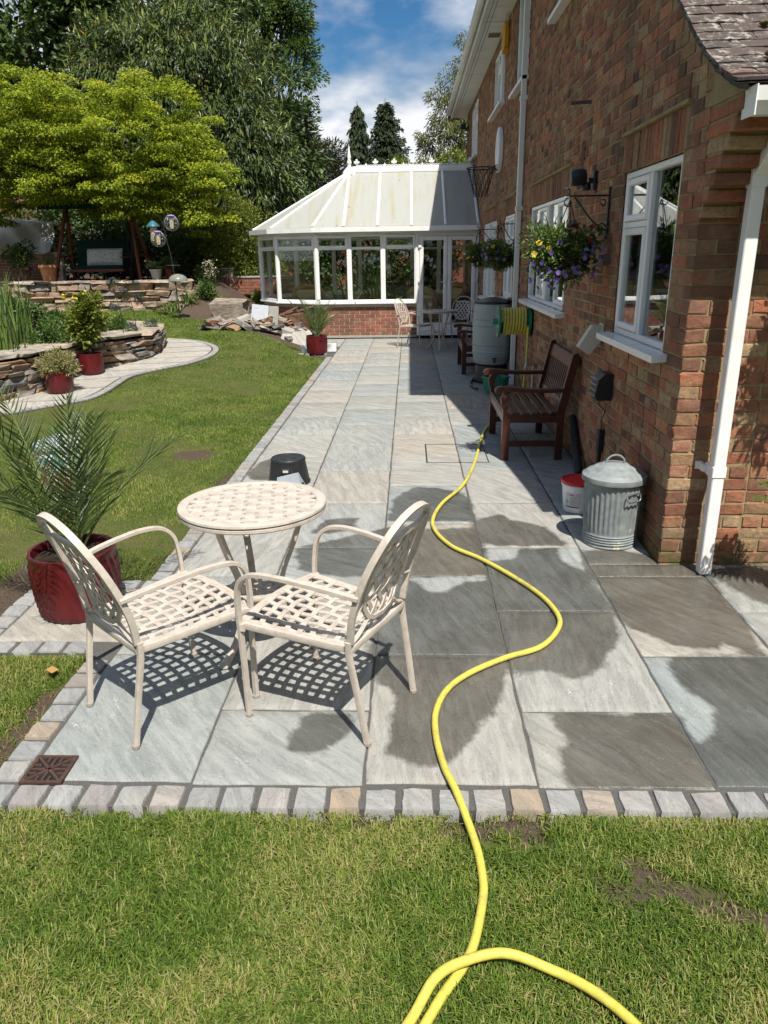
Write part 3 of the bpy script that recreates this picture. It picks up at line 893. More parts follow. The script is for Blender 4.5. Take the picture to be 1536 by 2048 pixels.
fwv = np.array(_fw); rv = np.array(_r2); uv = np.array(_u2); camp = np.array((0, 0, CAMH))
def pix(p):
    q = np.array(p, float) - camp; d = q @ fwv
    return 768 + 1487.4 * (q @ rv) / d, 1024 - 1487.4 * (q @ uv) / d, d
sc_ = []
for q in Bk:
    wl, a, l_, z0, dp, hd = q
    hgt = .215 if hd == 2 else .065
    c = np.array((XW, a + l_ / 2, z0 + hgt / 2)) if wl == 'S' else np.array((a + l_ / 2, YN, z0 + hgt / 2))
    px, py, d = pix(c)
    cosn = abs((c - camp)[0 if wl == 'S' else 1]) / np.linalg.norm(c - camp)
    vis = -60 < px < 1596 and -40 < py < 2080 and d > 0
    sc_.append(l_ * hgt * cosn / d ** 2 if vis else 0)
order = np.argsort(-np.array(sc_))
own = set(order[:300].tolist())
def brick_mesh(L_, H_, D_, seed):
    r = np.random.default_rng(seed)
    b = MB()
    e = .004
    hx, hz_ = L_ / 2, H_ / 2
    def ring(ins, y, jit):
        pts = []
        for (sx, sz) in ((-1, -1), (1, -1), (1, 1), (-1, 1)):
            cx, cz = sx * (hx - ins), sz * (hz_ - ins); k = .005
            a = (cx - sx * k, cz); c = (cx, cz - sz * k * .7)
            pr = [a, c] if sx * sz < 0 else [c, a]
            pts += [(p[0] + r.normal(0, jit), y + r.normal(0, .0008), p[1] + r.normal(0, jit)) for p in pr]
        return [b.av(p) for p in pts]
    A = ring(e, 0, .0034); B_ = ring(0, e * .8, .0034); Cc = ring(0, D_, .001)
    ce = b.av((r.normal(0, .02), -.0008 + r.normal(0, .001), r.normal(0, .01)))
    n = len(A)
    for i in range(n): b.f.append([A[i], A[(i + 1) % n], ce])
    for P_, Q_ in ((A, B_), (B_, Cc)):
        for i in range(n): b.f.append([P_[i], Q_[i], Q_[(i + 1) % n], P_[(i + 1) % n]])
    o = b.build('brick', M['brick'])
    me = o.data; bpy.data.objects.remove(o); return me
BV = {}
def bvar(hd, dp):
    k = (hd, dp)
    if k not in BV: BV[k] = [brick_mesh({0: .215, 1: .1025, 2: .065}[hd], {0: .065, 1: .065, 2: .215}[hd], dp, 50 + 13 * i + hd) for i in range(7)]
    return random.choice(BV[k])
NOM = {0: .215, 1: .1025, 2: .065}
JV, JF = [], []
for i, q in enumerate(Bk):
    wl, a, l_, z0, dp, hd = q
    hgt = .215 if hd == 2 else .065
    jx = rb.normal(0, .0018)
    if i in own or dp > .05 and sc_[i] > 0 and False:
        o = link('brick', bvar(hd, dp), house)
        if wl == 'S':
            o.location = (jx, a + l_ / 2 - YN, z0 + hgt / 2 + rb.normal(0, .0012)); o.rotation_euler = (0, rb.normal(0, .006), -math.pi / 2 + rb.normal(0, .008))
        else:
            o.location = (a + l_ / 2 - XW, (0 if dp > .05 else jx), z0 + hgt / 2 + rb.normal(0, .0012)); o.rotation_euler = (0, rb.normal(0, .006), rb.normal(0, .008) if dp < .05 else 0)
        o.scale = (l_ / NOM[hd], 1, 1)
    else:
        k = len(JV)
        e = .006
        def pt(u, d, v):   # u along, d depth, v up
            return (d, u - YN, v) if wl == 'S' else (u - XW, d, v)
        j4 = rb.normal(0, .003, (8, 2))
        fr = [(a + e, z0 + e), (a + l_ - e, z0 + e), (a + l_ - e, z0 + hgt - e), (a + e, z0 + hgt - e)]
        bk = [(a, z0), (a + l_, z0), (a + l_, z0 + hgt), (a, z0 + hgt)]
        JV += [pt(p[0] + j4[n_][0], jx, p[1] + j4[n_][1]) for n_, p in enumerate(fr)]
        JV += [pt(p[0] + j4[n_ + 4][0], jx + .007, p[1] + j4[n_ + 4][1]) for n_, p in enumerate(bk)]
        JV += [pt(p[0], dp, p[1]) for p in bk]
        JF.append([k, k + 1, k + 2, k + 3])
        for n_ in range(4):
            m_ = (n_ + 1) % 4
            JF.append([k + n_, k + 4 + n_, k + 4 + m_, k + m_]); JF.append([k + 4 + n_, k + 8 + n_, k + 8 + m_, k + 4 + m_])
me = npmesh('brickwork', JV, JF, False, M['brick_i'])
tag(link('brickwork', me, house), 'remaining courses of mixed brown and red stock bricks', kind='stuff')
# drip courses over the ground floor windows
for o in OPEN.values():
    if o[4]:
        b = hb(); b.box((XW - .028, o[0] - .08, o[3] + .226), (XW + .03, o[1] + .08, o[3] + .246), .004); b.build('drip_course', M['mortar'], house)
# corbelled kneeler under the eaves
kn = []
z = 1.90; k = 0
while z < 2.40:
    pr = min(.03 + k * .058, .40)
    b = hb(); b.box((XW - .0025 * (k % 2) - .001, YN - pr, z), (XW + .19 + .008 * k, YN - .001, z + .058), .006)
    b.build('corbel_brick', M['brick'], house)
    b = hb(); b.box((XW + .006, YN - pr + .008, z + .056), (XW + .18 + .008 * k, YN - .002, z + .075)); b.build('corbel_mortar', M['mortar'], house)
    z += .072; k += 1
b = hb(); b.prism([(YN - .40, 2.405), (YN + .02, 2.405), (YN + .02, 2.56), (YN - .22, 2.47)], XW - .002, XW + .25, 'x'); b.build('kneeler_cap', M['mortar'], house)

# windows in the side wall
def win(b, x, y0, y1, z0, z1, w_, d=.06, bev=.006):
    """rectangular frame in the wall plane"""
    b.box((x, y0, z0), (x + d, y0 + w_, z1), bev); b.box((x, y1 - w_, z0), (x + d, y1, z1), bev)
    b.box((x + .001, y0 + w_ - .003, z0 + .0005), (x + d - .001, y1 - w_ + .003, z0 + w_), bev); b.box((x + .001, y0 + w_ - .003, z1 - w_), (x + d - .001, y1 - w_ + .003, z1 - .0005), bev)
def pane(y0, y1, z0, z1, x, parent):
    b = hb(); b.box((x, y0, z0), (x + .006, y1, z1)); b.build('pane', M['glass'], parent)
def side_window(key, lights, sill=True, curtains=True, bars=0):
    y0, y1, z0, z1, _ = OPEN[key]
    xf = XW + .014
    b = hb()
    e = .002
    win(b, xf, y0 + e, y1 - e, z0 + e, z1 - e, .04)
    n = len(lights); ws = (y1 - y0 - .045 * 2) / n
    for k in range(1, n): b.box((xf + .002, y0 + .045 + k * ws - .02, z0 + .04), (xf + .058, y0 + .045 + k * ws + .02, z1 - .04), .005)
    wo = b.build('window', M['white'], house)
    for k, kind in enumerate(lights):
        a = y0 + .045 + k * ws + (.02 if k else 0); q = y0 + .045 + (k + 1) * ws - (.02 if k < n - 1 else 0)
        zb, zt = z0 + .045, z1 - .045
        spans = [(zb, zt, kind != 'x')]
        if kind == 'f':
            zm = zb + (zt - zb) * .70
            tb = hb(); tb.box((xf + .003, a - .003, zm - .02), (xf + .057, q + .003, zm + .02), .005); tb.build('transom', M['white'], wo)
            spans = [(zb, zm - .02, True), (zm + .02, zt, True)]
        for (s0, s1, sash) in spans:
            if sash:
                sb = hb(); win(sb, xf - .008, a + .002, q - .002, s0 + .002, s1 - .002, .042, .05, .008); sb.build('sash', M['white'], wo)
                pane(a + .04, q - .04, s0 + .04, s1 - .04, xf + .015, wo)
            else: pane(a, q, s0, s1, xf + .03, wo)
            for bn in range(bars):
                yy = a + (q - a) * (bn + 1) / (bars + 1)
                tb = hb(); tb.box((xf + .012, yy - .008, s0 + .04), (xf + .034, yy + .008, s1 - .04)); tb.build('glazing_bar', M['white'], wo)
    if sill:
        sb = hb(); sb.prism([(XW - .085, z0 - .052), (XW + .03, z0 - .045), (XW + .03, z0 + .001), (XW - .085, z0 - .012)], y0 - .10, y1 + .10, 'y'); sb.build('sill', M['white'], wo)
    # the room behind
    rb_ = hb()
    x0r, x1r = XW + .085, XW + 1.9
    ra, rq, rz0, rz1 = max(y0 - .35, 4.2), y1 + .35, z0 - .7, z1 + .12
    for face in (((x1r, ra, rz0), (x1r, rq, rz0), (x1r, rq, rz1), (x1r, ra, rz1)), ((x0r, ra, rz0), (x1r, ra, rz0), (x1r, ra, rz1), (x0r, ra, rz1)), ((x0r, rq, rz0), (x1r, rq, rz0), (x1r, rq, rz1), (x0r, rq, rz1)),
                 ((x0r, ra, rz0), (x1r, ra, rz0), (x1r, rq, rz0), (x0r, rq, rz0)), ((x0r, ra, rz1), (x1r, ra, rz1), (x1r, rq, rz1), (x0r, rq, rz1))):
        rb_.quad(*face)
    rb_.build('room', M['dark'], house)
    if curtains:
        for side in (0, 1):
            cb_ = MB(); cb_.M = HI.copy()
            wid = (y1 - y0) * .17
            pts = []
            for i in range(25):
                u = i / 24
                yy = (y0 + .02 + u * wid) if side == 0 else (y1 - .02 - u * wid)
                pts.append((XW + .14 + .022 * math.sin(u * 22 + side), yy))
            for p, q in zip(pts, pts[1:]): cb_.quad((*p, z0 - .03), (*q, z0 - .03), (*q, z1 + .05), (*p, z1 + .05))
            cb_.build('curtain', M['curtain'], house, smooth=True)
side_window('w1', ['x', 'f'])
side_window('w2', ['s', 'x', 's', 'x'])
side_window('w4', ['f', 'f'], bars=1)
side_window('w3', ['f', 'x', 'f'], bars=1)
side_window('ua', ['f', 'x'])
side_window('ub', ['f', 'x'])
side_window('uc', ['x', 'f', 'x'])
side_window('ud', ['f', 'x', 'f'])

# eaves of the two storey part
b = hb(); b.box((1.10, 6.8, 4.985), (XW + .05, YF + .3, 5.005)); b.build('soffit', M['white2'], house)
for x in (1.16, 1.215):
    b = hb(); b.box((x, 6.82, 4.9795), (x + .006, YF + .28, 4.984)); b.build('soffit_groove', M['iron'], house)
for yy in (9.4, 12.9, 16.4):
    b = hb(); b.box((1.10, yy, 4.981), (XW, yy + .006, 4.9845)); b.build('soffit_joint', M['greyplastic'], house)
sv = hb(); sv.box((1.26, 13.5, 4.972), (1.44, 13.72, 4.983)); vent = sv.build('soffit_vent', M['rattan'], house)
for k in range(7):
    b = hb(); b.box((1.27 + .024 * k, 13.52, 4.967), (1.282 + .024 * k, 13.70, 4.9715)); b.build('vent_slot', M['iron'], vent)
b = hb(); b.box((1.078, 6.8, 4.96), (1.099, YF + .3, 5.16), .003); b.build('fascia', M['white2'], house)
b = hb()
prof = [(math.cos(a), math.sin(a)) for a in np.linspace(math.pi, 2 * math.pi, 9)] + [(.86, 0), ] + [(.86 * math.cos(a), .86 * math.sin(a)) for a in np.linspace(2 * math.pi, math.pi, 9)][1:]
b.tube([(1.018, 6.78, 5.10), (1.018, YF + .32, 5.10)], .058, prof=prof); b.build('gutter', M['white2'], house)
b = hb(); b.prism([(.99, 5.12), (1.12, 5.12), (6.0, 8.5), (5.9, 8.6), (.98, 5.16)], 6.75, YF + .35, 'y'); b.build('main_roof', M['tile'], house)
b = hb(); b.prism([(1.10, 5.005), (1.5, 5.005), (1.5, 5.38), (1.10, 5.12)], 6.79, 6.83, 'y'); b.build('verge_board', M['white2'], house)

# catslide roof over the near end: tiles course by course
PR = [(3.66, 2.425), (3.80, 2.478), (3.98, 2.565), (4.22, 2.71), (4.6, 2.99), (6.72, 4.95), (8.2, 6.3)]
ln_ = [0]
for p, q in zip(PR, PR[1:]): ln_.append(ln_[-1] + math.hypot(q[0] - p[0], q[1] - p[1]))
def prof_at(s): return float(np.interp(s, ln_, [p[0] for p in PR])), float(np.interp(s, ln_, [p[1] for p in PR]))
b = hb()
for p, q in zip(PR, PR[1:]): b.quad((1.415, p[0], p[1]), (6.8, p[0], p[1]), (6.8, q[0], q[1]), (1.415, q[0], q[1]))
roof = b.build('roof', M['tile'], house)
tb = MB()
rt = np.random.default_rng(3)
for (sx, sy) in ((-.1345, 0),):
    pass
def tile_mesh(seed):
    r = np.random.default_rng(seed); b = MB()
    n = 6; W_, L_, th = .268, .168, .013
    top, bot = [], []
    for j in range(3):
        for i in range(n + 1):
            x = (i / n - .5) * W_; y = j / 2 * L_
            zc = .004 * (1 - (2 * i / n - 1) ** 2) + r.normal(0, .0008)
            ed = r.normal(0, .002) if j == 0 else 0
            top.append(b.av((x, y + ed, zc + th))); bot.append(b.av((x, y + ed, zc)))
    k = n + 1
    for j in range(2):
        for i in range(n):
            b.f.append([top[j * k + i], top[j * k + i + 1], top[j * k + k + i + 1], top[j * k + k + i]])
            b.f.append([bot[j * k + i], bot[j * k + k + i], bot[j * k + k + i + 1], bot[j * k + i + 1]])
    for i in range(n): b.f.append([top[i], bot[i], bot[i + 1], top[i + 1]])
    for j in range(2):
        for i in (0, n): b.f.append([top[j * k + i], bot[j * k + i], bot[j * k + k + i], top[j * k + k + i]])
    o = b.build('roof_tile', M['tile'], smooth=True, auto=40); me = o.data; bpy.data.objects.remove(o); return me
TM = [tile_mesh(70 + i) for i in range(6)]
for k in range(17):
    s0 = k * .098 - .012
    ya, za = prof_at(max(0, s0)); yb, zb = prof_at(s0 + .16)
    ang = math.atan2(zb - za, yb - ya)
    for c in range(5):
        x = 1.405 + .134 + .272 * c + (.136 if k % 2 else 0)
        if k % 2 and c == 4: continue
        o = link('roof_tile', TM[int(rt.integers(6))], house)
        o.location = (x - XW, ya - YN, za + .006)
        o.rotation_euler = (ang - .06 + rt.normal(0, .012), rt.normal(0, .008), rt.normal(0, .01))
    if k % 2:
        o = link('roof_tile', TM[int(rt.integers(6))], house)
        o.location = (1.405 + .066 - XW, ya - YN, za + .006); o.scale = (.49, 1, 1)
        o.rotation_euler = (ang - .06, 0, rt.normal(0, .01))
b = hb()
for s0 in np.arange(.0, 2.6, .1):
    ya, za = prof_at(s0); yb, zb = prof_at(s0 + .13)
    b.bar((1.43, ya, za - .006), (1.43, yb, zb - .010), .045 + .006 * math.sin(s0 * 37), .012, (0, 0, 1)); b.bar((1.44, ya, za - .018), (1.44, yb, zb - .022), .04, .012, (0, 0, 1))
b.build('verge_undercloak', M['iron'], house)
for (x, y, z, r_) in ((1.665, 3.93, 2.575, .032), (1.72, 3.945, 2.578, .026), (1.64, 3.90, 2.555, .018), (1.74, 4.27, 2.78, .02)):
    b = MB(); prf = [(r_ * math.sin(a) * 1.2, r_ * .55 * (1 - math.cos(a))) for a in np.linspace(.25, 2.2, 6)]
    b.lathe(prf[::1], 11, fr=lambda r, z, t: r * (1 + .2 * math.sin(3 * t) + .1 * math.sin(7 * t)))
    b.build('moss_cushion', M['moss'], house, smooth=True, loc=(x - XW, y - YN, z))
# eaves gutter and downpipe at the near end
b = hb()
gp = [(3.735, 2.405), (3.735, 2.33), (3.715, 2.30), (3.655, 2.30), (3.64, 2.335), (3.62, 2.35), (3.612, 2.405), (3.62, 2.405), (3.63, 2.36), (3.65, 2.345), (3.66, 2.312), (3.71, 2.312), (3.725, 2.335), (3.725, 2.405)]
b.prism(gp, XW + .012, 4.2, 'x'); b.build('eaves_gutter', M['white'], house)
b = hb(); b.box((XW + .006, 3.606, 2.292), (XW + .0115, 3.742, 2.411)); b.build('gutter_stop_end', M['white'], house)
b = hb(); b.box((XW + .26, 3.75, 2.27), (4.2, 3.77, 2.42)); b.build('eaves_fascia', M['white2'], house)
b = hb()
b.box((1.645, 3.935, .0), (1.71, 4.0, 2.10), .005)
pipe = b.build('downpipe', M['white'], house)
b = hb(); b.bar((1.6775, 3.967, 2.09), (1.6775, 3.70, 2.29), .063, .063, (1, 0, 0), .004); b.build('pipe_offset', M['white'], pipe)
b = hb(); b.box((1.639, 3.929, 2.03), (1.716, 4.006, 2.115), .004); b.build('pipe_socket', M['white'], pipe)
b = hb(); b.box((1.640, 3.93, .575), (1.715, 4.05, .635), .003); b.box((1.605, 4.088, .585), (1.641, 4.098, .628)); b.box((1.62, 4.02, .587), (1.640, 4.09, .626)); b.build('pipe_clip', M['white'], pipe)
# downpipe half way along the wall
b = hb(); b.box((1.385, 10.40, .0), (1.45, 10.465, 4.72), .005)
pipe2 = b.build('downpipe', M['white2'], house)
b = hb(); b.bar((1.417, 10.432, 4.70), (1.05, 10.432, 5.05), .063, .063, (0, 1, 0)); b.build('pipe_offset', M['white2'], pipe2)
for zz in (3.52, 2.25):
    b = hb(); b.box((1.376, 10.385, zz), (1.468, 10.48, zz + .05), .003); b.build('pipe_clip', M['white2'], pipe2)

# small things on the wall
def wbox(name, lo, hi, mat, label, cat, bev=.006, group=None):
    b = MB(); c = [(p + q) / 2 for p, q in zip(lo, hi)]; c[2] = lo[2]
    b.box([p - q for p, q in zip(lo, c)], [p - q for p, q in zip(hi, c)], bev)
    o = b.build(name, mat, loc=c); tag(o, label, cat, group); return o
al = wbox('alarm_box', (XW - .09, 12.50, 4.55), (XW - .001, 12.78, 4.90), M['alarm'], 'yellow burglar alarm box high on the brick wall under the soffit', 'alarm box', .02)
b = MB(); b.prism([(-.14, 0), (0, -.05), (.14, 0)], -.04, .04, 'x'); b.build('lower_cover', M['alarm'], al, loc=(0, 0, 0))
b = MB(); b.tube([(0, 0, 0), (-.16, 0, -.008)], .014, 10); o = b.build('overflow_pipe', simple('brown_plastic', (.10, .075, .065), .5, .4), loc=(XW, 6.80, 2.885)); tag(o, 'short brown overflow pipe sticking out of the upper brick wall', 'pipe')
lamp = empty('security_light', (XW, 6.42, 2.27), 0, 'black security light fixed above the flower basket bracket', 'security light')
b = MB(); b.box((-.03, -.05, -.07), (-.001, .05, .07), .008); b.build('back_plate', M['black'], lamp)
b = MB(); b.box((-.06, -.02, -.02), (-.03, .02, .02)); b.build('stem', M['black'], lamp)
b = MB(); b.lathe([(.05, 0), (.062, .02), (.062, .10), (.05, .12)], 16); b.build('lamp_head', M['black'], lamp, smooth=True, loc=(-.08, 0, .03), rot=(0, R(-95), 0))
b = MB(); b.lathe([(.03, 0), (.036, .03), (.02, .06)], 12); b.build('sensor', M['black'], lamp, smooth=True, loc=(-.07, 0, -.07))
lamp2 = copy_tree(lamp); lamp2.location = (XW, 20.3, 4.62); tag(lamp2, 'black security light under the soffit at the far house corner', 'security light')
for (y, z, h) in ((6.95, 2.42, .2), (5.72, 2.36, .07)):
    o = wbox('air_brick', (XW - .004, y - .07, z), (XW + .01, y + .07, z + h), M['iron'], 'tall dark air brick above the security light' if h > .1 else 'small dark air brick beside the window lintel', 'air brick', .002)
    for k in range(4):
        b = MB(); b.box((-.004, -.06 + .035 * k, .01), (.0, -.045 + .035 * k, h - .01)); b.build('vent_bar', M['brick'], o, loc=(-.0075, 0, 0))
lb = empty('wall_lamp', (XW, 5.83, 1.13), 0, 'cream wedge shaped box on the wall beside the nearest window sill', 'wall lamp')
b = MB(); b.prism([(0, 0), (-.10, -.13), (-.185, -.07), (-.09, .09), (0, .09)], -.045, .045, 'y'); b.build('housing', M['creambox'], lb)
b = MB(); b.box((-.02, -.05, -.02), (-.001, .05, .10), .004); b.build('back_plate', M['creambox'], lb)
tb_ = empty('transformer_box', (XW, 5.50, .72), 0, 'ribbed black transformer box with dangling wires on the shaded wall', 'transformer box')
b = MB(); b.prism([(-.001, 0), (-.105, .0), (-.125, .04), (-.105, .15), (-.06, .19), (-.001, .19)], -.085, .085, 'y'); b.build('housing', M['black'], tb_)
for k in range(4):
    b = MB(); b.box((-.128, -.08, .03 + .04 * k), (-.106, .08, .036 + .04 * k)); b.build('rib', M['greyplastic'], tb_, loc=(.0, 0, 0))
b = MB(); b.tube(spline([(-.05, 0, 0), (-.06, .04, -.05), (-.03, -.03, -.09), (-.035, .02, -.16), (-.02, .05, -.26)], 6), .005, 6); b.build('cable', M['black'], tb_)
b = MB(); b.box((-.05, .02, -.42), (-.005, .075, -.24), .008); b.build('connector', M['black'], tb_)
b = MB(); b.tube([(-.028, .05, -.40), (-.03, .05, -.71)], .02, 10); b.build('conduit', M['black'], tb_)
b = MB(); b.tube([(-.03, .42, -.0), (-.035, .30, -.08), (-.06, -.13, -.36)], .035, 12); o = b.build('waste_pipe', M['black'], loc=(XW, 6.12, .36)); tag(o, 'slanting black plastic pipe low on the wall behind the dustbin', 'pipe')
# basketball hoop
hp = empty('basketball_hoop', (XW, 13.15, 3.28), 0, 'round white backboard with black hoop and net on the house wall', 'basketball hoop')
b = MB(); b.tube([(-.05, 0, 0), (-.005, 0, 0)], .33, 32); b.build('backboard', M['white'], hp)
b = MB(); b.tube([(-.062, 0, 0), (-.052, 0, 0)], .29, 32); b.build('backboard_face', M['whitebox'], hp)
ring = [(-.05 - .26 + .23 * math.cos(a), .23 * math.sin(a), -.26) for a in np.linspace(0, 2 * math.pi, 25)[:-1]]
b = MB(); b.tube(ring, .010, 6, closed=True); b.build('rim', M['iron'], hp)
for s in (-1, 1):
    b = MB(); b.tube([(-.06, s * .08, -.22), (-.15, s * .16, -.26)], .008, 6); b.tube([(-.06, s * .05, -.30), (-.1, s * .1, -.26)], .008, 6); b.build('bracket', M['iron'], hp)
b = MB()
for s in (1, -1):
    for k in range(12):
        pts = []
        for i in range(6):
            u = i / 5; a = 2 * math.pi * (k + s * u * 1.6) / 12; r_ = .225 * (1 - .55 * u ** .8)
            pts.append((-.31 + r_ * math.cos(a), r_ * math.sin(a), -.265 - .42 * u))
        b.tube(pts, .005, 4, caps=False)
b.build('net', M['iron'], hp)
# ------------------------------------------------------------------ conservatory
YC = 16.55
con = empty('conservatory', (-1.0, YC, 0), 0, 'white framed conservatory with milky roof sheets and brick dwarf wall', 'conservatory')
CI = Matrix.Translation((1.0, -YC, 0))
def cb2():
    b = MB(); b.M = CI.copy(); return b
Lf = 1.078
A = Vector((-1.98, YC)); PTS = [Vector((XW - .01, YC)), A]
for k in range(1, 6):
    a = R(180 - 30 * k)
    PTS.append(PTS[-1] + Vector((math.cos(a), math.sin(a))) * Lf)
YB = PTS[-1].y
PTS.append(Vector((XW - .01, YB)))
YR = (YC + YB) / 2
ZS, ZE, ZR = .765, 2.24, 3.49
ZFL = .10
# facet frame: local x along p->q, local y inwards
def facet_M(p, q):
    d = (q - p).normalized(); n = Vector((d.y, -d.x))     # inward for this winding
    Mx = Matrix(((d.x, n.x, 0, p.x), (d.y, n.y, 0, p.y), (0, 0, 1, 0), (0, 0, 0, 1)))
    return CI @ Mx, (q - p).length
FAC = []
ptsL = [Vector((XW - .01, YC))] + PTS[1:]
# front facet runs from A to the door, door from .14 to 1.42
def lbox(b, lo, hi, bev=.006): b.box(lo, hi, bev)
def rect_frame(b, x0, x1, z0, z1, w_, d0, d1, bev=.006):
    b.box((x0, d0, z0), (x0 + w_, d1, z1), bev); b.box((x1 - w_, d0, z0), (x1, d1, z1), bev)
    b.box((x0 + w_ - .003, d0 + .001, z0 + .0005), (x1 - w_ + .003, d1 - .001, z0 + w_), bev); b.box((x0 + w_ - .003, d0 + .001, z1 - w_), (x1 - w_ + .003, d1 - .001, z1 - .0005), bev)
def facet(p, q, kinds, x0=0.0, x1=None, posts=True):
    Mx, L = facet_M(p, q)
    if x1 is None: x1 = L
    n = len(kinds); ws = (x1 - x0) / n
    for k, kd in enumerate(kinds):
        a, e = x0 + k * ws, x0 + (k + 1) * ws
        b = MB(); b.M = Mx
        rect_frame(b, a + .001, e - .001, ZS, ZE - .10, .05, .0, .07)
        zt = 1.86
        b.box((a + .05, .002, zt - .025), (e - .05, .068, zt + .025), .005)
        wnd = b.build('window', M['white'], con)
        if kd == 'f':
            b = MB(); b.M = Mx; rect_frame(b, a + .03, e - .03, zt + .006, ZE - .125, .05, -.022, .04, .012); b.build('fanlight', M['white'], wnd)
        for (s0, s1) in ((ZS + .05, zt - .025), (zt + .025, ZE - .15)):
            b = MB(); b.M = Mx; b.box((a + .05, .03, s0), (e - .05, .034, s1)); b.build('pane', M['glass_c'], wnd)
        b = MB(); b.M = Mx; b.box((a, -.045, ZS - .035), (e, .075, ZS - .001), .004); b.build('sill', M['white'], wnd)
        if posts:
            b = MB(); b.M = Mx
            b.lathe([(.052, ZS), (.052, ZE - .1)], 10, (x0 if k == 0 else a, .035, 0)) if k == 0 else b.box((a - .012, -.006, ZS), (a + .012, .0, ZE - .1))
            b.build('post', M['white'], wnd)
    # head, gutter
    b = MB(); b.M = Mx
    b.box((x0 if x0 == 0 else x0, .0, ZE - .10), (L, .075, ZE), .003)
    b.build('head_beam', M['white'], con)
    return Mx
mort = []
for i in range(len(PTS) - 1):
    p, q = PTS[i], PTS[i + 1]
    # winding: interior lies to the right walking p->q (house -> left -> back)
    if i == 0:
        Mx, L = facet_M(PTS[0], PTS[1])
        # local x from house (0) to A (L); door occupies first 1.30 m
        DW = 1.30
        facet(p, q, ['f', 'x', 'f'], DW, L)
        b = MB(); b.M = Mx; b.box((0, .0, ZE - .10), (DW, .075, ZE - .001), .003); b.build('head_beam', M['white'], con)
        b = MB(); b.M = Mx
        rect_frame(b, .0, DW - .001, ZFL, ZE - .10, .055, .0, .075); b.build('door_frame', M['white'], con)
        for s in (0, 1):
            a, e = (.055, DW / 2) if s == 0 else (DW / 2, DW - .055)
            b = MB(); b.M = Mx
            rect_frame(b, a + .003, e - .003, ZFL + .045, ZE - .16, .085, -.02, .05, .012)
            b.box((a + .08, -.015, ZFL + .12), (e - .08, .045, ZFL + .22), .006)
            dr = b.build('door', M['white'], con)
            b = MB(); b.M = Mx; b.box((a + .088, .01, ZFL + .22), (e - .088, .014, ZE - .245)); b.build('pane', M['glass_c'], dr)
            hx = DW / 2 + (-.045 if s == 0 else .045)
            b = MB(); b.M = Mx; b.box((hx - .014, -.032, 1.02), (hx + .014, -.021, 1.24), .004); b.tube([(hx, -.03, 1.16), (hx, -.065, 1.16), (hx + (-.10 if s == 0 else .10), -.068, 1.16)], .009, 8); b.build('handle', M['white'], dr)
            for hz_ in (.45, 1.15, 1.85):
                x_ = a + .012 if s == 0 else e - .012
                b = MB(); b.M = Mx; b.box((x_ - .035, -.04, hz_), (x_ + .035, -.018, hz_ + .07), .006); b.build('hinge', M['white'], dr)
        b = MB(); b.M = Mx; b.box((-.0, -.16, ZFL - .03), (DW, .1, ZFL - .002), .004); b.build('door_step', M['white'], con)
        b = MB(); b.M = Mx; b.box((-.0, -.0, -.02), (DW, .1, ZFL - .031)); b.build('threshold_plinth', M['iron'], con)
    elif i < 6:
        facet(p, q, ['f'])
    else:
        facet(p, q, ['f', 'x', 'f', 'x', 'f'])
    # dwarf wall of bricks
    Mx, L = facet_M(p, q)
    a0 = 1.30 if i == 0 else 0.0
    b = MB(); b.M = Mx; b.box((a0 + .003, .046, -.05), (L, .16, ZS - .036)); dw = b.build('dwarf_wall', M['cement'], con)
    if i <= 3:
        bm = {}
        for j in range(10):
            z0 = -.005 + j * .075
            if z0 + .06 > ZS - .04: break
            x = a0 - (.1125 if j % 2 else 0)
            while x < L - .02:
                s0, s1 = max(x, a0 + .002), min(x + .215, L - .002)
                x += .225
                if s1 - s0 < .03: continue
                if 'm' not in bm:
                    t_ = MB(); t_.box((-.1075, 0, 0), (.1075, .02, .065), .003); o_ = t_.build('brick', M['brick_c']); bm['m'] = o_.data; bpy.data.objects.remove(o_)
                o = link('brick', bm['m'], dw)
                o.matrix_world = Mx @ Matrix.Translation(((s0 + s1) / 2, .04 + random.gauss(0, .001), z0)) @ Matrix.Diagonal(((s1 - s0) / .215, 1, 1, 1))
# floor inside
b = cb2(); b.prism([(v.x, v.y) for v in PTS], ZFL - .08, ZFL - .035); b.build('floor', M['concrete'], con)
# roof: eaves ring, ridge, sheets, rafters
OV = .10
hub = Vector((-1.36, YR, ZR))
ridgeR = Vector((XW - .01, YR, ZR))
def off(i):
    """eaves corner pushed outwards"""
    p = PTS[i]
    if i == 0: return Vector((XW - .01, YC - OV, ZE + .02))
    if i == len(PTS) - 1: return Vector((XW - .01, YB + OV, ZE + .02))
    c = Vector((-1.441, YR)); d = (p - c); d.normalize()
    return Vector((p.x + d.x * OV, p.y + d.y * OV, ZE + .02))
E_ = [off(i) for i in range(len(PTS))]
def sheet(pts, name='roof_sheet'):
    b = cb2(); n_ = (pts[1] - pts[0]).cross(pts[2] - pts[0]).normalized()
    if n_.z < 0: n_ = -n_
    lo = [p for p in pts]; hi = [p + n_ * .025 for p in pts]
    k = len(pts)
    ia = [b.av(p) for p in lo]; ib = [b.av(p) for p in hi]
    b.f.append(ia[::-1]); b.f.append(ib)
    for j in range(k): b.f.append([ia[j], ia[(j + 1) % k], ib[(j + 1) % k], ib[j]])
    return b.build(name, M['poly'], con)
def rafter(p, q, w_=.055):
    b = cb2(); up = Vector((0, 0, .03)); b.bar(p + up, q + up, w_, .05, (0, 0, 1), .012)
    o = b.build('rafter', M['white'], con)
    b = cb2(); c = p + up; d = (q - p).normalized(); b.bar(c - d * .015, c + d * .035, w_ + .014, .062, (0, 0, 1), .01); b.build('end_cap', M['white2'], o)
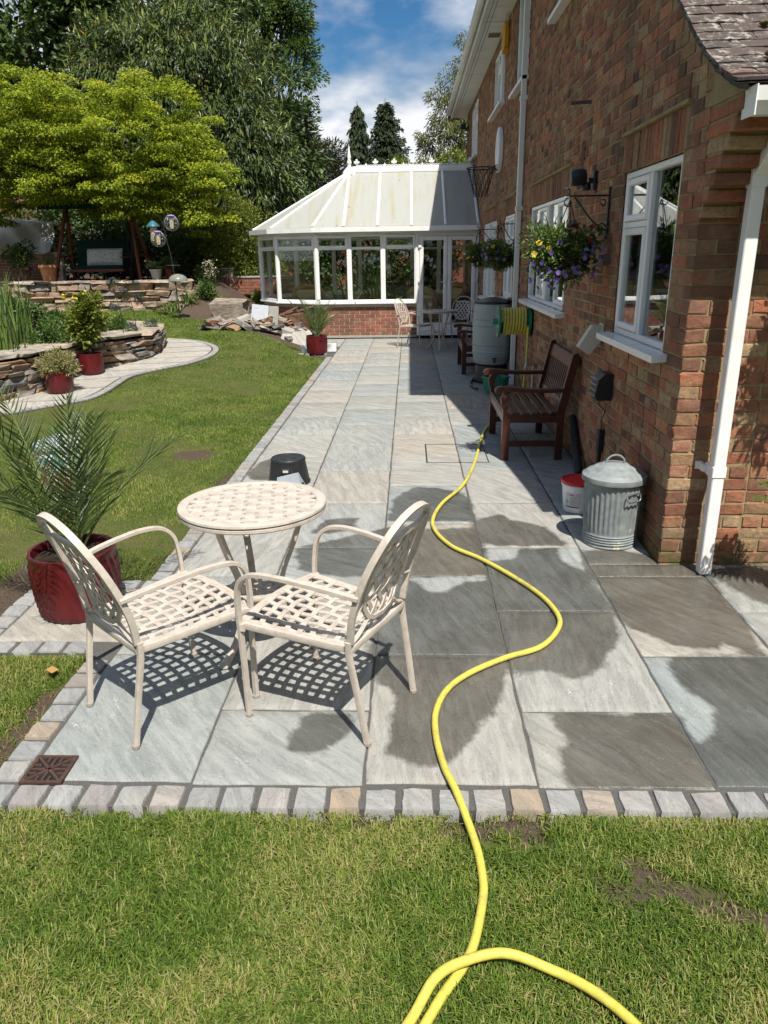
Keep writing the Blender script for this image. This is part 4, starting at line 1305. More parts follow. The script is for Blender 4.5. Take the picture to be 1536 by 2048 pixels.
# front slope bays
nb = 4
xs = [E_[1].x + (1.36 - 1.36)] 
bx_e = [-1.36 + (XW - .01 + 1.36) * k / nb for k in range(nb + 1)]
for side, yy in ((0, YC - OV), (1, YB + OV)):
    for k in range(nb):
        sheet([Vector((bx_e[k], yy, ZE + .02)), Vector((bx_e[k + 1], yy, ZE + .02)), Vector((bx_e[k + 1], YR, ZR)), Vector((bx_e[k], YR, ZR))])
    for k in range(nb + 1):
        rafter(Vector((bx_e[k] - (.03 if k == nb else 0), yy, ZE + .02)), Vector((bx_e[k] - (.03 if k == nb else 0), YR, ZR)))
    ea = E_[1] if side == 0 else E_[6]
    sheet([ea, Vector((bx_e[0], yy, ZE + .02)), hub])
for i in range(1, 6): sheet([E_[i], E_[i + 1], hub])
for i in range(1, 7): rafter(E_[i], hub)
b = cb2(); b.bar(Vector((-1.42, YR, ZR + .05)), ridgeR + Vector((0, 0, .05)), .12, .12, (0, 0, 1), .02); b.build('ridge', M['white'], con)
b = cb2(); b.lathe([(.16, -.04), (.15, .03), (.09, .09), (.05, .13)], 16, (hub.x, hub.y, hub.z)); b.build('hub_cap', M['white'], con, smooth=True)
b = cb2(); b.lathe([(.045, .10), (.05, .13), (.035, .16), (.05, .20), (.055, .23), (.035, .27), (.03, .30), (.045, .34), (.03, .40), (.012, .52), (.003, .60)], 14, (hub.x, hub.y, hub.z)); b.build('finial', M['white'], con, smooth=True)
# cresting
cr = cb2(); z0 = ZR + .108; y0_ = YR
cr.box((hub.x + .07, y0_ - .012, z0), (XW - .05, y0_ + .012, z0 + .03), .0)
crest = cr.build('cresting', M['white'], con)
x = hub.x + .17; k = 0
while x < XW - .1:
    b = cb2()
    if k % 2 == 0:
        c = (x, y0_, z0 + .115)
        b.box((x - .008, y0_ - .009, z0 + .029), (x + .008, y0_ + .009, z0 + .115))
        for (dx_, dz_) in ((-.04, 0), (.04, 0), (0, .042), (0, -.03)):
            b.tube([(x + dx_, y0_ - .009, c[2] + dz_), (x + dx_, y0_ + .009, c[2] + dz_)], .026, 10)
        b.tube([(x, y0_ - .0095, c[2]), (x, y0_ + .0095, c[2])], .024, 8)
        b.build('cross_ornament', M['white'], crest)
    else:
        b.tube([(x, y0_ - .009, z0 + .05), (x, y0_ + .009, z0 + .05)], .026, 10); b.tube([(x, y0_ - .0085, z0 + .082), (x, y0_ + .0085, z0 + .082)], .013, 8)
        b.build('knob_ornament', M['white'], crest)
    b = cb2()
    for s in (-1, 0, 1):
        a = [(x + .105 + s * .06 + .03 * math.cos(q), y0_, z0 + .03 + .024 * math.sin(q)) for q in np.linspace(0, math.pi, 7)]
        b.tube(a, .008, 5)
    b.build('scallop', M['white'], crest)
    x += .213; k += 1
# eaves gutter
b = cb2()
gpts = [Vector((e.x, e.y, ZE - .01)) for e in E_]
c0 = Vector((-1.441, YR))
gq = []
for i, e in enumerate(gpts):
    if i in (0, len(gpts) - 1): gq.append(Vector((e.x, e.y + (-.05 if i == 0 else .05), e.z)))
    else:
        d = Vector((e.x, e.y)) - c0; d.normalize(); gq.append(Vector((e.x + d.x * .05, e.y + d.y * .05, e.z)))
b.tube(gq, .05, prof=[(-1, -1), (1, -1), (1, .9), (.7, .9), (.7, -.6), (-.7, -.6), (-.7, .9), (-1, .9)], up=(0, 0, 1)); b.build('gutter', M['white'], con)

# furniture and plants inside, seen through the glass
def cushion(b, lo, hi, bev=.06): b.box(lo, hi, bev)
def sofa(name, loc, rz, wdt, label, seats=2):
    s = empty(name, loc, rz, label, 'sofa' if seats > 1 else 'armchair')
    b = MB(); b.box((-wdt / 2, -.38, .0), (wdt / 2, .38, .3), .05); b.build('base', M['rattan'], s)
    b = MB()
    for k in range(10):
        pass
    pts = [(-wdt / 2, -.36, .58), (-wdt / 2 - .02, .1, .62), (-wdt / 2 + .1, .36, .85), (0, .42, .93), (wdt / 2 - .1, .36, .85), (wdt / 2 + .02, .1, .62), (wdt / 2, -.36, .58)]
    b.tube(spline(pts, 6), .07, 10); b.build('rolled_rim', M['rattan'], s, smooth=True)
    b = MB(); b.box((-wdt / 2 + .02, .30, .28), (wdt / 2 - .02, .40, .86), .04); b.build('back_frame', M['rattan'], s)
    for sx in (-1, 1):
        b = MB(); b.box((sx * wdt / 2 - .05, -.34, .28), (sx * wdt / 2 + .05, .34, .58), .04); b.build('arm', M['rattan'], s)
    for k in range(seats):
        w_ = (wdt - .12) / seats; x0 = -wdt / 2 + .06 + k * w_
        b = MB(); b.box((x0, -.37, .30), (x0 + w_ - .01, .24, .46), .05); b.build('seat_cushion', M['beige'], s, smooth=True, auto=60)
        b = MB(); b.box((x0, .12, .46), (x0 + w_ - .01, .32, .90), .07); b.build('back_cushion', M['beige'], s, smooth=True, auto=60, rot=(R(-6), 0, 0))
    return s
sofa('rattan_sofa', (.85, 18.7, ZFL - .035), R(-80), 1.5, 'rattan sofa with beige cushions seen through the conservatory door')
sofa('rattan_armchair', (.45, 17.35, ZFL - .035), R(150), .8, 'rattan armchair with beige cushions just inside the glazed door', 1)
sofa('rattan_armchair', (-2.35, 18.6, ZFL - .035), R(20), .8, 'pale wicker armchair behind the angled conservatory windows', 1)
tb1 = empty('side_table', (-1.9, 17.75, ZFL - .035), 0, 'low teal covered table with glasses inside the conservatory', 'table')
b = MB(); b.lathe([(.3, .0), (.33, .05), (.33, .68), (.36, .70)], 24); b.build('table_cloth', simple('teal_cloth', (.03, .16, .2), .8), tb1, smooth=True, auto=50)
for k, (x, y) in enumerate(((-.15, -.12), (.05, -.18), (.2, -.05), (-.02, .1))):
    b = MB(); b.lathe([(.025, 0), (.03, .005), (.036, .11), (.034, .11), (.028, .01)], 14, capt=False); o = b.build('drinking_glass', M['glass_c'], loc=(-1.9 + x, 17.75 + y, ZFL - .035 + .701), smooth=True)
    tag(o, 'clear drinking glass on the teal table in the conservatory', 'glass', 'glasses on the conservatory table')

# ------------------------------------------------------------------ cast aluminium chairs and tables
def strip(b, pts, nrm, wd, th):
    """flat strip along pts, nrm per point"""
    n = len(pts); rg = []
    for i in range(n):
        d = (pts[min(i + 1, n - 1)] - pts[max(i - 1, 0)]).normalized(); nn = nrm[i]; s = d.cross(nn).normalized()
        p = pts[i]
        rg.append([b.av(p + s * wd / 2 + nn * th / 2), b.av(p - s * wd / 2 + nn * th / 2), b.av(p - s * wd / 2 - nn * th / 2), b.av(p + s * wd / 2 - nn * th / 2)])
    for P_, Q_ in zip(rg, rg[1:]):
        for k in range(4): b.f.append([P_[k], P_[(k + 1) % 4], Q_[(k + 1) % 4], Q_[k]])
    b.f.append(rg[0][::-1]); b.f.append(rg[-1])
def lattice(poly, mapf, fams, wd, th, weave=.004, step=.012):
    """fams: list of (angle, spacing, offset). strips clipped to the outline, woven over and under"""
    b = MB()
    n = len(poly)
    for fi, (ang, sp, of) in enumerate(fams):
        d = Vector((math.cos(ang), math.sin(ang))); nr = Vector((-d.y, d.x))
        other = fams[1 - fi]
        od = Vector((math.cos(other[0]), math.sin(other[0]))); onr = Vector((-od.y, od.x))
        cs = [Vector(p).dot(nr) for p in poly]
        k0, k1 = math.ceil((min(cs) - of) / sp), math.floor((max(cs) - of) / sp)
        for k in range(k0, k1 + 1):
            c = k * sp + of
            ts = []
            for i in range(n):
                p, q = Vector(poly[i]), Vector(poly[(i + 1) % n])
                a, e = p.dot(nr) - c, q.dot(nr) - c
                if (a > 0) != (e > 0): ts.append((p + (q - p) * (a / (a - e))).dot(d))
            ts.sort()
            for t0, t1 in zip(ts[::2], ts[1::2]):
                if t1 - t0 < .012: continue
                m_ = max(2, int((t1 - t0) / step))
                pts, nn = [], []
                for i in range(m_ + 1):
                    q = d * (t0 + (t1 - t0) * i / m_) + nr * c
                    p3, n3 = mapf(q.x, q.y)
                    ph = (q.dot(onr) - other[2]) / other[1] * math.pi
                    sg = (1 if fi == 0 else -1) * (1 if k % 2 == 0 else -1)
                    pts.append(p3 + n3 * (weave * sg * math.cos(ph))); nn.append(n3)
                strip(b, pts, nn, wd, th)
    return b
RP = [(-.9, -1), (.9, -1), (1, -.8), (1, .8), (.9, 1), (-.9, 1), (-1, .8), (-1, -.8)]
def rprof(w_, t_): return [(a * w_ / 2, c * t_ / 2) for a, c in RP]
BCV = ([.0, .40, .55, .70, .82, .90], [-.245, -.205, -.226, -.278, -.332, -.368])
def backy(z): return float(np.interp(z, BCV[0], BCV[1]))
def make_chair(label, group=None, name='garden_chair'):
    c = empty(name, (0, 0, 0), 0, label, 'chair', group)
    mt = M['cream']
    # rear legs rise into the hoop of the back
    for s in (-1, 1):
        b = MB(); b.tube(spline([(s * .20, -.262, 0), (s * .207, -.235, .18), (s * .215, -.205, .36), (s * .218, -.203, .43)], 5), 1, prof=rprof(.017, .022), up=(0, 1, .15)); b.build('leg', mt, c, smooth=True, auto=35)
        b = MB(); b.tube([(s * .2, -.262, -.0), (s * .2, -.262, .012)], .015, 10); b.build('foot_cap', simple('rubber_foot', (.25, .22, .18)) if 'rf' not in M else M['rf'], c)
    hoop = []
    for (x, z) in ((-.212, .425), (-.220, .52), (-.220, .62), (-.206, .72), (-.174, .81), (-.125, .868), (-.065, .895), (0, .902)): hoop.append((x, backy(z), z))
    hoop = hoop + [(-x, y, z) for x, y, z in hoop[::-1][1:]]
    b = MB(); b.tube(spline(hoop, 4), 1, prof=rprof(.015, .025), up=(0, 1, .4)); b.build('back_hoop', mt, c, smooth=True, auto=35)
    # shield shaped lattice
    half = [(0, .462), (.06, .468), (.105, .49), (.135, .535), (.148, .60), (.146, .68), (.136, .75), (.122, .795), (.07, .81), (0, .815)]
    out_ = half + [(-x, z) for x, z in half[::-1][1:-1]]
    def mb_(x, z):
        y = backy(z); dz = .01; t_ = Vector((0, backy(z + dz) - backy(z - dz), 2 * dz)).normalized()
        bow = -.03 * (1 - (x / .2) ** 2)
        return Vector((x, y + bow + .02, z)), Vector((0, t_.z, -t_.y))
    lb_ = lattice(out_, mb_, [(R(52), .056, .028), (R(128), .056, .028)], .019, .005, .003)
    lb_.build('back_lattice', mt, c)
    b = MB(); b.tube([tuple(mb_(x, z)[0]) for x, z in out_], 1, prof=rprof(.02, .014), closed=True, up=(0, 1, .2)); b.build('back_surround', mt, c, smooth=True, auto=40)
    for s in (-1, 1):
        b = MB(); p0 = mb_(s * .12, .79)[0]; b.tube(spline([p0, (s * .14, backy(.82), .82), (s * .16, backy(.835), .832)], 4), .010, 6); b.build('scroll', mt, c, smooth=True); b = MB()
        p0 = mb_(s * .145, .56)[0]; b.tube(spline([p0, (s * .2, backy(.55) - .005, .55), (s * .222, backy(.545), .545)], 4), .009, 6); b.build('scroll', mt, c, smooth=True); b = MB(); p0 = mb_(s * .1, .475)[0]; b.tube(spline([p0, (s * .15, -.21, .435), (s * .2, -.205, .415)], 4), .009, 6); b.build('scroll', mt, c, smooth=True)
    # seat
    zb, zf = .405, .425
    def seatp(u, v):   # u -1..1 across, v 0..1 back to front
        wv = .205 + (.252 - .205) * v
        x = u * wv; y = -.205 + .46 * v + .035 * (1 - u * u) * (v - .1)
        z = zb + (zf - zb) * v - .018 * (1 - u * u) * math.sin(math.pi * min(1, max(0, v)))
        return Vector((x, y, z))
    def ms(x, y):
        u, v = x / .225, y / .46
        # arcs bow towards the front
        vv = v + .10 * (1 - u * u) * math.sin(math.pi * min(1, max(0, v))) - .05 * math.sin(math.pi * min(1, max(0, v)))
        return seatp(u * (1 + .0 * v), vv), Vector((0, 0, 1))
    outl = [(-.215, .02), (.215, .02), (.215, .445), (-.215, .445)]
    lattice(outl, ms, [(0, .052, .026), (math.pi / 2, .052, .0)], .022, .006, .0025).build('seat_lattice', mt, c)
    ed = [seatp(u, v) for u, v in [(-1, 0), (1, 0)]] + [seatp(1, k / 6) for k in range(1, 7)] + [seatp(1 - k / 4, 1) for k in range(1, 9)] + [seatp(-1, 1 - k / 6) for k in range(1, 6)]
    b = MB(); b.tube([p + Vector((0, 0, -.012)) for p in ed], 1, closed=True, prof=rprof(.021, .026), up=(0, 0, 1)); b.build('seat_frame', mt, c, smooth=True, auto=30)
    # arm and front leg in one sweep
    for s in (-1, 1):
        pth = [(s * .226, -.255, .615), (s * .255, -.12, .640), (s * .275, .04, .655), (s * .280, .14, .652), (s * .278, .20, .632), (s * .273, .237, .585), (s * .268, .25, .50), (s * .262, .252, .40), (s * .255, .252, .2), (s * .247, .256, 0)]
        b = MB(); b.tube(spline(pth, 5), 1, prof=rprof(.023, .016), up=None); b.build('arm', mt, c, smooth=True, auto=35)
        b = MB(); b.tube([(s * .247, .256, 0), (s * .247, .256, .012)], .016, 10); b.build('foot_cap', M['rf'], c)
        b = MB(); b.bar((s * .252, .235, .41), (s * .262, .252, .41), .03, .03, (0, 0, 1)); b.build('joint', mt, c)
    return c
M['rf'] = simple('rubber_foot', (.30, .26, .21), .7)
def make_table(label):
    tt = empty('bistro_table', (0, 0, 0), 0, label, 'table')
    mt = M['cream']; Rr, H = .325, .72
    b = MB(); b.lathe([(Rr - .045, H - .030), (Rr - .006, H - .040), (Rr, H - .034), (Rr, H - .022), (Rr - .008, H - .019), (Rr - .008, H - .016), (Rr + .002, H - .012), (Rr, H - .003), (Rr - .01, H), (Rr - .038, H), (Rr - .043, H - .004), (Rr - .045, H - .030)], 72, capb=False, capt=False); b.build('rim', mt, tt, smooth=True, auto=35)
    circ = [((Rr - .04) * math.cos(a), (Rr - .04) * math.sin(a)) for a in np.linspace(0, 2 * math.pi, 49)[:-1]]
    lattice(circ, lambda x, y: (Vector((x, y, H - .010)), Vector((0, 0, 1))), [(R(8), .058, .0), (R(98), .058, .0)], .040, .006, .0035).build('top_lattice', mt, tt)
    for k in range(3):
        a = R(236.6 + 120 * k)
        pts = [(r_ * math.cos(a), r_ * math.sin(a), z) for r_, z in ((.225, H - .03), (.20, .60), (.165, .50), (.125, .40), (.105, .31), (.11, .22), (.145, .12), (.20, .05), (.247, .012))]
        b = MB(); b.tube(spline(pts, 4), 1, prof=rprof(.030, .020), up=(math.cos(a), math.sin(a), .3)); b.build('leg', mt, tt, smooth=True, auto=35)
        b = MB(); p = pts[-1]; b.lathe([(.021, 0), (.026, .006), (.024, .02), (.014, .03)], 12, (p[0], p[1], 0)); b.build('foot', mt, tt, smooth=True)
    rg = [(.125 * math.cos(a), .125 * math.sin(a), .30) for a in np.linspace(0, 2 * math.pi, 33)[:-1]]
    b = MB(); b.tube(rg, 1, prof=rprof(.022, .02), closed=True, up=(0, 0, 1)); b.build('ring_stretcher', mt, tt, smooth=True, auto=35)
    circ = [(.118 * math.cos(a), .118 * math.sin(a)) for a in np.linspace(0, 2 * math.pi, 25)[:-1]]
    lattice(circ, lambda x, y: (Vector((x, y, .30)), Vector((0, 0, 1))), [(R(8), .05, .0), (R(98), .05, .0)], .022, .005, .002).build('shelf_lattice', mt, tt)
    b = MB(); rg = [(.21 * math.cos(a), .21 * math.sin(a), H - .032) for a in np.linspace(0, 2 * math.pi, 33)[:-1]]; b.tube(rg, .012, 6, closed=True); b.build('under_ring', mt, tt, smooth=True)
    return tt
ch = make_chair('cream lattice chair at the left, its back towards the potted palm')
ch.location = (-1.003, 2.662, .002); ch.rotation_euler = (0, 0, R(-43.5))
c2 = copy_tree(ch); tag(c2, 'cream lattice chair at the right of the near table, beside the hose'); c2.location = (-.311, 2.656, .002); c2.rotation_euler = (0, 0, R(64))
c3 = copy_tree(ch); tag(c3, 'cream lattice chair in sun by the conservatory brick wall'); c3.location = (.09, 15.0, .002); c3.rotation_euler = (0, 0, R(-118))
c4 = copy_tree(ch); tag(c4, 'cream lattice chair in shade before the conservatory door'); c4.location = (.98, 15.35, .002); c4.rotation_euler = (0, 0, R(160))
tb = make_table('round cream lattice table between the two near chairs'); tb.location = (-.70, 3.12, .002)
tb2 = copy_tree(tb); tag(tb2, 'round cream lattice table standing in shade by the conservatory door'); tb2.location = (.56, 14.55, .002); tb2.rotation_euler = (0, 0, R(35))

# ------------------------------------------------------------------ hardwood garden seats
def bench(label, W_=1.10):
    s = empty('garden_bench', (0, 0, 0), 0, label, 'bench', 'hardwood benches against the house wall')
    wd = M['wood']
    # local: faces -x, length along y
    for sy in (-1, 1):
        y = sy * (W_ / 2 - .03)
        b = MB(); b.prism([(-.27, 0), (-.205, 0), (-.205, .40), (-.21, .46), (-.235, .50), (-.225, .555), (-.20, .60), (-.265, .60), (-.29, .555), (-.285, .50), (-.27, .45)], y - .03, y + .03, 'y'); b.build('leg', wd, s)
        b = MB(); b.prism([(.20, 0), (.265, 0), (.265, .42), (.365, .90), (.345, .935), (.305, .92), (.20, .44)], y - .028, y + .028, 'y'); b.build('rear_leg', wd, s)
        arm = [(-.335, .595), (-.345, .62), (-.33, .645), (-.29, .655), (-.2, .648), (-.05, .632), (.10, .628), (.26, .632), (.255, .60), (.1, .597), (-.05, .60), (-.2, .612), (-.28, .60)]
        b = MB(); b.prism(arm, y - .038, y + .038, 'y'); b.build('armrest', wd, s, smooth=True, auto=40)
        b = MB(); b.box((-.21, y - .02, .335), (.205, y + .02, .405), .003); b.build('side_rail', wd, s)
        b = MB(); b.box((-.21, y - .017, .12), (.205, y + .017, .17), .003); b.build('stretcher', wd, s)
    b = MB(); b.box((-.265, -W_ / 2 + .06, .33), (-.235, W_ / 2 - .06, .405), .003); b.build('front_rail', wd, s)
    b = MB(); b.box((.22, -W_ / 2 + .05, .33), (.25, W_ / 2 - .05, .40), .003); b.build('back_rail', wd, s)
    for k in range(6):
        x = -.265 + k * .082
        z = .412 - .012 * math.sin(k / 5 * math.pi)
        b = MB(); b.box((x, -W_ / 2 + .004, z), (x + .066, W_ / 2 - .004, z + .020), .004); b.build('seat_slat', wd, s)
    Mx = Matrix.Translation((.235, 0, .44)) @ Matrix.Rotation(R(12), 4, 'Y')
    b = MB(); b.M = Mx; b.box((-.012, -W_ / 2 + .055, .355), (.022, W_ / 2 - .055, .47), .008); b.build('top_rail', wd, s)
    b = MB(); b.M = Mx; b.box((-.010, -W_ / 2 + .055, .03), (.018, W_ / 2 - .055, .08), .004); b.build('lower_rail', wd, s)
    n = 13
    for k in range(n):
        y = (-W_ / 2 + .10) + (W_ - .20) * k / (n - 1)
        b = MB(); b.M = Mx; b.box((-.004, y - .016, .078), (.014, y + .016, .357), .003); b.build('back_slat', wd, s)
    return s
b1 = bench('dark varnished hardwood bench nearest the dustbin, half in shade'); b1.location = (1.08, 6.97, .002)
b2 = copy_tree(b1); tag(b2, 'dark varnished hardwood bench in shade beyond the water butt'); b2.location = (1.06, 11.92, .002)

# ------------------------------------------------------------------ hose, bin, bucket, stool ...
H1 = [(1.30, 9.0), (1.20, 8.7), (1.027, 8.298), (0.802, 7.652), (0.695, 7.111), (0.556, 6.248), (0.415, 5.624), (0.239, 5.194), (0.159, 4.849), (0.171, 4.597), (0.266, 4.333), (0.42, 4.141), (0.569, 3.901), (0.696, 3.64), (0.746, 3.409), (0.716, 3.251), (0.604, 3.081), (0.429, 2.981), (0.261, 2.853), (0.156, 2.722), (0.102, 2.56), (0.097, 2.397), (0.12, 2.223), (0.155, 2.093), (0.185, 1.975), (0.207, 1.845), (0.213, 1.728), (0.205, 1.656), (0.172, 1.524), (0.133, 1.441), (0.078, 1.364), (0.033, 1.289), (-.02, 1.2), (-.1, 1.1)]
H2 = [(-.2, 1.05), (-.1, 1.15), (-0.003, 1.288), (0.06, 1.384), (0.139, 1.434), (0.245, 1.458), (0.357, 1.432), (0.447, 1.379), (0.525, 1.3), (.62, 1.15), (.7, 1.0)]
HR = .0132
def hz(x, y): return HR + (.003 if y > 2.02 else -.014)
hp_ = [(1.40, 9.05, .9), (1.39, 9.02, .5), (1.36, 9.03, .12)] + [(x, y, hz(x, y)) for x, y in H1]
hp_ += [(-.2, 1.04, .01), (-.28, 1.0, .012), (-.28, 1.06, .012)]
for i, (x, y) in enumerate(H2): hp_.append((x, y, hz(x, y) + (.033 if 3 <= i <= 5 else .012)))
b = MB(); b.tube(spline(hp_, 9), HR, 12)
o = b.build('garden_hose', M['hose'], smooth=True); tag(o, 'long yellow garden hose snaking over paving and grass', 'hose')
# galvanised dustbin
bin_ = empty('dustbin', (1.262, 4.455, .002), 0, 'ribbed galvanised dustbin with domed lid at the house corner', 'dustbin')
nf = 34
def ribs(r, z, t_):
    k = sstep(.095, .115, z) * (1 - sstep(.345, .365, z))
    return r + .0042 * k * (math.cos(nf * t_))
bin_.scale = (1, 1, 1.07)
prf = [(.158, 0), (.163, .004), (.163, .012), (.158, .016)]
for z in (.03, .045, .06, .075): prf += [(.160, z - .006), (.165, z), (.160, z + .006)]
prf += [(.161 + .012 * (z - .09) / .3, z) for z in np.linspace(.09, .40, 12)]
b = MB(); b.lathe(prf, 34 * 6, fr=ribs, capt=False); b.build('body', M['galv'], bin_, smooth=True, auto=60)
b = MB(); b.lathe([(.190, .392), (.193, .388), (.195, .394), (.193, .418), (.184, .424), (.170, .430), (.165, .438), (.16, .440), (.13, .452), (.122, .462), (.115, .464), (.085, .473), (.078, .480), (.07, .482), (.0, .486)], 64, capb=False, capt=False); lid = b.build('lid', M['galv'], bin_, smooth=True, auto=50)
b = MB(); b.tube(spline([(-.055, 0, .478), (-.05, 0, .505), (-.02, 0, .527), (.02, 0, .527), (.05, 0, .505), (.055, 0, .478)], 5), .006, 8); b.build('lid_handle', M['galv'], lid, smooth=True)
for a0 in (-62, 118):
    a = R(a0); d = Vector((math.cos(a), math.sin(a), 0)); s = Vector((-d.y, d.x, 0)); c0 = d * .178
    q = [c0 + s * x + Vector((0, 0, z)) + d * o_ for x, z, o_ in ((-.05, .335, 0), (-.055, .312, .006), (-.04, .298, .012), (.035, .300, .012), (.05, .318, .006), (.048, .338, 0), (0, .340, 0))]
    b = MB(); b.tube(spline(q + [q[0]], 4), .0045, 6); b.build('side_handle', M['metalgrey'], bin_, smooth=True)
# white bucket with red lid
bk = empty('bucket', (1.205, 5.085, .002), 0, 'white plastic bucket with a red lid behind the dustbin', 'bucket')
b = MB(); b.lathe([(.105, 0), (.108, .004), (.122, .185), (.128, .187), (.128, .20), (.123, .202), (.123, .212)], 40); b.build('body', M['whitebox'], bk, smooth=True, auto=40)
b = MB(); b.lathe([(.131, .205), (.133, .207), (.133, .224), (.129, .228), (.122, .228), (.119, .221), (.0, .219)], 40, capb=False); b.build('lid', M['red'], bk, smooth=True, auto=40)
a_c = R(228)
def onbk(a, z, e): r = .1055 + (.122 - .108) * z / .185 + .0035 + e; return (r * math.cos(a), r * math.sin(a), z)
def bkpatch(name, a0, a1, z0, z1, mat, e=.0):
    b = MB(); n = 8
    for k in range(n):
        p, q = a0 + (a1 - a0) * k / n, a0 + (a1 - a0) * (k + 1) / n
        b.quad(onbk(p, z0, e), onbk(q, z0, e), onbk(q, z1, e), onbk(p, z1, e))
    return b.build(name, mat, bk)
bkpatch('label', R(205), R(262), .045, .15, simple('grey_label', (.58, .58, .57), .6, bump=0))
bkpatch('label_stripe', R(208), R(259), .042, .05, M['iron'], .0008)
bkpatch('label_title', R(224), R(240), .132, .139, M['red'], .0008)
for k in range(7): bkpatch('label_text', R(226), R(226 + 26 - (k % 3) * 4), .118 - k * .0095, .1205 - k * .0095, simple('label_ink', (.2, .2, .2)) if k == 0 else bpy.data.materials['label_ink'], .0008)
for k in range(6): bkpatch('barcode_bar', R(209 + 1.6 * k), R(209.9 + 1.6 * k), .075, .095, bpy.data.materials['label_ink'], .0008)
# step stool and grey plastic wedge
st = empty('step_stool', (-.985, 5.80, .002), 0, 'black round plastic step stool behind the near table', 'stool')
b = MB(); b.lathe([(.172, 0), (.174, .012), (.166, .02), (.139, .178), (.141, .182), (.141, .196), (.134, .206), (.120, .208), (.118, .204), (.062, .204), (.06, .208), (.0, .208)], 48); b.build('body', M['black'], st, smooth=True, auto=35)
for k in range(8):
    a = R(22 + 45 * k); b = MB(); b.bar((.1405 * math.cos(a), .1405 * math.sin(a), .155), (.139 * math.cos(a), .139 * math.sin(a), .180), .012, .006, (math.cos(a), math.sin(a), 0)); b.build('slot', M['iron'], st)
b = MB(); b.box((-.035, -.157, .115), (.035, -.147, .15), .003); b.build('grip_recess', M['iron'], st)
b = MB(); b.box((-.022, -.160, .118), (.022, -.1575, .138), .001); b.build('sticker', M['creambox'], st)
gw = empty('plastic_cover', (-.94, 5.56, .002), R(-12), 'grey plastic cover propped in front of the black stool', 'plastic cover')
b = MB(); b.prism([(-.11, 0), (.11, 0), (.06, .135), (.045, .14), (-.11, .095)], -.02, .02, 'y'); b.build('face_panel', M['greyplastic'], gw, rot=(R(-18), 0, 0))
b = MB(); b.prism([(-.0, 0), (.13, .0), (.055, .135), (.03, .13)], .0, .012, 'x'); b.build('side_panel', M['greyplastic'], gw, loc=(.075, .0, .0), rot=(0, R(-14), 0))
b = MB(); b.box((.0, .02, .02), (.006, .06, .06), .002); b.build('socket_hole', M['iron'], gw, loc=(.10, .0, .0), rot=(0, R(-14), 0))
# water butt on its stand
wb = empty('water_butt', (1.165, 10.72, .002), 0, 'grey green plastic water butt with black lid by the downpipe', 'water butt')
b = MB(); b.lathe([(.24, 0), (.25, .01), (.22, .24), (.20, .25)], 24); b.build('stand', M['black'], wb, smooth=True, auto=40)
prf = [(.19, .25), (.235, .265), (.262, .33), (.272, .40), (.274, .415), (.282, .43), (.274, .445), (.277, .50), (.277, .515), (.286, .53), (.277, .545), (.279, .75), (.278, .775), (.287, .79), (.278, .805), (.276, .85), (.275, .86), (.283, .87), (.274, .88), (.262, 1.04), (.25, 1.09), (.235, 1.095)]
b = MB(); b.lathe(prf, 48); b.build('barrel', M['butt'], wb, smooth=True, auto=30)
b = MB(); b.lathe([(.262, 1.075), (.265, 1.08), (.262, 1.105), (.20, 1.125), (.08, 1.155), (0, 1.16)], 32, capb=False); b.build('lid', M['black'], wb, smooth=True, auto=30)
b = MB(); b.tube([(0, -.262, .34), (0, -.33, .335), (0, -.335, .30)], .016, 8); b.tube([(-.03, -.30, .36), (.03, -.30, .36)], .008, 6); b.build('tap', M['black'], wb, smooth=True)
b = MB(); b.tube([(.20, -.10, 1.13), (.24, -.26, 1.13)], .03, 10); b.build('rain_diverter', M['black'], wb)
# hose reel on the wall
rl = empty('hose_reel', (1.25, 9.25, .96), R(-90), 'green wall mounted hose reel wound with yellow hose', 'hose reel')
for k, y in enumerate((-.19, .17)):
    b = MB(); b.tube([(0, y, 0), (0, y + .022, 0)], .19, 32); dsc = b.build('reel_disc', M['green_plastic'], rl)
    for q in range(6):
        a = q * math.pi / 3; b = MB(); b.tube([(.12 * math.cos(a), y - .004, .12 * math.sin(a)), (.12 * math.cos(a), y + .026, .12 * math.sin(a))], .035, 12); b.build('disc_boss', M['green_plastic'], dsc)
b = MB(); b.tube([(0, -.25, 0), (0, -.17, 0)], .035, 12); b.build('crank', M['green_plastic'], rl)
coil = []
for i in range(9 * 20):
    a = 2 * math.pi * i / 20; coil.append((.145 * math.cos(a), -.150 + .31 * i / (9 * 20), .145 * math.sin(a)))
b = MB(); b.tube(coil, .0165, 8); b.build('wound_hose', M['hose'], rl, smooth=True)
b = MB(); b.tube([(0, -.16, 0), (0, .17, 0)], .125, 20); b.build('drum', M['green_plastic'], rl)
b = MB(); b.box((-.05, .192, -.12), (.05, .215, .12), .004); b.build('wall_bracket', M['green_plastic'], rl)
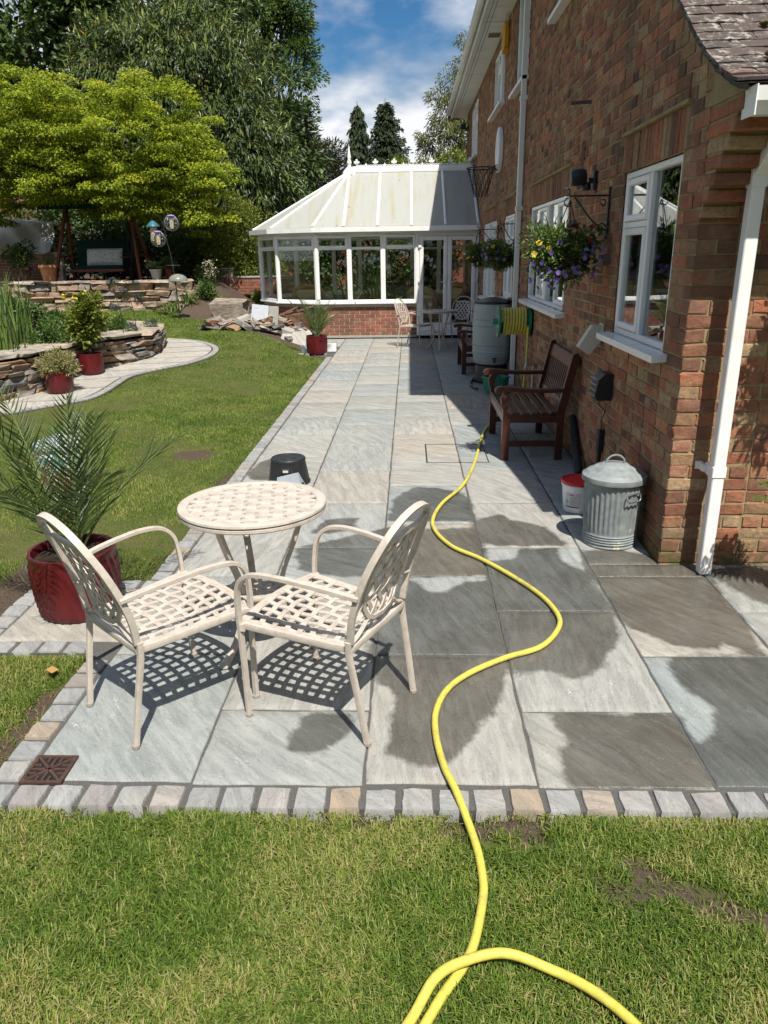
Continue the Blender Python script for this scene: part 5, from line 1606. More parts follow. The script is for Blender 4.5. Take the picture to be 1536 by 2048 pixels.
# tap with pipe and green watering can
tp = empty('garden_tap', (XW, 8.75, .50), 0, 'grey outdoor tap on a pipe behind the bench', 'tap')
b = MB(); b.tube([(-.03, 0, -.5), (-.03, 0, .0), (-.11, 0, .02), (-.13, 0, -.03)], .014, 8); b.build('pipe', M['metalgrey'], tp, smooth=True)
b = MB(); b.box((-.12, -.03, .03), (-.06, .03, .045), .004); b.build('tap_head', M['metalgrey'], tp)
wc = empty('planter_trough', (1.12, 9.75, .002), 0, 'dark green plastic tub on the paving below the water butt', 'planter')
b = MB(); b.lathe([(.12, 0), (.17, .20), (.185, .205), (.185, .225), (.172, .225), (.15, .06), (.0, .05)], 6, capt=False); b.build('tub', M['green_plastic'], wc)
b = MB(); b.tube(spline([(-.1, .15, .02), (-.16, .55, .02), (-.05, 1.1, .02)], 6), .016, 8); o = b.build('drain_hose', simple('dark_green_hose', (.02, .06, .045), .5), loc=(1.0, 9.8, .006), smooth=True); tag(o, 'dark green pipe lying on paving between tub and far bench', 'pipe')
# ------------------------------------------------------------------ stones
def stone_mesh(seed, mat, bev=.12, jit=.05, name='stone'):
    r = np.random.default_rng(seed); b = MB(); b.box((-.5, -.5, -.5), (.5, .5, .5), bev)
    b.v = [tuple(np.array(v) + r.normal(0, jit, 3)) for v in b.v]
    # lean the block so that its ends are not square
    kx, ky = r.normal(0, .12, 2)
    b.v = [(v[0] + kx * v[2], v[1] + ky * v[2], v[2] + .06 * v[0] * r.normal()) for v in b.v]
    o = b.build(name, mat); me = o.data; bpy.data.objects.remove(o); return me
SLT = [stone_mesh(300 + i, M['slate'], .10, .05) for i in range(9)]
STN = [stone_mesh(330 + i, M['stone'], .13, .06) for i in range(9)]
FLG = [stone_mesh(360 + i, M['flag'], .12, .04) for i in range(6)]
def put(name, me, loc, size, rz=0.0, parent=None, tilt=.05):
    o = link(name, me, parent)
    o.location = loc; o.scale = size; o.rotation_euler = (random.gauss(0, tilt), random.gauss(0, tilt), rz + random.choice((0, math.pi)))
    return o
def resample(pts, step):
    P = [Vector((*p, 0)) for p in pts]; P = spline(P, 10); o = [P[0]]; acc = 0
    for a, c in zip(P, P[1:]):
        L = (c - a).length
        while acc + L >= step:
            t_ = (step - acc) / L; a = a + (c - a) * t_; o.append(a.copy()); L = (c - a).length; acc = 0
        acc += L
    return o
# pond wall: thin courses of slate round the raised bed
pw = empty('pond_wall', (0, 0, 0), 0, 'curved low wall of stacked slate round the raised pond bed', 'stone wall')
ZT = .56
line = POND[:11]
cl = resample(line, .05)
def at(path, s):
    i = min(len(path) - 2, max(0, int(s / .05))); a, c = path[i], path[i + 1]; d = (c - a).normalized(); return a, d
Lw = .05 * (len(cl) - 1)
b = MB()
for a, c in zip(cl[::4], cl[4::4]):
    d = (c - a).normalized(); n_ = Vector((-d.y, d.x, 0))
    p, q = a + n_ * .07, c + n_ * .07
    b.quad((p.x, p.y, -.1), (q.x, q.y, -.1), (q.x, q.y, ZT - .06), (p.x, p.y, ZT - .06))
b.build('wall_core', M['soilpot'], pw)
z = -.04
ci = 0
while z < ZT - .06:
    hgt = random.uniform(.045, .085)
    if z + hgt > ZT - .02: hgt = ZT - .02 - z
    s = random.uniform(-.2, 0)
    while s < Lw:
        l_ = random.uniform(.16, .46)
        p, d = at(cl, max(0, s + l_ / 2))
        if z + hgt > terr(p.x, p.y) - .05 and p.x > -6.6:
            n_ = Vector((-d.y, d.x, 0))
            dep = random.uniform(.20, .27)
            c = p + n_ * (dep / 2 - .04 + random.uniform(-.03, .03) - .05 * (z / ZT - .5) * 0)
            put('stone', random.choice(SLT), (c.x, c.y, z + hgt / 2), (l_ * .98, dep, hgt * 1.05), math.atan2(d.y, d.x), pw, .03)
        s += l_
    z += hgt * .97; ci += 1
# coping flags
for row, off_ in ((0, .17), (1, .55)):
    s = -.1 + .2 * row
    while s < Lw + .3:
        l_ = random.uniform(.35, .65)
        p, d = at(cl, max(0, s + l_ / 2)); n_ = Vector((-d.y, d.x, 0))
        c = p + n_ * off_
        if p.x > -6.6: put('coping_stone', random.choice(FLG), (c.x, c.y, ZT + .005 + random.uniform(-.006, .006)), (l_ * (1 if row == 0 else .85), .40, .055), math.atan2(d.y, d.x) + random.gauss(0, .08), pw, .02)
        s += l_
b = MB(); b.poly([(x, y, ZT - .06) for x, y in poly_pond]); o = b.build('planting_soil', M['soilpot'], pw)
# terrace retaining wall
tw = empty('terrace_wall', (0, 0, 0), 0, 'dry stone retaining wall of tan stones below the swing seat', 'stone wall')
b = MB(); b.quad((-14, 18.93, .2), (-5.45, 18.93, .2), (-5.45, 18.93, 1.14), (-14, 18.93, 1.14)); b.quad((-5.45, 18.93, .2), (-5.3, 19.6, .2), (-5.3, 19.6, 1.14), (-5.45, 18.93, 1.14)); b.build('wall_core', M['soilpot'], tw)
z = .44
while z < 1.14:
    hgt = random.uniform(.09, .18)
    if z + hgt > 1.12: hgt = max(.05, 1.20 - z)
    x = -10.6 + random.uniform(0, .2)
    while x < -5.4:
        l_ = random.uniform(.22, .62)
        put('stone', random.choice(STN), (x + l_ / 2, 18.82 + random.uniform(-.04, .04), z + hgt / 2), (l_, .26, hgt * 1.03), 0, tw, .05)
        x += l_ * .98
    z += hgt
for k in range(11):
    x = -10.3 + k * .47
    put('coping_stone', random.choice(FLG), (x, 18.9, 1.185), (.5, .5, .06), random.gauss(0, .1), tw, .03)
# ------------------------------------------------------------------ curved path
path = empty('garden_path', (0, 0, 0)); tag(path, kind='structure')
po = resample(PATH_OUT, .05); pi_ = resample(POND[:11], .05)
def onT(p, dz): return (p.x, p.y, float(terr(p.x, p.y)) + dz)
n_ = 200
def lerp_path(pp, u):
    s = u * (len(pp) - 1); i = min(len(pp) - 2, int(s)); return pp[i] + (pp[i + 1] - pp[i]) * (s - i)
b = MB()
for k in range(n_):
    a, c = k / n_, (k + 1) / n_
    P0, P1, Q0, Q1 = lerp_path(po, a), lerp_path(po, c), lerp_path(pi_, a), lerp_path(pi_, c)
    b.quad(onT(P0, -.004), onT(P1, -.004), onT(Q1, -.004), onT(Q0, -.004))
    b.quad(onT(P0, -.004), onT(P0, -.05), onT(P1, -.05), onT(P1, -.004))
b.build('path_bed', M['joint'], path)
cuts = [0, .13, .235, .335, .42, .50, .575, .645, .71, .775, .84, .90, .96, 1.0]
for k, (a, c) in enumerate(zip(cuts, cuts[1:])):
    # two flags across where the path is wide
    for (v0, v1) in ((.085, .985),):
        b = MB(); m_ = 8; top, bot = [], []
        for j in range(m_ + 1):
            u = a + .004 + (c - a - .008) * j / m_
            p, q = lerp_path(po, min(1, u + .02)), lerp_path(pi_, u)
            d0 = (q - p); L = d0.length; d0.normalize()
            e0, e1 = p + d0 * .135, q - d0 * .0
            top.append((onT(e0, .012), onT(e1, .012))); bot.append((onT(e0, -.02), onT(e1, -.02)))
        for j in range(m_):
            b.quad(top[j][0], top[j + 1][0], top[j + 1][1], top[j][1])
            b.quad(top[j][0], bot[j][0], bot[j + 1][0], top[j + 1][0])
        for j in (0, m_): b.quad(top[j][0], top[j][1], bot[j][1], bot[j][0])
        b.build('paving_slab', M['pathslab'], path)
bmesh_ = None
t_ = MB(); t_.box((-.04, -.05, -.03), (.04, .05, .012), .006); o_ = t_.build('edging_brick', M['sett']); ebm = o_.data; bpy.data.objects.remove(o_)
s = 0
for i in range(1, len(po) - 1, 2):
    p = po[i]; d = (po[i + 1] - po[i - 1]).normalized(); nn = Vector((-d.y, d.x, 0))
    c = p + nn * .055
    if p.x < -5.4: continue
    o = link('edging_brick', ebm, path); o.location = onT(c, .001); o.rotation_euler = (0, 0, math.atan2(d.y, d.x) + random.gauss(0, .02))

# ------------------------------------------------------------------ leaves
def unit(v): return v / np.maximum(1e-9, np.linalg.norm(v, axis=-1, keepdims=True))
def leaf_arrays(P, D, N, L, W, mid=.45, droop=0.0):
    D = unit(D); Sd = unit(np.cross(D, N)); Nn = np.cross(Sd, D)
    L = np.asarray(L)[:, None] * np.ones((len(P), 1)); W = np.asarray(W)[:, None] * np.ones((len(P), 1))
    md = P + D * L * mid
    tip = P + D * L - Nn * L * droop
    V = np.stack([P, md + Sd * W / 2 + Nn * W * .12, tip, md - Sd * W / 2 + Nn * W * .12], 1).reshape(-1, 3)
    F = np.arange(4 * len(P)).reshape(-1, 4)
    return V, F
def leafobj(name, P, D, N, L, W, tint, mat, parent, mid=.45, droop=0.0):
    n = len(P)
    L = np.broadcast_to(L, n); W = np.broadcast_to(W, n)
    V, F = leaf_arrays(P, D, N, L, W, mid, droop)
    me = npmesh(name, V, F, False, mat, {'tint': np.repeat(np.broadcast_to(tint, n), 4)})
    o = link(name, me, parent)
    if 'bloom' in name or 'blossom' in name: o['kind'] = 'stuff'
    return o
def sph(n):
    v = rng.normal(size=(n, 3)); return unit(v)
G1 = [(0, (.035, .07, .012)), (.5, (.075, .13, .02)), (1, (.14, .20, .035))]
LM = {
 'maple': leafmat('maple_leaf', [(0, (.10, .145, .013)), (.45, (.31, .385, .025)), (.85, (.49, .53, .036)), (1, (.53, .46, .055))], .55, .3, .5),
 'loquat': leafmat('laurel_leaf', [(0, (.035, .062, .02)), (.55, (.08, .12, .034)), (.82, (.13, .175, .045)), (.95, (.26, .29, .06)), (1, (.45, .25, .03))], .42, .4, .18),
 'dark': leafmat('dark_leaf', [(0, (.03, .055, .014)), (.6, (.065, .11, .024)), (1, (.12, .18, .036))], .5, .35, .2),
 'ash': leafmat('ash_leaf', [(0, (.045, .085, .018)), (.5, (.09, .15, .03)), (1, (.15, .22, .045))], .5, .35, .3),
 'yew': leafmat('cypress_spray', [(0, (.03, .038, .016)), (.6, (.06, .068, .026)), (1, (.11, .10, .042))], .7, .2, .15),
 'fir': leafmat('fir_spray', [(0, (.020, .034, .018)), (.6, (.036, .055, .026)), (1, (.06, .075, .036))], .7, .2, .12),
 'birch': leafmat('pale_leaf', [(0, (.07, .10, .03)), (.5, (.14, .17, .055)), (1, (.26, .25, .11))], .5, .35, .35),
 'lime': leafmat('yellow_green_leaf', [(0, (.07, .10, .015)), (.5, (.15, .20, .025)), (1, (.26, .27, .045))], .5, .35, .35),
 'shrub': leafmat('shrub_leaf', [(0, (.03, .065, .014)), (.5, (.07, .13, .024)), (1, (.13, .20, .04))], .45, .4, .28),
 'cream': leafmat('cream_flower', [(0, (.42, .36, .24)), (1, (.66, .60, .45))], .6, .2, .3),
 'whitef': leafmat('white_flower', [(0, (.6, .62, .55)), (1, (.8, .8, .75))], .6, .2, .3),
 'palm': leafmat('palm_leaflet', [(0, (.03, .06, .016)), (.5, (.075, .115, .028)), (.85, (.14, .17, .045)), (1, (.42, .33, .05))], .38, .45, .25),
 'iris': leafmat('iris_blade', [(0, (.06, .12, .025)), (.5, (.12, .20, .04)), (1, (.22, .27, .07))], .42, .4, .3),
 'grey': leafmat('grey_green_foliage', [(0, (.14, .16, .06)), (.5, (.28, .28, .12)), (.85, (.42, .38, .17)), (1, (.34, .16, .05))], .7, .2, .3),
 'violet': leafmat('violet_flower', [(0, (.09, .055, .24)), (.5, (.17, .11, .36)), (1, (.33, .25, .50))], .6, .2, .3),
 'yellowf': leafmat('yellow_flower', [(0, (.72, .46, .01)), (1, (.82, .70, .16))], .6, .2, .3),
 'redf': leafmat('dark_red_flower', [(0, (.12, .008, .012)), (1, (.30, .03, .03))], .6, .2, .2),
 'basket': leafmat('basket_leaf', [(0, (.035, .075, .014)), (.5, (.10, .17, .03)), (1, (.20, .26, .05))], .5, .35, .3),
 'hosta': leafmat('hosta_leaf', [(0, (.10, .16, .09)), (.6, (.16, .23, .11)), (1, (.45, .45, .22))], .45, .4, .2),
}
def crown_points(ells, nc, shell=.55, seed=0):
    r = np.random.default_rng(seed)
    vol = np.array([e[3] * e[4] * e[5] for e in ells]) ** .75; vol /= vol.sum()
    out_ = []
    for e, f_ in zip(ells, vol):
        k = max(3, int(nc * f_))
        u = unit(r.normal(size=(k, 3))); rad = (shell + (1 - shell) * r.random(k))[:, None]
        rad *= (1 + r.normal(0, .06, k))[:, None]
        p = np.array(e[:3]) + u * rad * np.array(e[3:])
        out_.append(np.concatenate([p, u], -1))
    return np.concatenate(out_)
def trunk(parent, base, top, r0, r1, limbs, r=None, mat=None, wob=.15, name='trunk'):
    r = r or np.random.default_rng(1)
    b = MB()
    base = Vector(base); top = Vector(top)
    k = 7
    pts = [base + (top - base) * (i / k) + Vector((r.normal(0, wob), r.normal(0, wob), 0)) * (0 if i in (0, k) else 1) for i in range(k + 1)]
    sp = spline(pts, 3)
    b.tube(sp, [r0 + (r1 - r0) * (i / (len(sp) - 1)) ** .7 for i in range(len(sp))], 9)
    for (q, start, rr) in limbs:
        q = Vector(q); i = min(len(sp) - 2, int(start * (len(sp) - 1))); p = sp[i]
        md = p + (q - p) * .5 + Vector((r.normal(0, .15), r.normal(0, .15), (q - p).length * .08))
        s_ = spline([p, md, q], 5); b.tube(s_, [rr * (1 - .8 * j / (len(s_) - 1)) for j in range(len(s_))], 6)
    return b.build(name, mat or M['twig'], parent, smooth=True)
def tree(name, label, base, top, r0, ells, nc, per, cr, L, W, mat, style, cat='tree', group=None, shell=.5, seed=0, sy=1.0, twigs=10, tint=(.45, .2), painted_top_light=.25):
    r = np.random.default_rng(seed + 77)
    o = empty(name, base, 0, label, cat, group)
    B0 = np.array(base, float)
    cp = crown_points(ells, nc, shell, seed)
    C = cp[:, :3]; U = cp[:, 3:]
    sel = r.choice(len(C), min(twigs, len(C)), replace=False)
    trunk(o, (0, 0, -.1), np.array(top) - B0, r0, r0 * .3, [(tuple(C[i] - B0), r.uniform(.35, .95), r0 * .3) for i in sel], r)
    n = len(C) * per
    ci = np.repeat(np.arange(len(C)), per)
    dirs = unit(r.normal(size=(n, 3)))
    rad = r.random(n) ** .45
    crr = (cr * r.uniform(.7, 1.3, len(C)))[ci]
    if style == 'pad':       # flat tiers of foliage
        off_ = dirs * np.stack([crr, crr, crr * .27], -1) * rad[:, None]
        off_[:, 2] -= .22 * (off_[:, 0] ** 2 + off_[:, 1] ** 2) / crr
        D = dirs * np.array([1, 1, .15]) + U[ci] * .35 + r.normal(0, .35, (n, 3)); D[:, 2] -= .45
        N = np.array([0, -.25, 1.0]) + r.normal(0, .6, (n, 3))
    elif style == 'droop':   # rosettes of long hanging leaves
        off_ = dirs * (crr * rad)[:, None] * np.array([1, 1, .9])
        D = U[ci] * .7 + dirs * .7; D[:, 2] -= r.uniform(.25, 1.5, n)
        N = U[ci] + np.array([0, 0, .5]) + r.normal(0, .5, (n, 3))
    elif style == 'spray':
        off_ = dirs * (crr * rad)[:, None] * np.array([1, 1, .7])
        D = U[ci] * 1.0 + dirs * .8; D[:, 2] -= r.uniform(.0, .7, n)
        N = r.normal(size=(n, 3)) + np.array([0, 0, .6])
    else:                    # loose
        off_ = dirs * (crr * rad)[:, None]
        D = dirs + U[ci] * .4 + r.normal(0, .4, (n, 3)); D[:, 2] -= .2
        N = r.normal(size=(n, 3)) + np.array([0, 0, .9])
    P = C[ci] + off_ - B0
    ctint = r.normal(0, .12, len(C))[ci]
    tn = np.clip(r.normal(tint[0], tint[1], n) + ctint + painted_top_light * (off_[:, 2] / crr), 0, 1)  # clump tops tinted lighter, undersides darker: shading put into the leaf colour
    if style == 'droop':
        up = r.random(n) < .11      # upright young growth at the tips
        D[up] = U[ci][up] * .5 + r.normal(0, .3, (up.sum(), 3)) + np.array([0, 0, 1.0])
        tn = np.where(up, .90 + .06 * r.random(n), np.minimum(tn, .85)); tn = np.where(r.random(n) < .002, 1.0, tn)
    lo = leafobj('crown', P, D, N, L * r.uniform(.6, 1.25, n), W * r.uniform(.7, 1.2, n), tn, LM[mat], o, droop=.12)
    return o
BK = 'trees and shrubs behind the garden'
tree('maple_tree', 'broad yellow green maple spreading over the swing seat', (-7.6, 21.3, 1.15), (-7.5, 21.0, 4.6), .17,
     [(-6.75, 19.6, 4.3, 2.35, 2.2, 1.7), (-8.9, 19.2, 4.65, 1.8, 1.9, 1.4), (-5.5, 19.3, 3.4, 1.25, 1.4, 1.15), (-7.6, 18.9, 3.45, 2.0, 1.3, .65), (-10.0, 19.2, 3.6, 1.1, 1.3, 1.0), (-6.4, 18.9, 3.1, 1.3, 1.0, .6)], 640, 215, .36, .072, .052, 'maple', 'pad', group=BK, shell=.45, seed=1, twigs=26, tint=(.42, .24), painted_top_light=.45)
tree('laurel_tree', 'tall dark evergreen with long glossy drooping leaves behind the maple', (-7.0, 26, 1.0), (-6.9, 25.8, 7.5), .22,
     [(-6.9, 25.4, 5.6, 3.0, 2.3, 3.6), (-5.0, 25.0, 4.0, 1.6, 1.6, 2.0), (-8.8, 25.2, 6.2, 1.5, 1.6, 2.2)], 1900, 34, .30, .23, .058, 'loquat', 'droop', group=BK, shell=.6, seed=2, twigs=16, tint=(.4, .18))
tree('holm_oak', 'dense dark tree filling the gap behind the laurel', (-8.5, 30, .9), (-8.4, 30, 8), .25, [(-8.2, 30, 8.2, 3.6, 1.8, 3.6), (-5.6, 29.5, 5.2, 2.6, 1.4, 3.2), (-10.5, 29, 5, 2.5, 1.5, 3.5)], 260, 110, .62, .22, .13, 'dark', 'loose', group=BK, seed=33)
tree('sycamore_tree', 'dark leafy tree in the top left corner behind the maple', (-14.2, 31, .9), (-14, 31, 11), .3,
     [(-14, 30.5, 10.2, 3.2, 2.4, 3.4), (-11.8, 31, 11.3, 2.4, 2, 2.2), (-15, 30, 6, 3, 2, 3)], 160, 130, .85, .26, .2, 'dark', 'loose', group=BK, seed=3)
tree('ash_tree', 'tall ash with feathery open branches against the sky', (-6.2, 34, .9), (-5.7, 33.5, 13), .3,
     [(-6.2, 33.4, 10.8, 2.1, 2, 3.0), (-4.6, 33.2, 10.6, 1.1, 1.2, 2.2), (-4.4, 33, 8.4, .95, 1.1, 1.4), (-7.5, 33.5, 12, 2, 2, 2)], 230, 120, .46, .17, .07, 'ash', 'spray', group=BK, shell=.3, seed=4, twigs=40)
tree('yew_tree', 'dull brownish evergreen tree behind the conservatory, left of the firs', (-4.6, 36.5, .9), (-4.5, 36.3, 7.6), .22,
     [(-4.9, 36, 5.2, 1.5, 1.4, 3.0), (-3.7, 36, 4.6, 1.2, 1.2, 1.9), (-5.3, 36, 6.6, .9, .9, 1.6)], 300, 70, .42, .20, .055, 'yew', 'spray', group=BK, shell=.35, seed=5, twigs=24)
tree('pale_birch', 'pale leaved slender tree rising behind the far house corner', (2.5, 41, .9), (2.6, 40.5, 11), .16,
     [(2.9, 40, 9.6, 1.0, 1.1, 2.4), (1.9, 40, 8.0, 1.0, 1.0, 1.8), (1.0, 40, 6.3, .9, .9, 1.1), (2.4, 40, 6.2, 1.3, 1.1, 1.9)], 150, 95, .38, .19, .055, 'birch', 'droop', group=BK, shell=.3, seed=6, twigs=30, tint=(.5, .25))
tree('small_tree', 'small yellow green tree showing above the conservatory ridge', (.1, 30, .9), (.05, 30, 4.2), .08, [(.05, 30, 4.5, .85, .8, .65), (.3, 30, 3.4, 1, .8, .9)], 60, 90, .3, .13, .07, 'lime', 'loose', group=BK, seed=7)
tree('small_tree', 'yellow green bush tight against the far house corner', (1.7, 33, .9), (1.6, 33, 4.4), .08, [(1.7, 33, 4.8, .75, .7, .75), (1.2, 33, 3.6, .9, .7, .9)], 60, 90, .3, .14, .08, 'lime', 'loose', group=BK, seed=8)
tree('privet_bush', 'yellow green bush between the maple and the conservatory', (-4.45, 21.2, 1.0), (-4.45, 21.1, 2.6), .06, [(-4.4, 21, 2.2, .7, .65, 1.1), (-4.9, 20.8, 1.8, .6, .6, .75), (-3.95, 21.2, 1.6, .5, .5, .6)], 150, 100, .27, .075, .038, 'lime', 'loose', 'bush', BK, seed=9, tint=(.5, .22))
tree('viburnum_bush', 'leafy green bush with white flower heads behind the conservatory', (-3.9, 26, .9), (-3.9, 26, 3), .08, [(-4.2, 26, 2.9, .95, .8, 1.2), (-3.2, 26, 2.5, 1.0, .7, .9)], 90, 90, .34, .14, .1, 'shrub', 'loose', 'bush', BK, seed=10)
tree('dark_shrub', 'dark shrub in shade under the right side of the maple', (-5.6, 21.6, 1.1), (-5.6, 21.5, 2), .06, [(-5.7, 21.2, 1.75, .9, .6, .75), (-6.6, 21.8, 1.8, .9, .6, .8)], 80, 80, .3, .10, .06, 'dark', 'loose', 'bush', BK, seed=11)
tree('dark_shrub', 'dark shrub growing behind the swing seat', (-8.6, 22.4, 1.1), (-8.6, 22.4, 2.4), .06, [(-8.4, 22.3, 2.0, 1.5, .6, 1.0), (-10.4, 22.6, 2.2, 1.3, .6, 1.2)], 110, 80, .34, .12, .07, 'dark', 'loose', 'bush', BK, seed=12)
for k, (x, y, rx, rz_, mt, lb, sd_) in enumerate(((-2.9, 23.4, .95, 1.25, 'shrub', 'green shrub seen through the angled conservatory panes', 13), (-1.2, 23.2, 1.0, 1.3, 'dark', 'dark shrub seen through the middle conservatory windows', 14), (.55, 22.6, .75, 1.15, 'shrub', 'tall shrub with cream blossom seen through the conservatory door', 15), (-4.9, 24.0, .9, 1.4, 'shrub', 'green shrub growing just left of the conservatory', 16))):
    q = tree('back_shrub', lb, (x, y, .6), (x, y, 1.8), .06, [(x, y, 1.7, rx, .6, rz_)], 80, 85, .3, .12, .07, mt, 'loose', 'bush', BK, seed=sd_)
    if k == 2:
        cp = crown_points([(0, -.1, 1.25, .7, .55, 1.0)], 34, .85, 3); C_ = cp[:, :3]; ci = np.repeat(np.arange(len(C_)), 40)
        P_ = C_[ci] + rng.normal(0, .055, (len(ci), 3)); leafobj('blossom', P_, sph(len(ci)), sph(len(ci)), .03, .03, rng.random(len(ci)), LM['cream'], q)
vb = [o for o in bpy.data.objects if o.name == 'viburnum_bush'][0]
cp = crown_points([(-.2, -.2, 2.0, .95, .8, 1.2)], 16, .95, 4); C_ = cp[:, :3]; ci = np.repeat(np.arange(len(C_)), 40)
leafobj('blossom', C_[ci] + rng.normal(0, .06, (len(ci), 3)), sph(len(ci)), sph(len(ci)), .04, .04, rng.random(len(ci)), LM['whitef'], vb)
def conifer(label, x, y, z0, zt, rw, mat, seed, weep=.5, group=BK):
    r = np.random.default_rng(seed)
    o = empty('fir_tree', (x, y, z0), 0, label, 'tree', group)
    H = zt - z0
    b = MB(); b.tube([(0, 0, -.1), (0.03, 0, H * .5), (0, 0, H)], [.16, .1, .015], 8); b.build('trunk', M['twig'], o, smooth=True)
    P, D, L, W_, T = [], [], [], [], []
    nb_ = 190
    for i in range(nb_):
        f_ = (i / nb_) ** .8 * .97
        z = H * (.18 + .82 * f_); R_ = rw * (1 - f_) ** .85 * r.uniform(.5, 1.25) + .10
        a = i * 2.4 + r.normal(0, .3)
        m_ = int(26 + 50 * R_)
        s_ = r.random(m_) ** .7 * R_
        dr = np.stack([np.cos(a + r.normal(0, .28, m_)), np.sin(a + r.normal(0, .28, m_)), np.zeros(m_)], -1)
        p = dr * s_[:, None]; p[:, 2] = z - weep * s_ ** 1.3 + .18 * s_ + r.normal(0, .05, m_)
        P.append(p); d = dr * .5 + r.normal(0, .35, (m_, 3)); d[:, 2] -= weep * 1.6; D.append(d)
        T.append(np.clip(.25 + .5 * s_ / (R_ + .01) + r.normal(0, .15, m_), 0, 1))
    P = np.concatenate(P); D = np.concatenate(D); n = len(P)
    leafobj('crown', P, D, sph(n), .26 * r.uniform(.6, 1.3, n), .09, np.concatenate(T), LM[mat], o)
conifer('narrow dark fir with drooping sprays, left of the pair', -3.1, 50, .9, 10.35, 2.1, 'fir', 21, .8)
conifer('wider dark fir, right of the pair above the conservatory ridge', -1.42, 50, .9, 10.45, 3.0, 'fir', 22, .35)
# far hedge line closing the view, and an unseen screen added behind the camera
n = 26000
x = rng.uniform(-60, 45, n); hgt = 3.4 + 2.2 * vnoise(x, 0 * x, .22, 3) + 1.1 * vnoise(x, 0 * x, .9, 4)
z = .8 + hgt * rng.random(n) ** .7; y = 56 + rng.normal(0, 1.0, n)
me = npmesh('far_wood_and_rear_screen', *leaf_arrays(np.stack([x, y, z], -1), sph(n), sph(n) + np.array([0, -.8, .6]), rng.uniform(.4, .9, n), rng.uniform(.3, .6, n)), False, LM['dark'], {'tint': np.repeat(np.clip(rng.normal(.45, .25, n), 0, 1), 4)})
n2_ = 15000
x2 = rng.uniform(-45, 40, n2_); h2 = 6 + 3 * vnoise(x2, 0 * x2, .2, 13); z2 = h2 * rng.random(n2_) ** .8; y2 = -17 + rng.normal(0, 1.0, n2_)  # added leaf row behind the camera, out of view, blocks sky reflections in the glass
V1, F1 = leaf_arrays(np.stack([x, y, z], -1), sph(n), sph(n) + np.array([0, -.8, .6]), rng.uniform(.4, .9, n), rng.uniform(.3, .6, n))
V2, F2 = leaf_arrays(np.stack([x2, y2, z2], -1), sph(n2_), sph(n2_) + np.array([0, .5, .6]), rng.uniform(.5, 1.1, n2_), rng.uniform(.4, .8, n2_))
me = npmesh('far_wood_and_rear_screen', np.concatenate([V1, V2]), np.concatenate([F1, F2 + len(V1)]), False, LM['dark'], {'tint': np.repeat(np.clip(rng.normal(.45, .25, n + n2_), 0, 1), 4)})
tag(link('far_wood_and_rear_screen', me), 'distant dark green wood closing the view behind the garden, with an added unseen row behind the camera', 'wood', kind='stuff')

# ------------------------------------------------------------------ pots and potted plants
def swirl_pot(parent, r_, h, n=26, tw=5.0, name='pot'):
    b = MB()
    prof = [(r_ * .86, 0), (r_ * .90, .01)] + [(r_ * (.90 + .10 * math.sin(math.pi * min(1, (i + 1) / 13) * .62)), h * (i + 1) / 16) for i in range(14)] + [(r_ * 1.0, h * .93), (r_ * 1.02, h * .96), (r_ * 1.0, h), (r_ * .93, h), (r_ * .90, h * .95), (r_ * .88, h * .6)]
    def fr(r, z, t_):
        k = sstep(.02, .06, z / h) * (1 - sstep(.84, .90, z / h))
        return r + .012 * r_ / .2 * k * max(0, math.sin(n * t_ / 1.0 + tw * z / h * math.pi * .9)) ** 1.5 * .8
    b.lathe(prof, n * 5, fr=fr, capt=False); o = b.build(name, M['glaze'], parent, smooth=True, auto=60)
    b = MB(); b.lathe([(.0, h * .86), (r_ * .89, h * .88)], 24, capb=False, capt=False); b.build('compost', M['soilpot'], parent)
    return o
def palm(parent, z0, n, Lf, seed, lean=(.15, 1.0), wid=.017, col=(.45, .2), nl=34, ll=.24):
    r = np.random.default_rng(seed)
    for i in range(n):
        a = i * 2.4 + r.normal(0, .25); le = r.uniform(*lean); L = Lf * r.uniform(.75, 1.15)
        d = Vector((math.cos(a), math.sin(a), 0))
        pts = []
        for k in range(11):
            u = k / 10
            th = le * (.55 + .75 * u)
            pts.append(((pts[-1] if k else Vector((d.x * .03, d.y * .03, z0))) + (d * math.sin(th) + Vector((0, 0, math.cos(th)))) * (L / 10 if k else 0)))
        b = MB(); b.tube(pts, [.008 * (1 - .75 * k / 10) for k in range(11)], 5); fr = b.build('frond', M['stem'], parent, smooth=True)
        sp = spline(pts, 6)
        side = d.cross(Vector((0, 0, 1)))
        P, D, N, LL = [], [], [], []
        yel = False
        for k in range(nl):
            u = .16 + .84 * k / nl
            q = sp[int(u * (len(sp) - 1))]; tg = (sp[min(len(sp) - 1, int(u * (len(sp) - 1)) + 2)] - sp[max(0, int(u * (len(sp) - 1)) - 2)]).normalized()
            for s in (-1, 1):
                up = tg.cross(side).normalized()
                if up.z < 0: up = -up
                dd = tg * (.75 + .5 * u) + side * s * 1.0 + up * r.uniform(.05, .45)
                P.append(q); D.append(dd); N.append(up + side * .3 * s); LL.append(ll * math.sin(math.pi * (.18 + .74 * u)) * r.uniform(.85, 1.15))
        P, D, N = np.array(P), np.array(D), np.array(N); m_ = len(P)
        tn = np.clip(r.normal(col[0], col[1], m_), 0, .86) if not yel else np.full(m_, 1.0)
        lo = leafobj('leaflets', P, D, N, np.array(LL), wid, tn, LM['palm'], fr, .3, .06)
p1 = empty('potted_palm', (-1.74, 3.50, .002), 0, 'feathery palm in a large glossy red ribbed pot behind the left chair', 'potted plant')
swirl_pot(p1, .212, .345, 30)
palm(p1, .30, 14, .88, 15, (.08, .95), .0115, (.36, .22), 24, .24)
p2 = empty('potted_palm', (-1.71, 13.95, .004), 0, 'small palm in a dark red pot by the conservatory end of the paving', 'potted plant')
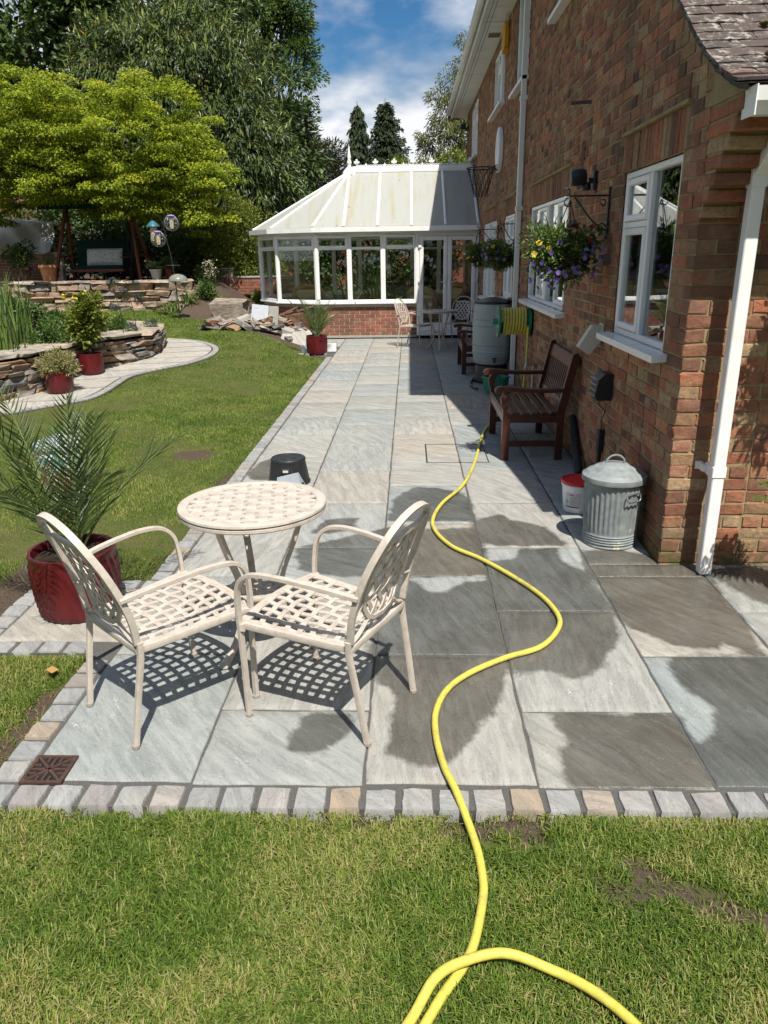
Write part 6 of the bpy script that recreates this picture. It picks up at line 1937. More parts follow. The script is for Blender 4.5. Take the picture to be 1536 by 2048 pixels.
swirl_pot(p2, .19, .34, 26)
palm(p2, .30, 13, .8, 6, (.2, 1.2), .012, (.5, .2), 24, .18)
p3 = empty('potted_shrub', (-4.72, 11.0, gz(-4.72, 11.0) + .04), 0, 'bright green leafy shrub in a swirled red pot on the path', 'potted plant')
swirl_pot(p3, .172, .30, 22, 6)
b = MB()
for k in range(6):
    a = k * 1.1; b.tube(spline([(0, 0, .22), (.05 * math.cos(a), .05 * math.sin(a), .5), (.16 * math.cos(a), .14 * math.sin(a), .95)], 4), .008, 5)
b.build('stems', M['twig'], p3)
def bush(parent, ells, nc, per, cr, L, W, mat, seed, tint=(.5, .22), name='foliage'):
    r = np.random.default_rng(seed); cp = crown_points(ells, nc, .3, seed); C = cp[:, :3]; ci = np.repeat(np.arange(len(C)), per); n = len(ci)
    d = unit(r.normal(size=(n, 3))); P = C[ci] + d * (cr * r.random(n) ** .5)[:, None]; D = d + cp[ci, 3:] * .5; N = r.normal(size=(n, 3)) + np.array([0, 0, 1.1])
    return leafobj(name, P, D, N, L * r.uniform(.6, 1.2, n), W * r.uniform(.7, 1.2, n), np.clip(r.normal(*tint, n), 0, 1), LM[mat], parent)
bush(p3, [(0, 0, .72, .26, .24, .36), (.05, 0, .98, .2, .2, .2)], 46, 40, .11, .075, .06, 'lime', 31, (.55, .22))
p4 = empty('potted_flowers', (-4.68, 9.82, gz(-4.68, 9.82) + .04), 0, 'low bushy grey green plant in a plain red pot on the path', 'potted plant')
b = MB(); b.lathe([(.165, 0), (.172, .01), (.185, .25), (.192, .255), (.192, .275), (.178, .275), (.165, .18)], 40, capt=False); b.build('pot', M['glaze'], p4, smooth=True, auto=50)
b = MB(); b.lathe([(0, .24), (.175, .245)], 20, capb=False, capt=False); b.build('compost', M['soilpot'], p4)
bush(p4, [(0, 0, .36, .27, .25, .17)], 120, 34, .055, .05, .012, 'grey', 32, (.5, .28))
# pond planting
def blades_plant(name, label, loc, n, L, W, spread, mat, seed, cat='plant', lean=(.02, .25), group=None, parent=None, tint=(.5, .2), at0=(0, 0, 0)):
    r = np.random.default_rng(seed); o = empty(name, loc, 0, label, cat, group) if parent is None else parent
    V, F, T = [], [], []
    for i in range(n):
        a = r.uniform(0, 6.283); le = r.uniform(*lean); l_ = L * r.uniform(.6, 1.1); d = np.array([math.cos(a), math.sin(a), 0]); s_ = np.array([-d[1], d[0], 0])
        p0 = np.array([r.normal(0, spread), r.normal(0, spread), 0]); k0 = len(V)
        for k in range(5):
            u = k / 4; th = le * (.5 + 1.3 * u * u); p = p0 + d * l_ * u * math.sin(th) + np.array([0, 0, 1]) * l_ * u * math.cos(th); w_ = W * (1 - u ** 2.2) * .5 + .0005
            V += [p - s_ * w_, p + s_ * w_]
        for k in range(4): F.append([k0 + 2 * k, k0 + 2 * k + 1, k0 + 2 * k + 3, k0 + 2 * k + 2])
        T += [min(1, max(0, r.normal(*tint)))] * 10
    me = npmesh('leaf_blades', np.array(V), np.array(F), False, LM[mat], {'tint': np.array(T)})
    link('leaf_blades', me, o).location = at0; return o
zp = ZT - .06
IG = 'plants in the raised pond bed'
for k, (x, y, n, L, lb) in enumerate(((-5.55, 10.0, 70, .80, 'nearest clump of tall iris leaves at the left edge'), (-5.75, 10.7, 90, 1.1, 'tallest clump of iris leaves in the raised pond bed'), (-6.3, 11.4, 90, 1.1, 'iris clump at the far left edge of the pond bed'), (-5.45, 12.3, 36, .62, 'small blue green iris fan in the middle of the pond bed'), (-5.9, 13.3, 40, .6, 'iris leaves with yellow blooms at the back of the pond bed'))):
    o = blades_plant('iris_plant', lb, (x, y, zp), n, L, .028, .13, 'iris', 40 + k, group=IG)
    if k == 4:
        P_ = np.concatenate([rng.normal((dx_, dy_, .62), .03, (14, 3)) for dx_, dy_ in ((.1, -.1), (-.12, 0), (.25, .05), (0, .2))]); leafobj('blooms', P_, sph(len(P_)), sph(len(P_)), .06, .045, rng.random(len(P_)), LM['yellowf'], o)
for k, (x, y, rx, rz_, mt, lb, L) in enumerate(((-5.25, 10.9, .3, .22, 'shrub', 'low bushy plant behind the slate coping', .06), (-5.6, 11.9, .35, .3, 'shrub', 'mid green plant behind the iris fan', .07), (-5.0, 13.0, .22, .14, 'shrub', 'small plant by the tip of the pond wall', .05), (-6.3, 12.4, .5, .35, 'dark', 'dark leafy plant at the centre of the pond bed', .09), (-5.3, 11.5, .26, .2, 'lime', 'yellow green trailing plant over the slate wall', .05))):
    o = empty('pond_plant', (x, y, zp), 0, lb, 'plant', IG); bush(o, [(0, 0, rz_ * .8, rx, rx, rz_)], 40, 30, .09, L, L * .55, mt, 50 + k)
o = empty('hosta_plant', (-5.35, 13.5, zp), 0, 'variegated hosta with broad cream edged leaves on the pond bed', 'plant', IG)
r_ = np.random.default_rng(9); n = 46; a = r_.uniform(0, 6.28, n); D = np.stack([np.cos(a), np.sin(a), r_.uniform(.0, .9, n)], -1); leafobj('leaves', D * .06, D, np.tile([0, 0, 1.0], (n, 1)) - D * .2, .28, .15, r_.uniform(.3, 1, n), LM['hosta'], o, .5, .15)
for k, (x, y, lb) in enumerate(((-4.62, 12.5, 'purple flowers beside the leafy potted shrub'), (-4.55, 13.35, 'purple flowers trailing at the tip of the pond wall'))):
    o = empty('flower_clump', (x, y, ZT + .02), 0, lb, 'flowers', IG); bush(o, [(0, 0, .06, .15, .13, .08)], 22, 20, .05, .03, .018, 'shrub', 60 + k); bush(o, [(0, 0, .10, .14, .12, .07)], 12, 7, .03, .022, .02, 'violet', 66 + k, name='blooms')
for k, (x, y) in enumerate(((-5.25, 9.95), (-5.2, 9.75), (-4.6, 12.1), (-4.52, 12.45), (-5.6, 11.2))):
    o = empty('wire_stake', (x, y, ZT), 0, ('thin black wire stake standing left on the slate coping', 'thin black wire stake leaning on the nearest coping flag', 'thin black wire stake behind the potted shrub', 'thin black wire stake near the wall tip', 'thin black wire stake among the irises')[k], 'wire stake', 'wire stakes on the pond wall')
    b = MB(); b.tube(spline([(0, 0, -.05), (.01, 0, .3), (-.06, .02, .62), (-.14, .04, .72)], 5), .005, 5); b.build('rod', M['iron'], o)
# plants below the terrace wall and in the border
for k, (x, y, lb) in enumerate(((-5.75, 18.45, 'strappy leaved clump at the foot of the terrace wall'), (-5.25, 18.2, 'strappy leaved clump right of the feeder pole'))):
    blades_plant('day_lily', lb, (x, y, gz(x, y)), 60, .38, .028, .10, 'iris', 80 + k, lean=(.2, .9), tint=(.65, .2))
for k, (x, y, lb, mt) in enumerate(((-4.9, 18.5, 'feathery green border plant below the shrubs', 'shrub'), (-4.3, 17.6, 'yellow green border plant at the edge of the bare soil', 'lime'), (-5.05, 19.3, 'dark border plant under the maple', 'dark'), (-3.75, 19.4, 'grassy border plant by the low brick wall', 'lime'))):
    o = empty('border_plant', (x, y, gz(x, y)), 0, lb, 'plant'); bush(o, [(0, 0, .18, .26, .22, .2)], 40, 26, .09, .07, .035, mt, 90 + k)
for k, (x, z, lb) in enumerate(((-7.2, 1.2, 'purple flowers in the crevice at the top of the terrace wall'), (-6.6, .85, 'purple flowers half way up the terrace wall'), (-7.25, .62, 'purple flowers at the foot of the terrace wall'), (-6.95, .98, 'faint mauve flowers in the middle of the terrace wall'))):
    o = empty('wall_flower', (x, 18.66, z), 0, lb, 'flowers', 'flowers growing in the terrace wall'); bush(o, [(0, 0, 0, .16, .06, .05)], 14, 16, .05, .035, .02, 'shrub', 100 + k); bush(o, [(0, -.05, .02, .15, .05, .05)], 9, 6, .03, .025, .02, 'violet', 104 + k, name='blooms')
o = blades_plant('foxglove', 'pale yellow flower spikes right of the bird feeders', (-4.75, 18.4, gz(-4.75, 18.4)), 10, .8, .012, .08, 'iris', 110, lean=(.02, .12))
P_ = np.concatenate([np.stack([rng.normal(x, .035, 40), rng.normal(0, .035, 40), rng.uniform(.55, .95, 40)], -1) for x in (-.08, .02, .1)]); leafobj('blooms', P_, sph(len(P_)), sph(len(P_)), .045, .035, rng.random(len(P_)), LM['cream'], o)

# ------------------------------------------------------------------ swing seat
sw = empty('swing_seat', (-7.86, 19.45, 1.165), 0, 'red timber swing seat with dark green cushions under the maple', 'swing seat')
for s in (-1, 1):
    for (y0, nm) in ((-.02, 'front_leg'), (1.15, 'rear_leg')):
        b = MB(); b.bar((s * 1.10, y0, 0), (s * .80, .55, 1.85), .085, .06, (1, 0, 0)); b.build(nm, M['redwood'], sw)
    b = MB(); b.bar((s * .99, .14, .62), (s * .99, .98, .62), .06, .045); b.build('side_brace', M['redwood'], sw)
b = MB(); b.bar((-1.0, .55, 1.84), (1.0, .55, 1.84), .09, .09); b.build('top_beam', M['redwood'], sw)
b = MB()
n = 10
for i in range(n):
    u0, u1 = i / n, (i + 1) / n
    f_ = lambda u: (-.35 + 1.75 * u, 1.86 + .22 * math.sin(math.pi * u))
    (ya, za), (yb, zb_) = f_(u0), f_(u1)
    b.quad((-1.12, ya, za), (1.12, ya, za), (1.12, yb, zb_), (-1.12, yb, zb_))
b.quad((-1.12, -.35, 1.86), (1.12, -.35, 1.86), (1.12, -.36, 1.70), (-1.12, -.36, 1.70)); b.build('canopy', M['canvas'], sw)
b = MB(); b.box((-.72, .10, .245), (.62, .14, .325), .006); b.build('seat_rail', M['redwood'], sw)
for k in range(5):
    b = MB(); b.box((-.72, .16 + .1 * k, .27), (.62, .235 + .1 * k, .295)); b.build('seat_slat', M['redwood'], sw)
b = MB(); b.box((-.72, .08, .30), (.62, .62, .40), .03); b.build('seat_cushion', M['canvas'], sw, smooth=True, auto=50)
Mx = Matrix.Translation((0, .60, .36)) @ Matrix.Rotation(R(-16), 4, 'X')
b = MB(); b.M = Mx; b.box((-.74, -.04, .0), (.64, .07, .68), .035); b.build('back_cushion', M['canvas'], sw, smooth=True, auto=50)
for s in (-.74, .64):
    b = MB(); b.bar((s, .05, .58), (s, .62, .60), .06, .035); b.build('armrest', M['redwood'], sw)
    b = MB(); b.tube([(s, .12, .58), (s + (.04 if s > 0 else -.04), .55, 1.82)], .006, 5); b.tube([(s, .60, .58), (s + (.04 if s > 0 else -.04), .55, 1.82)], .006, 5); b.build('hanging_chain', M['iron'], sw)
t = NT('leaf_print_fabric'); v = t.obj(); vr = t.n('ShaderNodeTexVoronoi', {'Scale': 17.0, 'Randomness': 1.0}); t.set(vr.inputs['Vector'], t.vscale(v, (1.4, 1, .8)))
M['print'] = t.pbr(t.mix(t.rng(vr.outputs['Distance'], .20, .27), (.10, .11, .10), (.62, .62, .58)), .85, .2)
b = MB(); b.M = Matrix.Translation((.06, .40, .40)) @ Matrix.Rotation(R(-18), 4, 'X')
for i in range(12):
    for j in range(8):
        f2 = lambda i, j, s: ((i / 12 - .5) * .92, s * .075 * (max(0, (1 - (2 * i / 12 - 1) ** 4) * (1 - (2 * j / 8 - 1) ** 4))) ** .5, (j / 8) * .42)
        for s in (-1, 1): b.quad(f2(i, j, s), f2(i + 1, j, s), f2(i + 1, j + 1, s), f2(i, j + 1, s))
o = b.build('cushion', M['print'], smooth=True); o.location = (-7.86, 19.45, 1.165); tag(o, 'long white cushion with dark leaf print on the swing seat', 'cushion')
# pots round the swing
def pot(name, loc, r_, h, mat, label, cat='potted plant'):
    o = empty(name, loc, 0, label, cat); b = MB(); b.lathe([(r_ * .68, 0), (r_ * .92, h * .82), (r_ * 1.04, h * .83), (r_ * 1.04, h), (r_ * .93, h), (r_ * .85, h * .7)], 28, capt=False); b.build('pot', mat, o, smooth=True, auto=40)
    b = MB(); b.lathe([(0, h * .9), (r_ * .92, h * .9)], 20, capb=False, capt=False); b.build('compost', M['soilpot'], o); return o
q = pot('potted_agapanthus', (-8.98, 19.2, 1.2), .22, .40, M['terracotta'], 'strappy plant in an orange terracotta pot left of the swing'); blades_plant('', '', None, 26, .42, .035, .06, 'iris', 120, parent=q, lean=(.2, .8), at0=(0, 0, .36))
q = pot('potted_shrub', (-9.7, 19.3, 1.2), .22, .34, M['rust'], 'dark shrub in a brown pot at the far left of the terrace'); bush(q, [(0, 0, .62, .38, .3, .3)], 46, 34, .11, .10, .035, 'dark', 121)
q = pot('potted_hosta', (-6.3, 19.25, 1.2), .15, .26, M['creambox'], 'blue green hosta in a pale pot right of the swing'); n = 40; a = r_.uniform(0, 6.28, n); D = np.stack([np.cos(a), np.sin(a), r_.uniform(.2, 1.2, n)], -1); leafobj('leaves', D * .05 + np.array([0, 0, .25]), D, np.tile([0, 0, 1.0], (n, 1)) - D * .2, .26, .15, r_.uniform(.0, .6, n), LM['hosta'], q, .5, .15)
q = pot('potted_plant', (-5.98, 19.3, 1.2), .12, .26, M['glaze'], 'dark plant in a small red pot beside the hosta'); bush(q, [(0, 0, .4, .16, .14, .14)], 26, 26, .06, .05, .03, 'dark', 122)
# tarpaulin over a stack, fence and low brick wall at the left
V, F = [], []
nx_, nz_ = 36, 18
for j in range(nz_ + 1):
    for i in range(nx_ + 1):
        u, v = i / nx_, j / nz_
        x = -13.0 + u * 3.5; zt = 2.75 + .12 * math.sin(3 * u + 1)
        z = 1.95 + (zt - 1.95) * min(1, v * 1.4) - .1 * math.sin(u * 9) * (1 - v)
        y = 20.9 + max(0, v - .7) * 2.5 - .16 * (1 - v) + .13 * math.sin(u * 23 + 5 * v + 2 * math.sin(u * 7)) * (1.1 - v) + .10 * math.sin(u * 11 - 6 * v)
        V.append((x, y, z))
for j in range(nz_):
    for i in range(nx_): k = j * (nx_ + 1) + i; F.append([k, k + 1, k + nx_ + 2, k + nx_ + 1])
me = npmesh('tarpaulin', V, F, True, M['tarp']); o = link('tarpaulin', me); tag(o, 'pale grey creased tarpaulin draped at the left edge', 'tarpaulin')
lw = empty('brick_planter', (-11.2, 20.7, 1.16), 0, 'low brick wall under the grey tarpaulin', 'brick wall')
b = MB(); b.box((-1.4, 0, 0), (1.9, .2, .74)); b.build('wall_core', M['cement'], lw)
t_ = MB(); t_.box((-.1075, -.012, 0), (.1075, .02, .065), .003); o_ = t_.build('brick', M['brick_c']); bme = o_.data; bpy.data.objects.remove(o_)
for j in range(9):
    x = -1.3 + (.11 if j % 2 else 0)
    while x < 1.85: o = link('brick', bme, lw); o.location = (x, 0, .03 + .075 * j); x += .225
fn = empty('wooden_fence', (-13.0, 24.0, 1.1), 0, 'weathered brown wooden fence at the left edge above the tarpaulin', 'fence')
for k in range(26):
    b = MB(); b.box((-2.2 + k * .15, 0, 0), (-2.2 + k * .15 + .145, .02, 2.7 + random.gauss(0, .01))); b.build('fence_board', M['fence'], fn)
fb = empty('wooden_fence', (-1.5, 25.2, .8), 0, 'reddish wooden fence seen through the conservatory glass', 'fence')
for k in range(40):
    b = MB(); b.box((-3 + k * .16, 0, 0), (-3 + k * .16 + .155, .02, 1.75 + random.gauss(0, .01))); b.build('fence_board', M['redwood'], fb)
# low brick wall left of the conservatory
bp = empty('brick_wall', (-4.3, 20.4, .75), 0, 'low red brick wall with a pier left of the conservatory', 'brick wall')
b = MB(); b.box((-1.0, .02, 0), (-.36, .3, .66)); b.box((-.36, .06, 0), (1.3, .26, .44)); b.build('wall_core', M['cement'], bp)
b = MB(); b.box((-1.05, -.03, .66), (-.32, .34, .70), .005); b.box((-.319, .02, .44), (1.3, .3, .48), .005); b.build('coping', M['concrete'], bp)
for j in range(8):
    x = -.89 + (.11 if j % 2 else 0)
    while x < (1.2 if j < 5 else -.45): o = link('brick', bme, bp); o.location = (x, .012 if x < -.40 else .053, .03 + .075 * j); x += .225
# ------------------------------------------------------------------ bird feeding station
fd = empty('bird_feeder_pole', (-5.14, 17.03, gz(-5.14, 17.03)), 0, 'tall black bird feeding pole with crook arms on the lawn', 'bird feeder pole')
b = MB(); b.tube([(0, 0, 0), (-.02, 0, .8), (-.06, 0, 1.3), (-.18, 0, 2.05)], .010, 8); b.build('pole', M['iron'], fd, smooth=True)
for s in (-1, 1):
    b = MB(); b.tube(spline([(-.18, 0, 2.0), (-.18 + s * .05, 0, 2.14), (-.18 + s * .16, 0, 2.20), (-.18 + s * .22, 0, 2.12), (-.18 + s * .22, 0, 2.06)], 5), .007, 6); b.build('crook', M['iron'], fd, smooth=True)
b = MB(); b.tube([(.16 * math.cos(a) - .05, .16 * math.sin(a), 1.16) for a in np.linspace(0, 6.283, 25)[:-1]], .006, 5, closed=True); b.tube([(-.21, 0, 1.16), (.11, 0, 1.16)], .006, 5); b.build('seed_tray_ring', M['iron'], fd)
def dome(loc, r_, label):
    o = empty('squirrel_baffle', loc, 0, label, 'baffle'); b = MB(); b.lathe([(r_ * math.cos(a), r_ * .72 * math.sin(a)) for a in np.linspace(0, 1.5, 10)], 28, capb=False); b.build('dome', simple('smoky_plastic', (.32, .33, .28), .25, .5, transl=.4), o, smooth=True)
dome((-5.10, 17.03, gz(-5.14, 17.03) + .83), .21, 'smoky plastic dome on the bird feeder pole')
def cage(loc, r_, capm, label):
    o = empty('bird_feeder', loc, 0, label, 'bird feeder', 'caged bird feeders')
    for k in range(10):
        a = k * math.pi / 10; b = MB(); b.tube([(r_ * math.cos(t2) * math.cos(a), r_ * math.cos(t2) * math.sin(a), r_ * math.sin(t2)) for t2 in np.linspace(0, 6.283, 29)[:-1]], .004, 4, closed=True); b.build('cage_hoop', M['metalgrey'], o)
    for z in (-.5, 0, .5):
        q_ = r_ * math.sqrt(1 - z * z); b = MB(); b.tube([(q_ * math.cos(t2), q_ * math.sin(t2), r_ * z) for t2 in np.linspace(0, 6.283, 25)[:-1]], .004, 4, closed=True); b.build('cage_ring', M['metalgrey'], o)
    b = MB(); b.lathe([(.045, -r_ * .7), (.045, r_ * .6)], 12); b.build('seed_tube', M['beige'], o)
    b = MB(); b.lathe([(.09, r_ * .92), (.07, r_ * 1.05), (.02, r_ * 1.12)], 16); b.build('cap', capm, o, smooth=True)
    b = MB(); b.tube([(0, 0, r_), (0, 0, r_ + .12)], .004, 4); b.build('hook', M['iron'], o)
mauve = simple('mauve_plastic', (.25, .17, .36), .5)
zf = gz(-5.14, 17.03)
cage((-5.12, 17.03, zf + 2.02), .155, mauve, 'round caged bird feeder with mauve cap, upper right on the pole')
cage((-5.42, 16.95, zf + 1.70), .155, mauve, 'round caged bird feeder with pale cap, lower left on the pole')
o = empty('bird_feeder', (-5.54, 17.06, zf + 1.66), 0, 'tube bird feeder with teal roof at the left of the pole', 'bird feeder')
b = MB(); b.lathe([(.07, 0), (.07, .32)], 12); b.build('seed_tube', M['beige'], o)
b = MB(); b.lathe([(.14, .30), (.10, .36), (.03, .42)], 16); b.build('roof', simple('teal_plastic', (.03, .12, .16), .4), o, smooth=True)
# ------------------------------------------------------------------ rubble heap by the conservatory
rbm = [stone_mesh(500 + i, M['slate' if i % 3 == 0 else 'stone'], .05, .09, 'rubble') for i in range(6)] + [stone_mesh(510 + i, M['concrete'], .05, .09, 'rubble') for i in range(3)] + [stone_mesh(515, M['brick'], .04, .08, 'rubble')]
t_ = MB(); t_.box((-.5, -.5, -.5), (.5, .5, .5), .05); o_ = t_.build('loose_brick', M['brick_c']); lbm = o_.data; bpy.data.objects.remove(o_)
hpz = lambda x, y: max(float(terr(x, y)) - .02, 0) + .22 * math.exp(-((x + 2.75) / .75) ** 2 - ((y - 15.75) / .55) ** 2)
RG = 'rubble heaped by the conservatory wall'
rr_ = np.random.default_rng(77)
for k in range(100):
    x = rr_.uniform(-4.3, -2.0); y = rr_.uniform(15.1, 16.3) + .25 * (-x - 2.8)
    if y > 16.3 + max(0, (-2.2 - x) * .55): y -= .5
    sz = rr_.uniform(.07, .21)
    isb = rr_.random() < .16
    o = link('loose_brick' if isb else 'rubble_stone', lbm if isb else rbm[int(rr_.integers(10))])
    o.location = (x, y, hpz(x, y) + sz * .2)
    o.scale = (.215, .10, .065) if isb else (sz * 1.5, sz * 1.1, sz * rr_.uniform(.25, .6))
    o.rotation_euler = (rr_.normal(0, .22), rr_.normal(0, .22), rr_.uniform(0, 6.28))
    tag(o, 'loose red brick in the rubble heap left of the conservatory' if isb else 'broken stone in the rubble heap left of the conservatory', 'brick' if isb else 'stone', RG if isb is None else ('loose bricks in the rubble heap' if isb else 'broken stones in the rubble heap'))
b = MB(); b.box((-.17, -.02, 0), (.17, .02, .62), .006); o = b.build('leaning_slab', simple('pale_grey_slab', (.42, .45, .48), .7, bump=.2), loc=(-3.06, 15.35, .20), rot=(R(-14), R(7), R(10))); tag(o, 'pale grey slab leaning upright on the rubble heap', 'slab')
b = MB(); b.box((-.10, -.02, 0), (.10, .02, .52), .006); o = b.build('leaning_slab', M['concrete'], loc=(-2.80, 15.55, .25), rot=(R(-10), R(3), R(-8))); tag(o, 'narrow concrete slab leaning beside the pale grey slab', 'slab')
b = MB(); b.prism([(-.30, 0), (.26, -.02), (.30, .20), (.27, .34), (-.27, .31), (-.33, .2)], -.03, .03, 'y'); o = b.build('leaning_slab', M['pathslab'], loc=(-2.22, 14.95, .03), rot=(R(-38), 0, R(4))); tag(o, 'broad buff sandstone slab propped against the rubble heap', 'slab')
o = link('wall_fragment', stone_mesh(520, M['stone'], .1, .06, 'wall_fragment')); o.location = (-3.95, 16.9, .62); o.scale = (.75, .4, .42); o.rotation_euler = (.05, .03, .2); tag(o, 'large lump of old tan stone walling beside the lawn', 'stone')
for k in range(5):
    b = MB(); b.bar((0, 0, 0), (.55, .1, .0), .05, .03); o = b.build('timber_offcut', M['fence'], loc=(-2.95 + .12 * k, 15.9, .48 + .03 * k), rot=(0, R(rr_.normal(-10, 14)), R(rr_.uniform(-30, 40)))); tag(o, 'splintered timber offcut on top of the rubble heap', 'timber', 'timber offcuts on the rubble heap')
for k, (x, y, w_, lb) in enumerate(((-1.98, 14.25, .13, 'white block left of the small potted palm'), (-1.45 - .07, 14.35, .26, 'white block right of the small potted palm'))):
    b = MB(); b.box((-w_ / 2, -.07, 0), (w_ / 2, .07, .15), .006); o = b.build('white_block', M['whitebox'], loc=(x, y, .0)); tag(o, lb, 'block')
for k in range(6):
    o = link('loose_sett', SETTS[k]); o.location = (-2.0 + .14 * k - (.3 if k > 3 else 0), 13.85 + .06 * (k % 2) + (.2 if k > 3 else 0), .03); o.rotation_euler = (0, 0, k); tag(o, 'loose sandstone sett lying by the small potted palm', 'sett', 'loose setts by the small palm')

# ------------------------------------------------------------------ hanging baskets
def basket(y, arm, zt, seed, label, blabel, kind, drop=.30):
    br = empty('basket_bracket', (XW, y, zt), 0, blabel, 'bracket')
    b = MB(); b.box((-.014, -.012, -.30), (-.001, .012, .06), .002); b.build('wall_bar', M['iron'], br)
    b = MB(); b.bar((-.01, 0, 0), (-arm, 0, 0), .012, .012); b.build('arm', M['iron'], br)
    b = MB(); b.tube(spline([(-.015, 0, -.24), (-.12, 0, -.17), (-arm * .85, 0, -.01)], 6), .006, 6); b.build('strut', M['iron'], br)
    for (cx, cz, r_, a0, sg) in ((-arm - .02, .03, .03, -1.5, 1), (-arm + .0, -.045, .035, 1.6, 1), (-.05, -.215, .03, 0, 1), (-.05, -.05, .025, 2, -1)):
        q = [(cx + r_ * (1 - .12 * k / 3) * math.cos(a0 + sg * k * .45), 0, cz + r_ * (1 - .12 * k / 3) * math.sin(a0 + sg * k * .45)) for k in range(13)]
        b = MB(); b.tube(q, .005, 5); b.build('scroll', M['iron'], br)
    c = Vector((XW - arm + .01, y, zt - drop - .12))
    bs = empty('hanging_basket', c, 0, label, 'hanging basket')
    b = MB(); b.lathe([(.02, -.17), (.08, -.155), (.13, -.11), (.165, -.04), (.17, 0), (.155, 0)], 24, capt=False); b.build('bowl', M['soilpot'], bs, smooth=True)
    for k in range(3):
        a = k * 2.09 + .5; b = MB(); b.tube([(.165 * math.cos(a), .165 * math.sin(a), 0), (0, 0, drop + .09)], .004, 5); b.build('chain', M['iron'], bs)
    fo = [(0, 0, .04, .25, .24, .15), (0, 0, -.05, .24, .23, .12)]
    if kind == 'near': fo += [(-.20, -.05, .08, .16, .14, .16), (.1, 0, .12, .14, .14, .1)]
    bush(bs, fo, 90, 34, .07, .055, .020, 'basket', seed, (.45, .25))
    def flowers(ells, nf, mat, nm, sz, sd):
        r = np.random.default_rng(sd); cp = crown_points(ells, nf, .9, sd); P, D, N = [], [], []
        for p, u in zip(cp[:, :3], cp[:, 3:]):
            u = unit(u + np.array([-.3, -.6, .1]) + r.normal(0, .3, 3)); s_ = unit(np.cross(u, np.array([0, 0, 1.0]))); w_ = np.cross(s_, u)
            for k in range(5):
                a = k * 1.2566 + r.uniform(0, .5); dd = s_ * math.cos(a) + w_ * math.sin(a); P.append(p); D.append(dd + u * .15); N.append(u)
        m_ = len(P); leafobj(nm, np.array(P), np.array(D), np.array(N), sz, sz * .95, np.repeat(r.random(m_ // 5), 5), LM[mat], bs, .6)
    if kind == 'near':
        flowers([(0, -.02, -.02, .27, .25, .17)], 62, 'violet', 'violet_blooms', .022, seed + 1); flowers([(-.08, -.05, -.14, .2, .16, .08)], 16, 'violet', 'trailing_blooms', .022, seed + 9)
        flowers([(-.20, -.05, -.02, .16, .13, .18)], 8, 'yellowf', 'yellow_blooms', .027, seed + 2)
        flowers([(.1, 0, .14, .12, .12, .09)], 10, 'redf', 'red_blooms', .022, seed + 3)
        blades_plant('', '', None, 12, .30, .02, .04, 'basket', seed + 4, parent=bs, lean=(.1, .6), at0=(-.16, -.04, .06))
    elif kind == 'mid':
        flowers([(0, 0, .02, .26, .25, .16)], 30, 'violet', 'violet_blooms', .026, seed + 1); flowers([(-.08, -.05, .05, .2, .2, .12)], 9, 'yellowf', 'yellow_blooms', .036, seed + 2)
    else:
        flowers([(0, 0, .02, .27, .26, .17)], 26, 'yellowf', 'yellow_blooms', .022, seed + 1); flowers([(0, 0, .0, .26, .26, .17)], 14, 'redf', 'red_blooms', .022, seed + 2); flowers([(-.1, 0, -.02, .2, .2, .15)], 10, 'whitef', 'white_blooms', .022, seed + 3)
    return bs
basket(5.93, .30, 2.13, 200, 'large hanging basket of violet and yellow flowers nearest the camera', 'black scrolled iron bracket holding the nearest flower basket', 'near', .30)
bsm = basket(10.69, .25, 2.10, 210, 'hanging basket of purple and yellow pansies by the wall downpipe', 'black scrolled iron bracket beside the wall downpipe', 'mid', .28)
basket(13.09, .32, 2.10, 220, 'farthest hanging basket, small yellow and white flowers', 'black scrolled iron bracket farthest along the wall', 'far', .28)

bse = copy_tree(bsm); bse.location = (2.2, 3.66, 1.90); tag(bse, 'hanging basket under the eaves whose shadow falls beside the near downpipe')
# ------------------------------------------------------------------ decorated bin behind the palm, fern by the wall, odds and ends
dbn = empty('painted_bin', (-2.86, 5.80, -.02), 0, 'lidded bin painted with blue and red mosaic behind the palm', 'bin')
t = NT('mosaic_paint'); v = t.obj(); vr = t.n('ShaderNodeTexVoronoi', {'Scale': 22.0}); t.set(vr.inputs['Vector'], v)
hs = t.n('ShaderNodeSeparateColor'); t.set(hs.inputs[0], vr.outputs['Color'])
zz = t.n('ShaderNodeSeparateXYZ', {0: v}).outputs['Z']
ca = t.ramp(hs.outputs[0], [(0, (.65, .70, .72)), (.35, (.05, .28, .45)), (.6, (.60, .64, .66)), (.8, (.03, .17, .25))], 'CONSTANT')
cb_ = t.ramp(hs.outputs[0], [(0, (.50, .09, .10)), (.35, (.60, .45, .38)), (.6, (.42, .12, .08)), (.8, (.62, .65, .66))], 'CONSTANT')
M['mosaic'] = t.pbr(t.mix(t.rng(zz, .14, .24), cb_, ca), .4, .4)
b = MB(); b.lathe([(.155, 0), (.16, .01), (.178, .33), (.178, .345)], 40); b.build('body', M['mosaic'], dbn, smooth=True, auto=40)
b = MB(); b.lathe([(.190, .335), (.195, .338), (.195, .365), (.185, .372), (.12, .395), (.05, .40), (0, .40)], 40, capb=False); b.build('lid', M['greyplastic'], dbn, smooth=True, auto=40)
b = MB(); b.tube(spline([(-.05, 0, .395), (-.03, 0, .425), (.03, 0, .425), (.05, 0, .395)], 4), .008, 6); b.build('lid_handle', M['metalgrey'], dbn)
fe = pot('potted_fern', (2.18, 3.62, .002), .17, .30, M['terracotta'], 'fern in a pot by the sunlit brick wall at the right edge')
rf = np.random.default_rng(12)
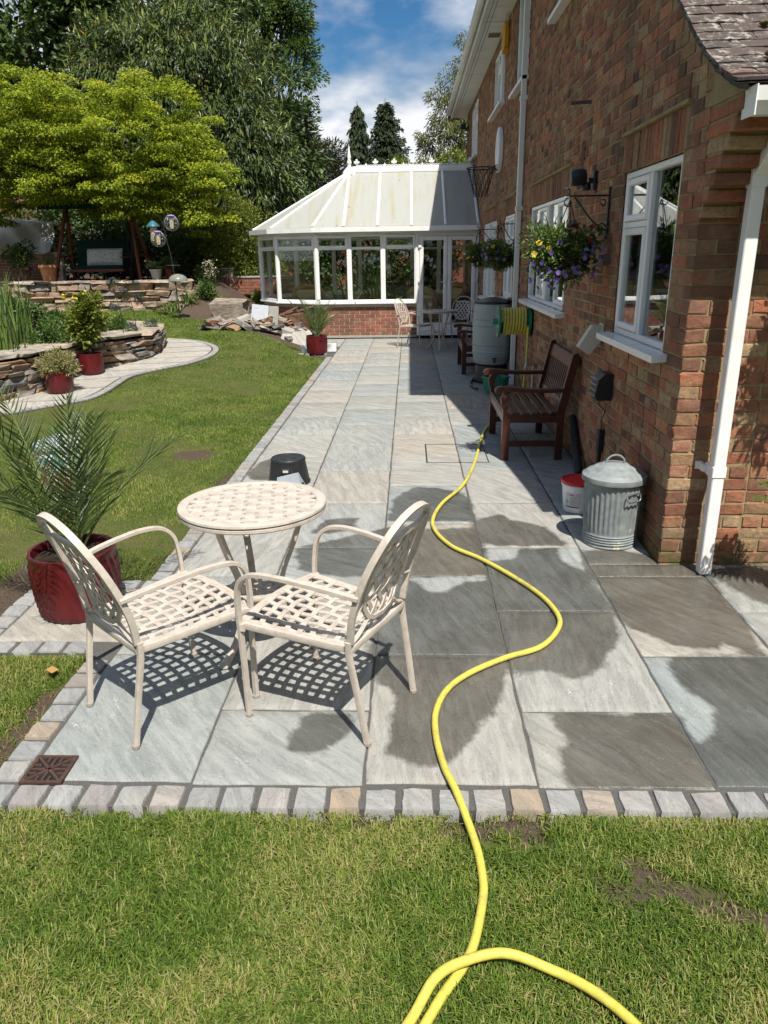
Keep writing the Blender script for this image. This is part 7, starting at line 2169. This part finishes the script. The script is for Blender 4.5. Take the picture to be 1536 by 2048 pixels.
for i in range(15):
    a = 2.0 + rf.uniform(-2.6, 2.6) if i > 4 else 2.6 + rf.uniform(-.5, .6); L = rf.uniform(.42, .58); le = rf.uniform(.6, 1.15); d = np.array([math.cos(a), math.sin(a) * .55, 0]); sd_ = np.array([-d[1], d[0], 0])
    pts = [np.array([0, 0, .28])]
    for k in range(14): th = le * (.4 + 1.0 * k / 14); pts.append(pts[-1] + (d * math.sin(th) + np.array([0, 0, 1]) * math.cos(th)) * L / 14)
    P, D, N, LL = [], [], [], []
    for k in range(2, 15):
        for s in (-1, 1):
            for e in range(5):
                f_ = e / 5; w_ = .11 * math.sin(math.pi * (.1 + .85 * k / 15)); P.append(pts[k] + s * sd_ * w_ * f_ + (pts[k] - pts[k - 1]) * f_ * .6); D.append(s * sd_ * .4 + unit(pts[k] - pts[k - 1])); N.append([0, 0, 1.0]); LL.append(.03 * (1.1 - f_)); P.append(P[-1]); D.append(s * sd_ * 1.3 - unit(pts[k] - pts[k - 1]) * .4); N.append([0, 0, 1.0]); LL.append(.03 * (1.1 - f_))
    leafobj('frond', np.array(P), np.array(D), np.array(N), np.array(LL), .013, np.clip(rf.normal(.6, .2, len(P)), 0, 1), LM['shrub'], fe)
# fallen leaf and crumbs by the grass
dl = leafobj('fallen_leaf', np.zeros((1, 3)), np.array([[.45, -1, .12]]), np.array([[.2, .1, 1.0]]), np.array([.11]), np.array([.055]), np.array([0.0]), simple('dry_leaf', (.46, .25, .08), .7), None, .5, -.1)
dl.location = (-1.62, 2.90, .012); tag(dl, 'single dry orange leaf on the grass left of the chairs', 'leaf')
# plants growing inside the conservatory
o = blades_plant('phormium', 'strappy green plant inside behind the middle conservatory window', (-.7, 18.0, ZFL - .03), 26, 1.9, .06, .10, 'iris', 130, lean=(.15, .7), tint=(.3, .2))
o = blades_plant('bird_of_paradise', 'tall indoor plant with orange flowers behind the first front window', (-1.45, 17.2, ZFL - .03), 14, 1.45, .07, .08, 'iris', 131, lean=(.05, .45), tint=(.1, .15))
P_ = np.concatenate([rng.normal(c, .03, (12, 3)) for c in ((-.1, -.1, 1.45), (.14, -.1, 1.25), (.05, .1, 1.6))]); leafobj('blooms', P_, sph(36), sph(36), .12, .04, rng.random(36), leafmat('orange_flower', [(0, (.55, .10, .02)), (1, (.65, .16, .03))]), o)
o = empty('indoor_plant', (-.2, 17.4, ZFL - .03), 0, 'bushy indoor plant behind the third front window', 'plant'); bush(o, [(0, 0, .8, .35, .3, .5)], 40, 26, .14, .13, .07, 'dark', 132)

# crumbs of earth and small stones on the bare places
V, F, T = [], [], []
rc = np.random.default_rng(8)
for p in SOIL:
    xs_, ys_ = [q[0] for q in p], [q[1] for q in p]
    for k in range(int(900 * (max(xs_) - min(xs_)) * (max(ys_) - min(ys_)) / .2 * .35) + 25):
        x, y = rc.uniform(min(xs_), max(xs_)), rc.uniform(min(ys_), max(ys_))
        if not inpoly(x, y, p): continue
        s_ = rc.uniform(.002, .008) * (2.0 if rc.random() < .06 else 1); k0 = len(V); c = np.array([x, y, gz(x, y) + s_ * .3])
        for q in ((1, 0, -.4), (-.5, .9, -.4), (-.5, -.9, -.4), (0, 0, .9)): V.append(c + s_ * (np.array(q) + rc.normal(0, .25, 3)))
        for f_ in ((0, 1, 3), (1, 2, 3), (2, 0, 3), (0, 2, 1)): F.append([k0 + i for i in f_])
me = npmesh('soil_crumbs', np.array(V), np.array(F), False, simple('crumbly_soil', (.085, .06, .042), .95, .1, var=.45, scale=120, bump=.3, world=True))
tag(link('soil_crumbs', me), 'crumbs of brown soil scattered over the worn lawn', 'soil', kind='stuff')
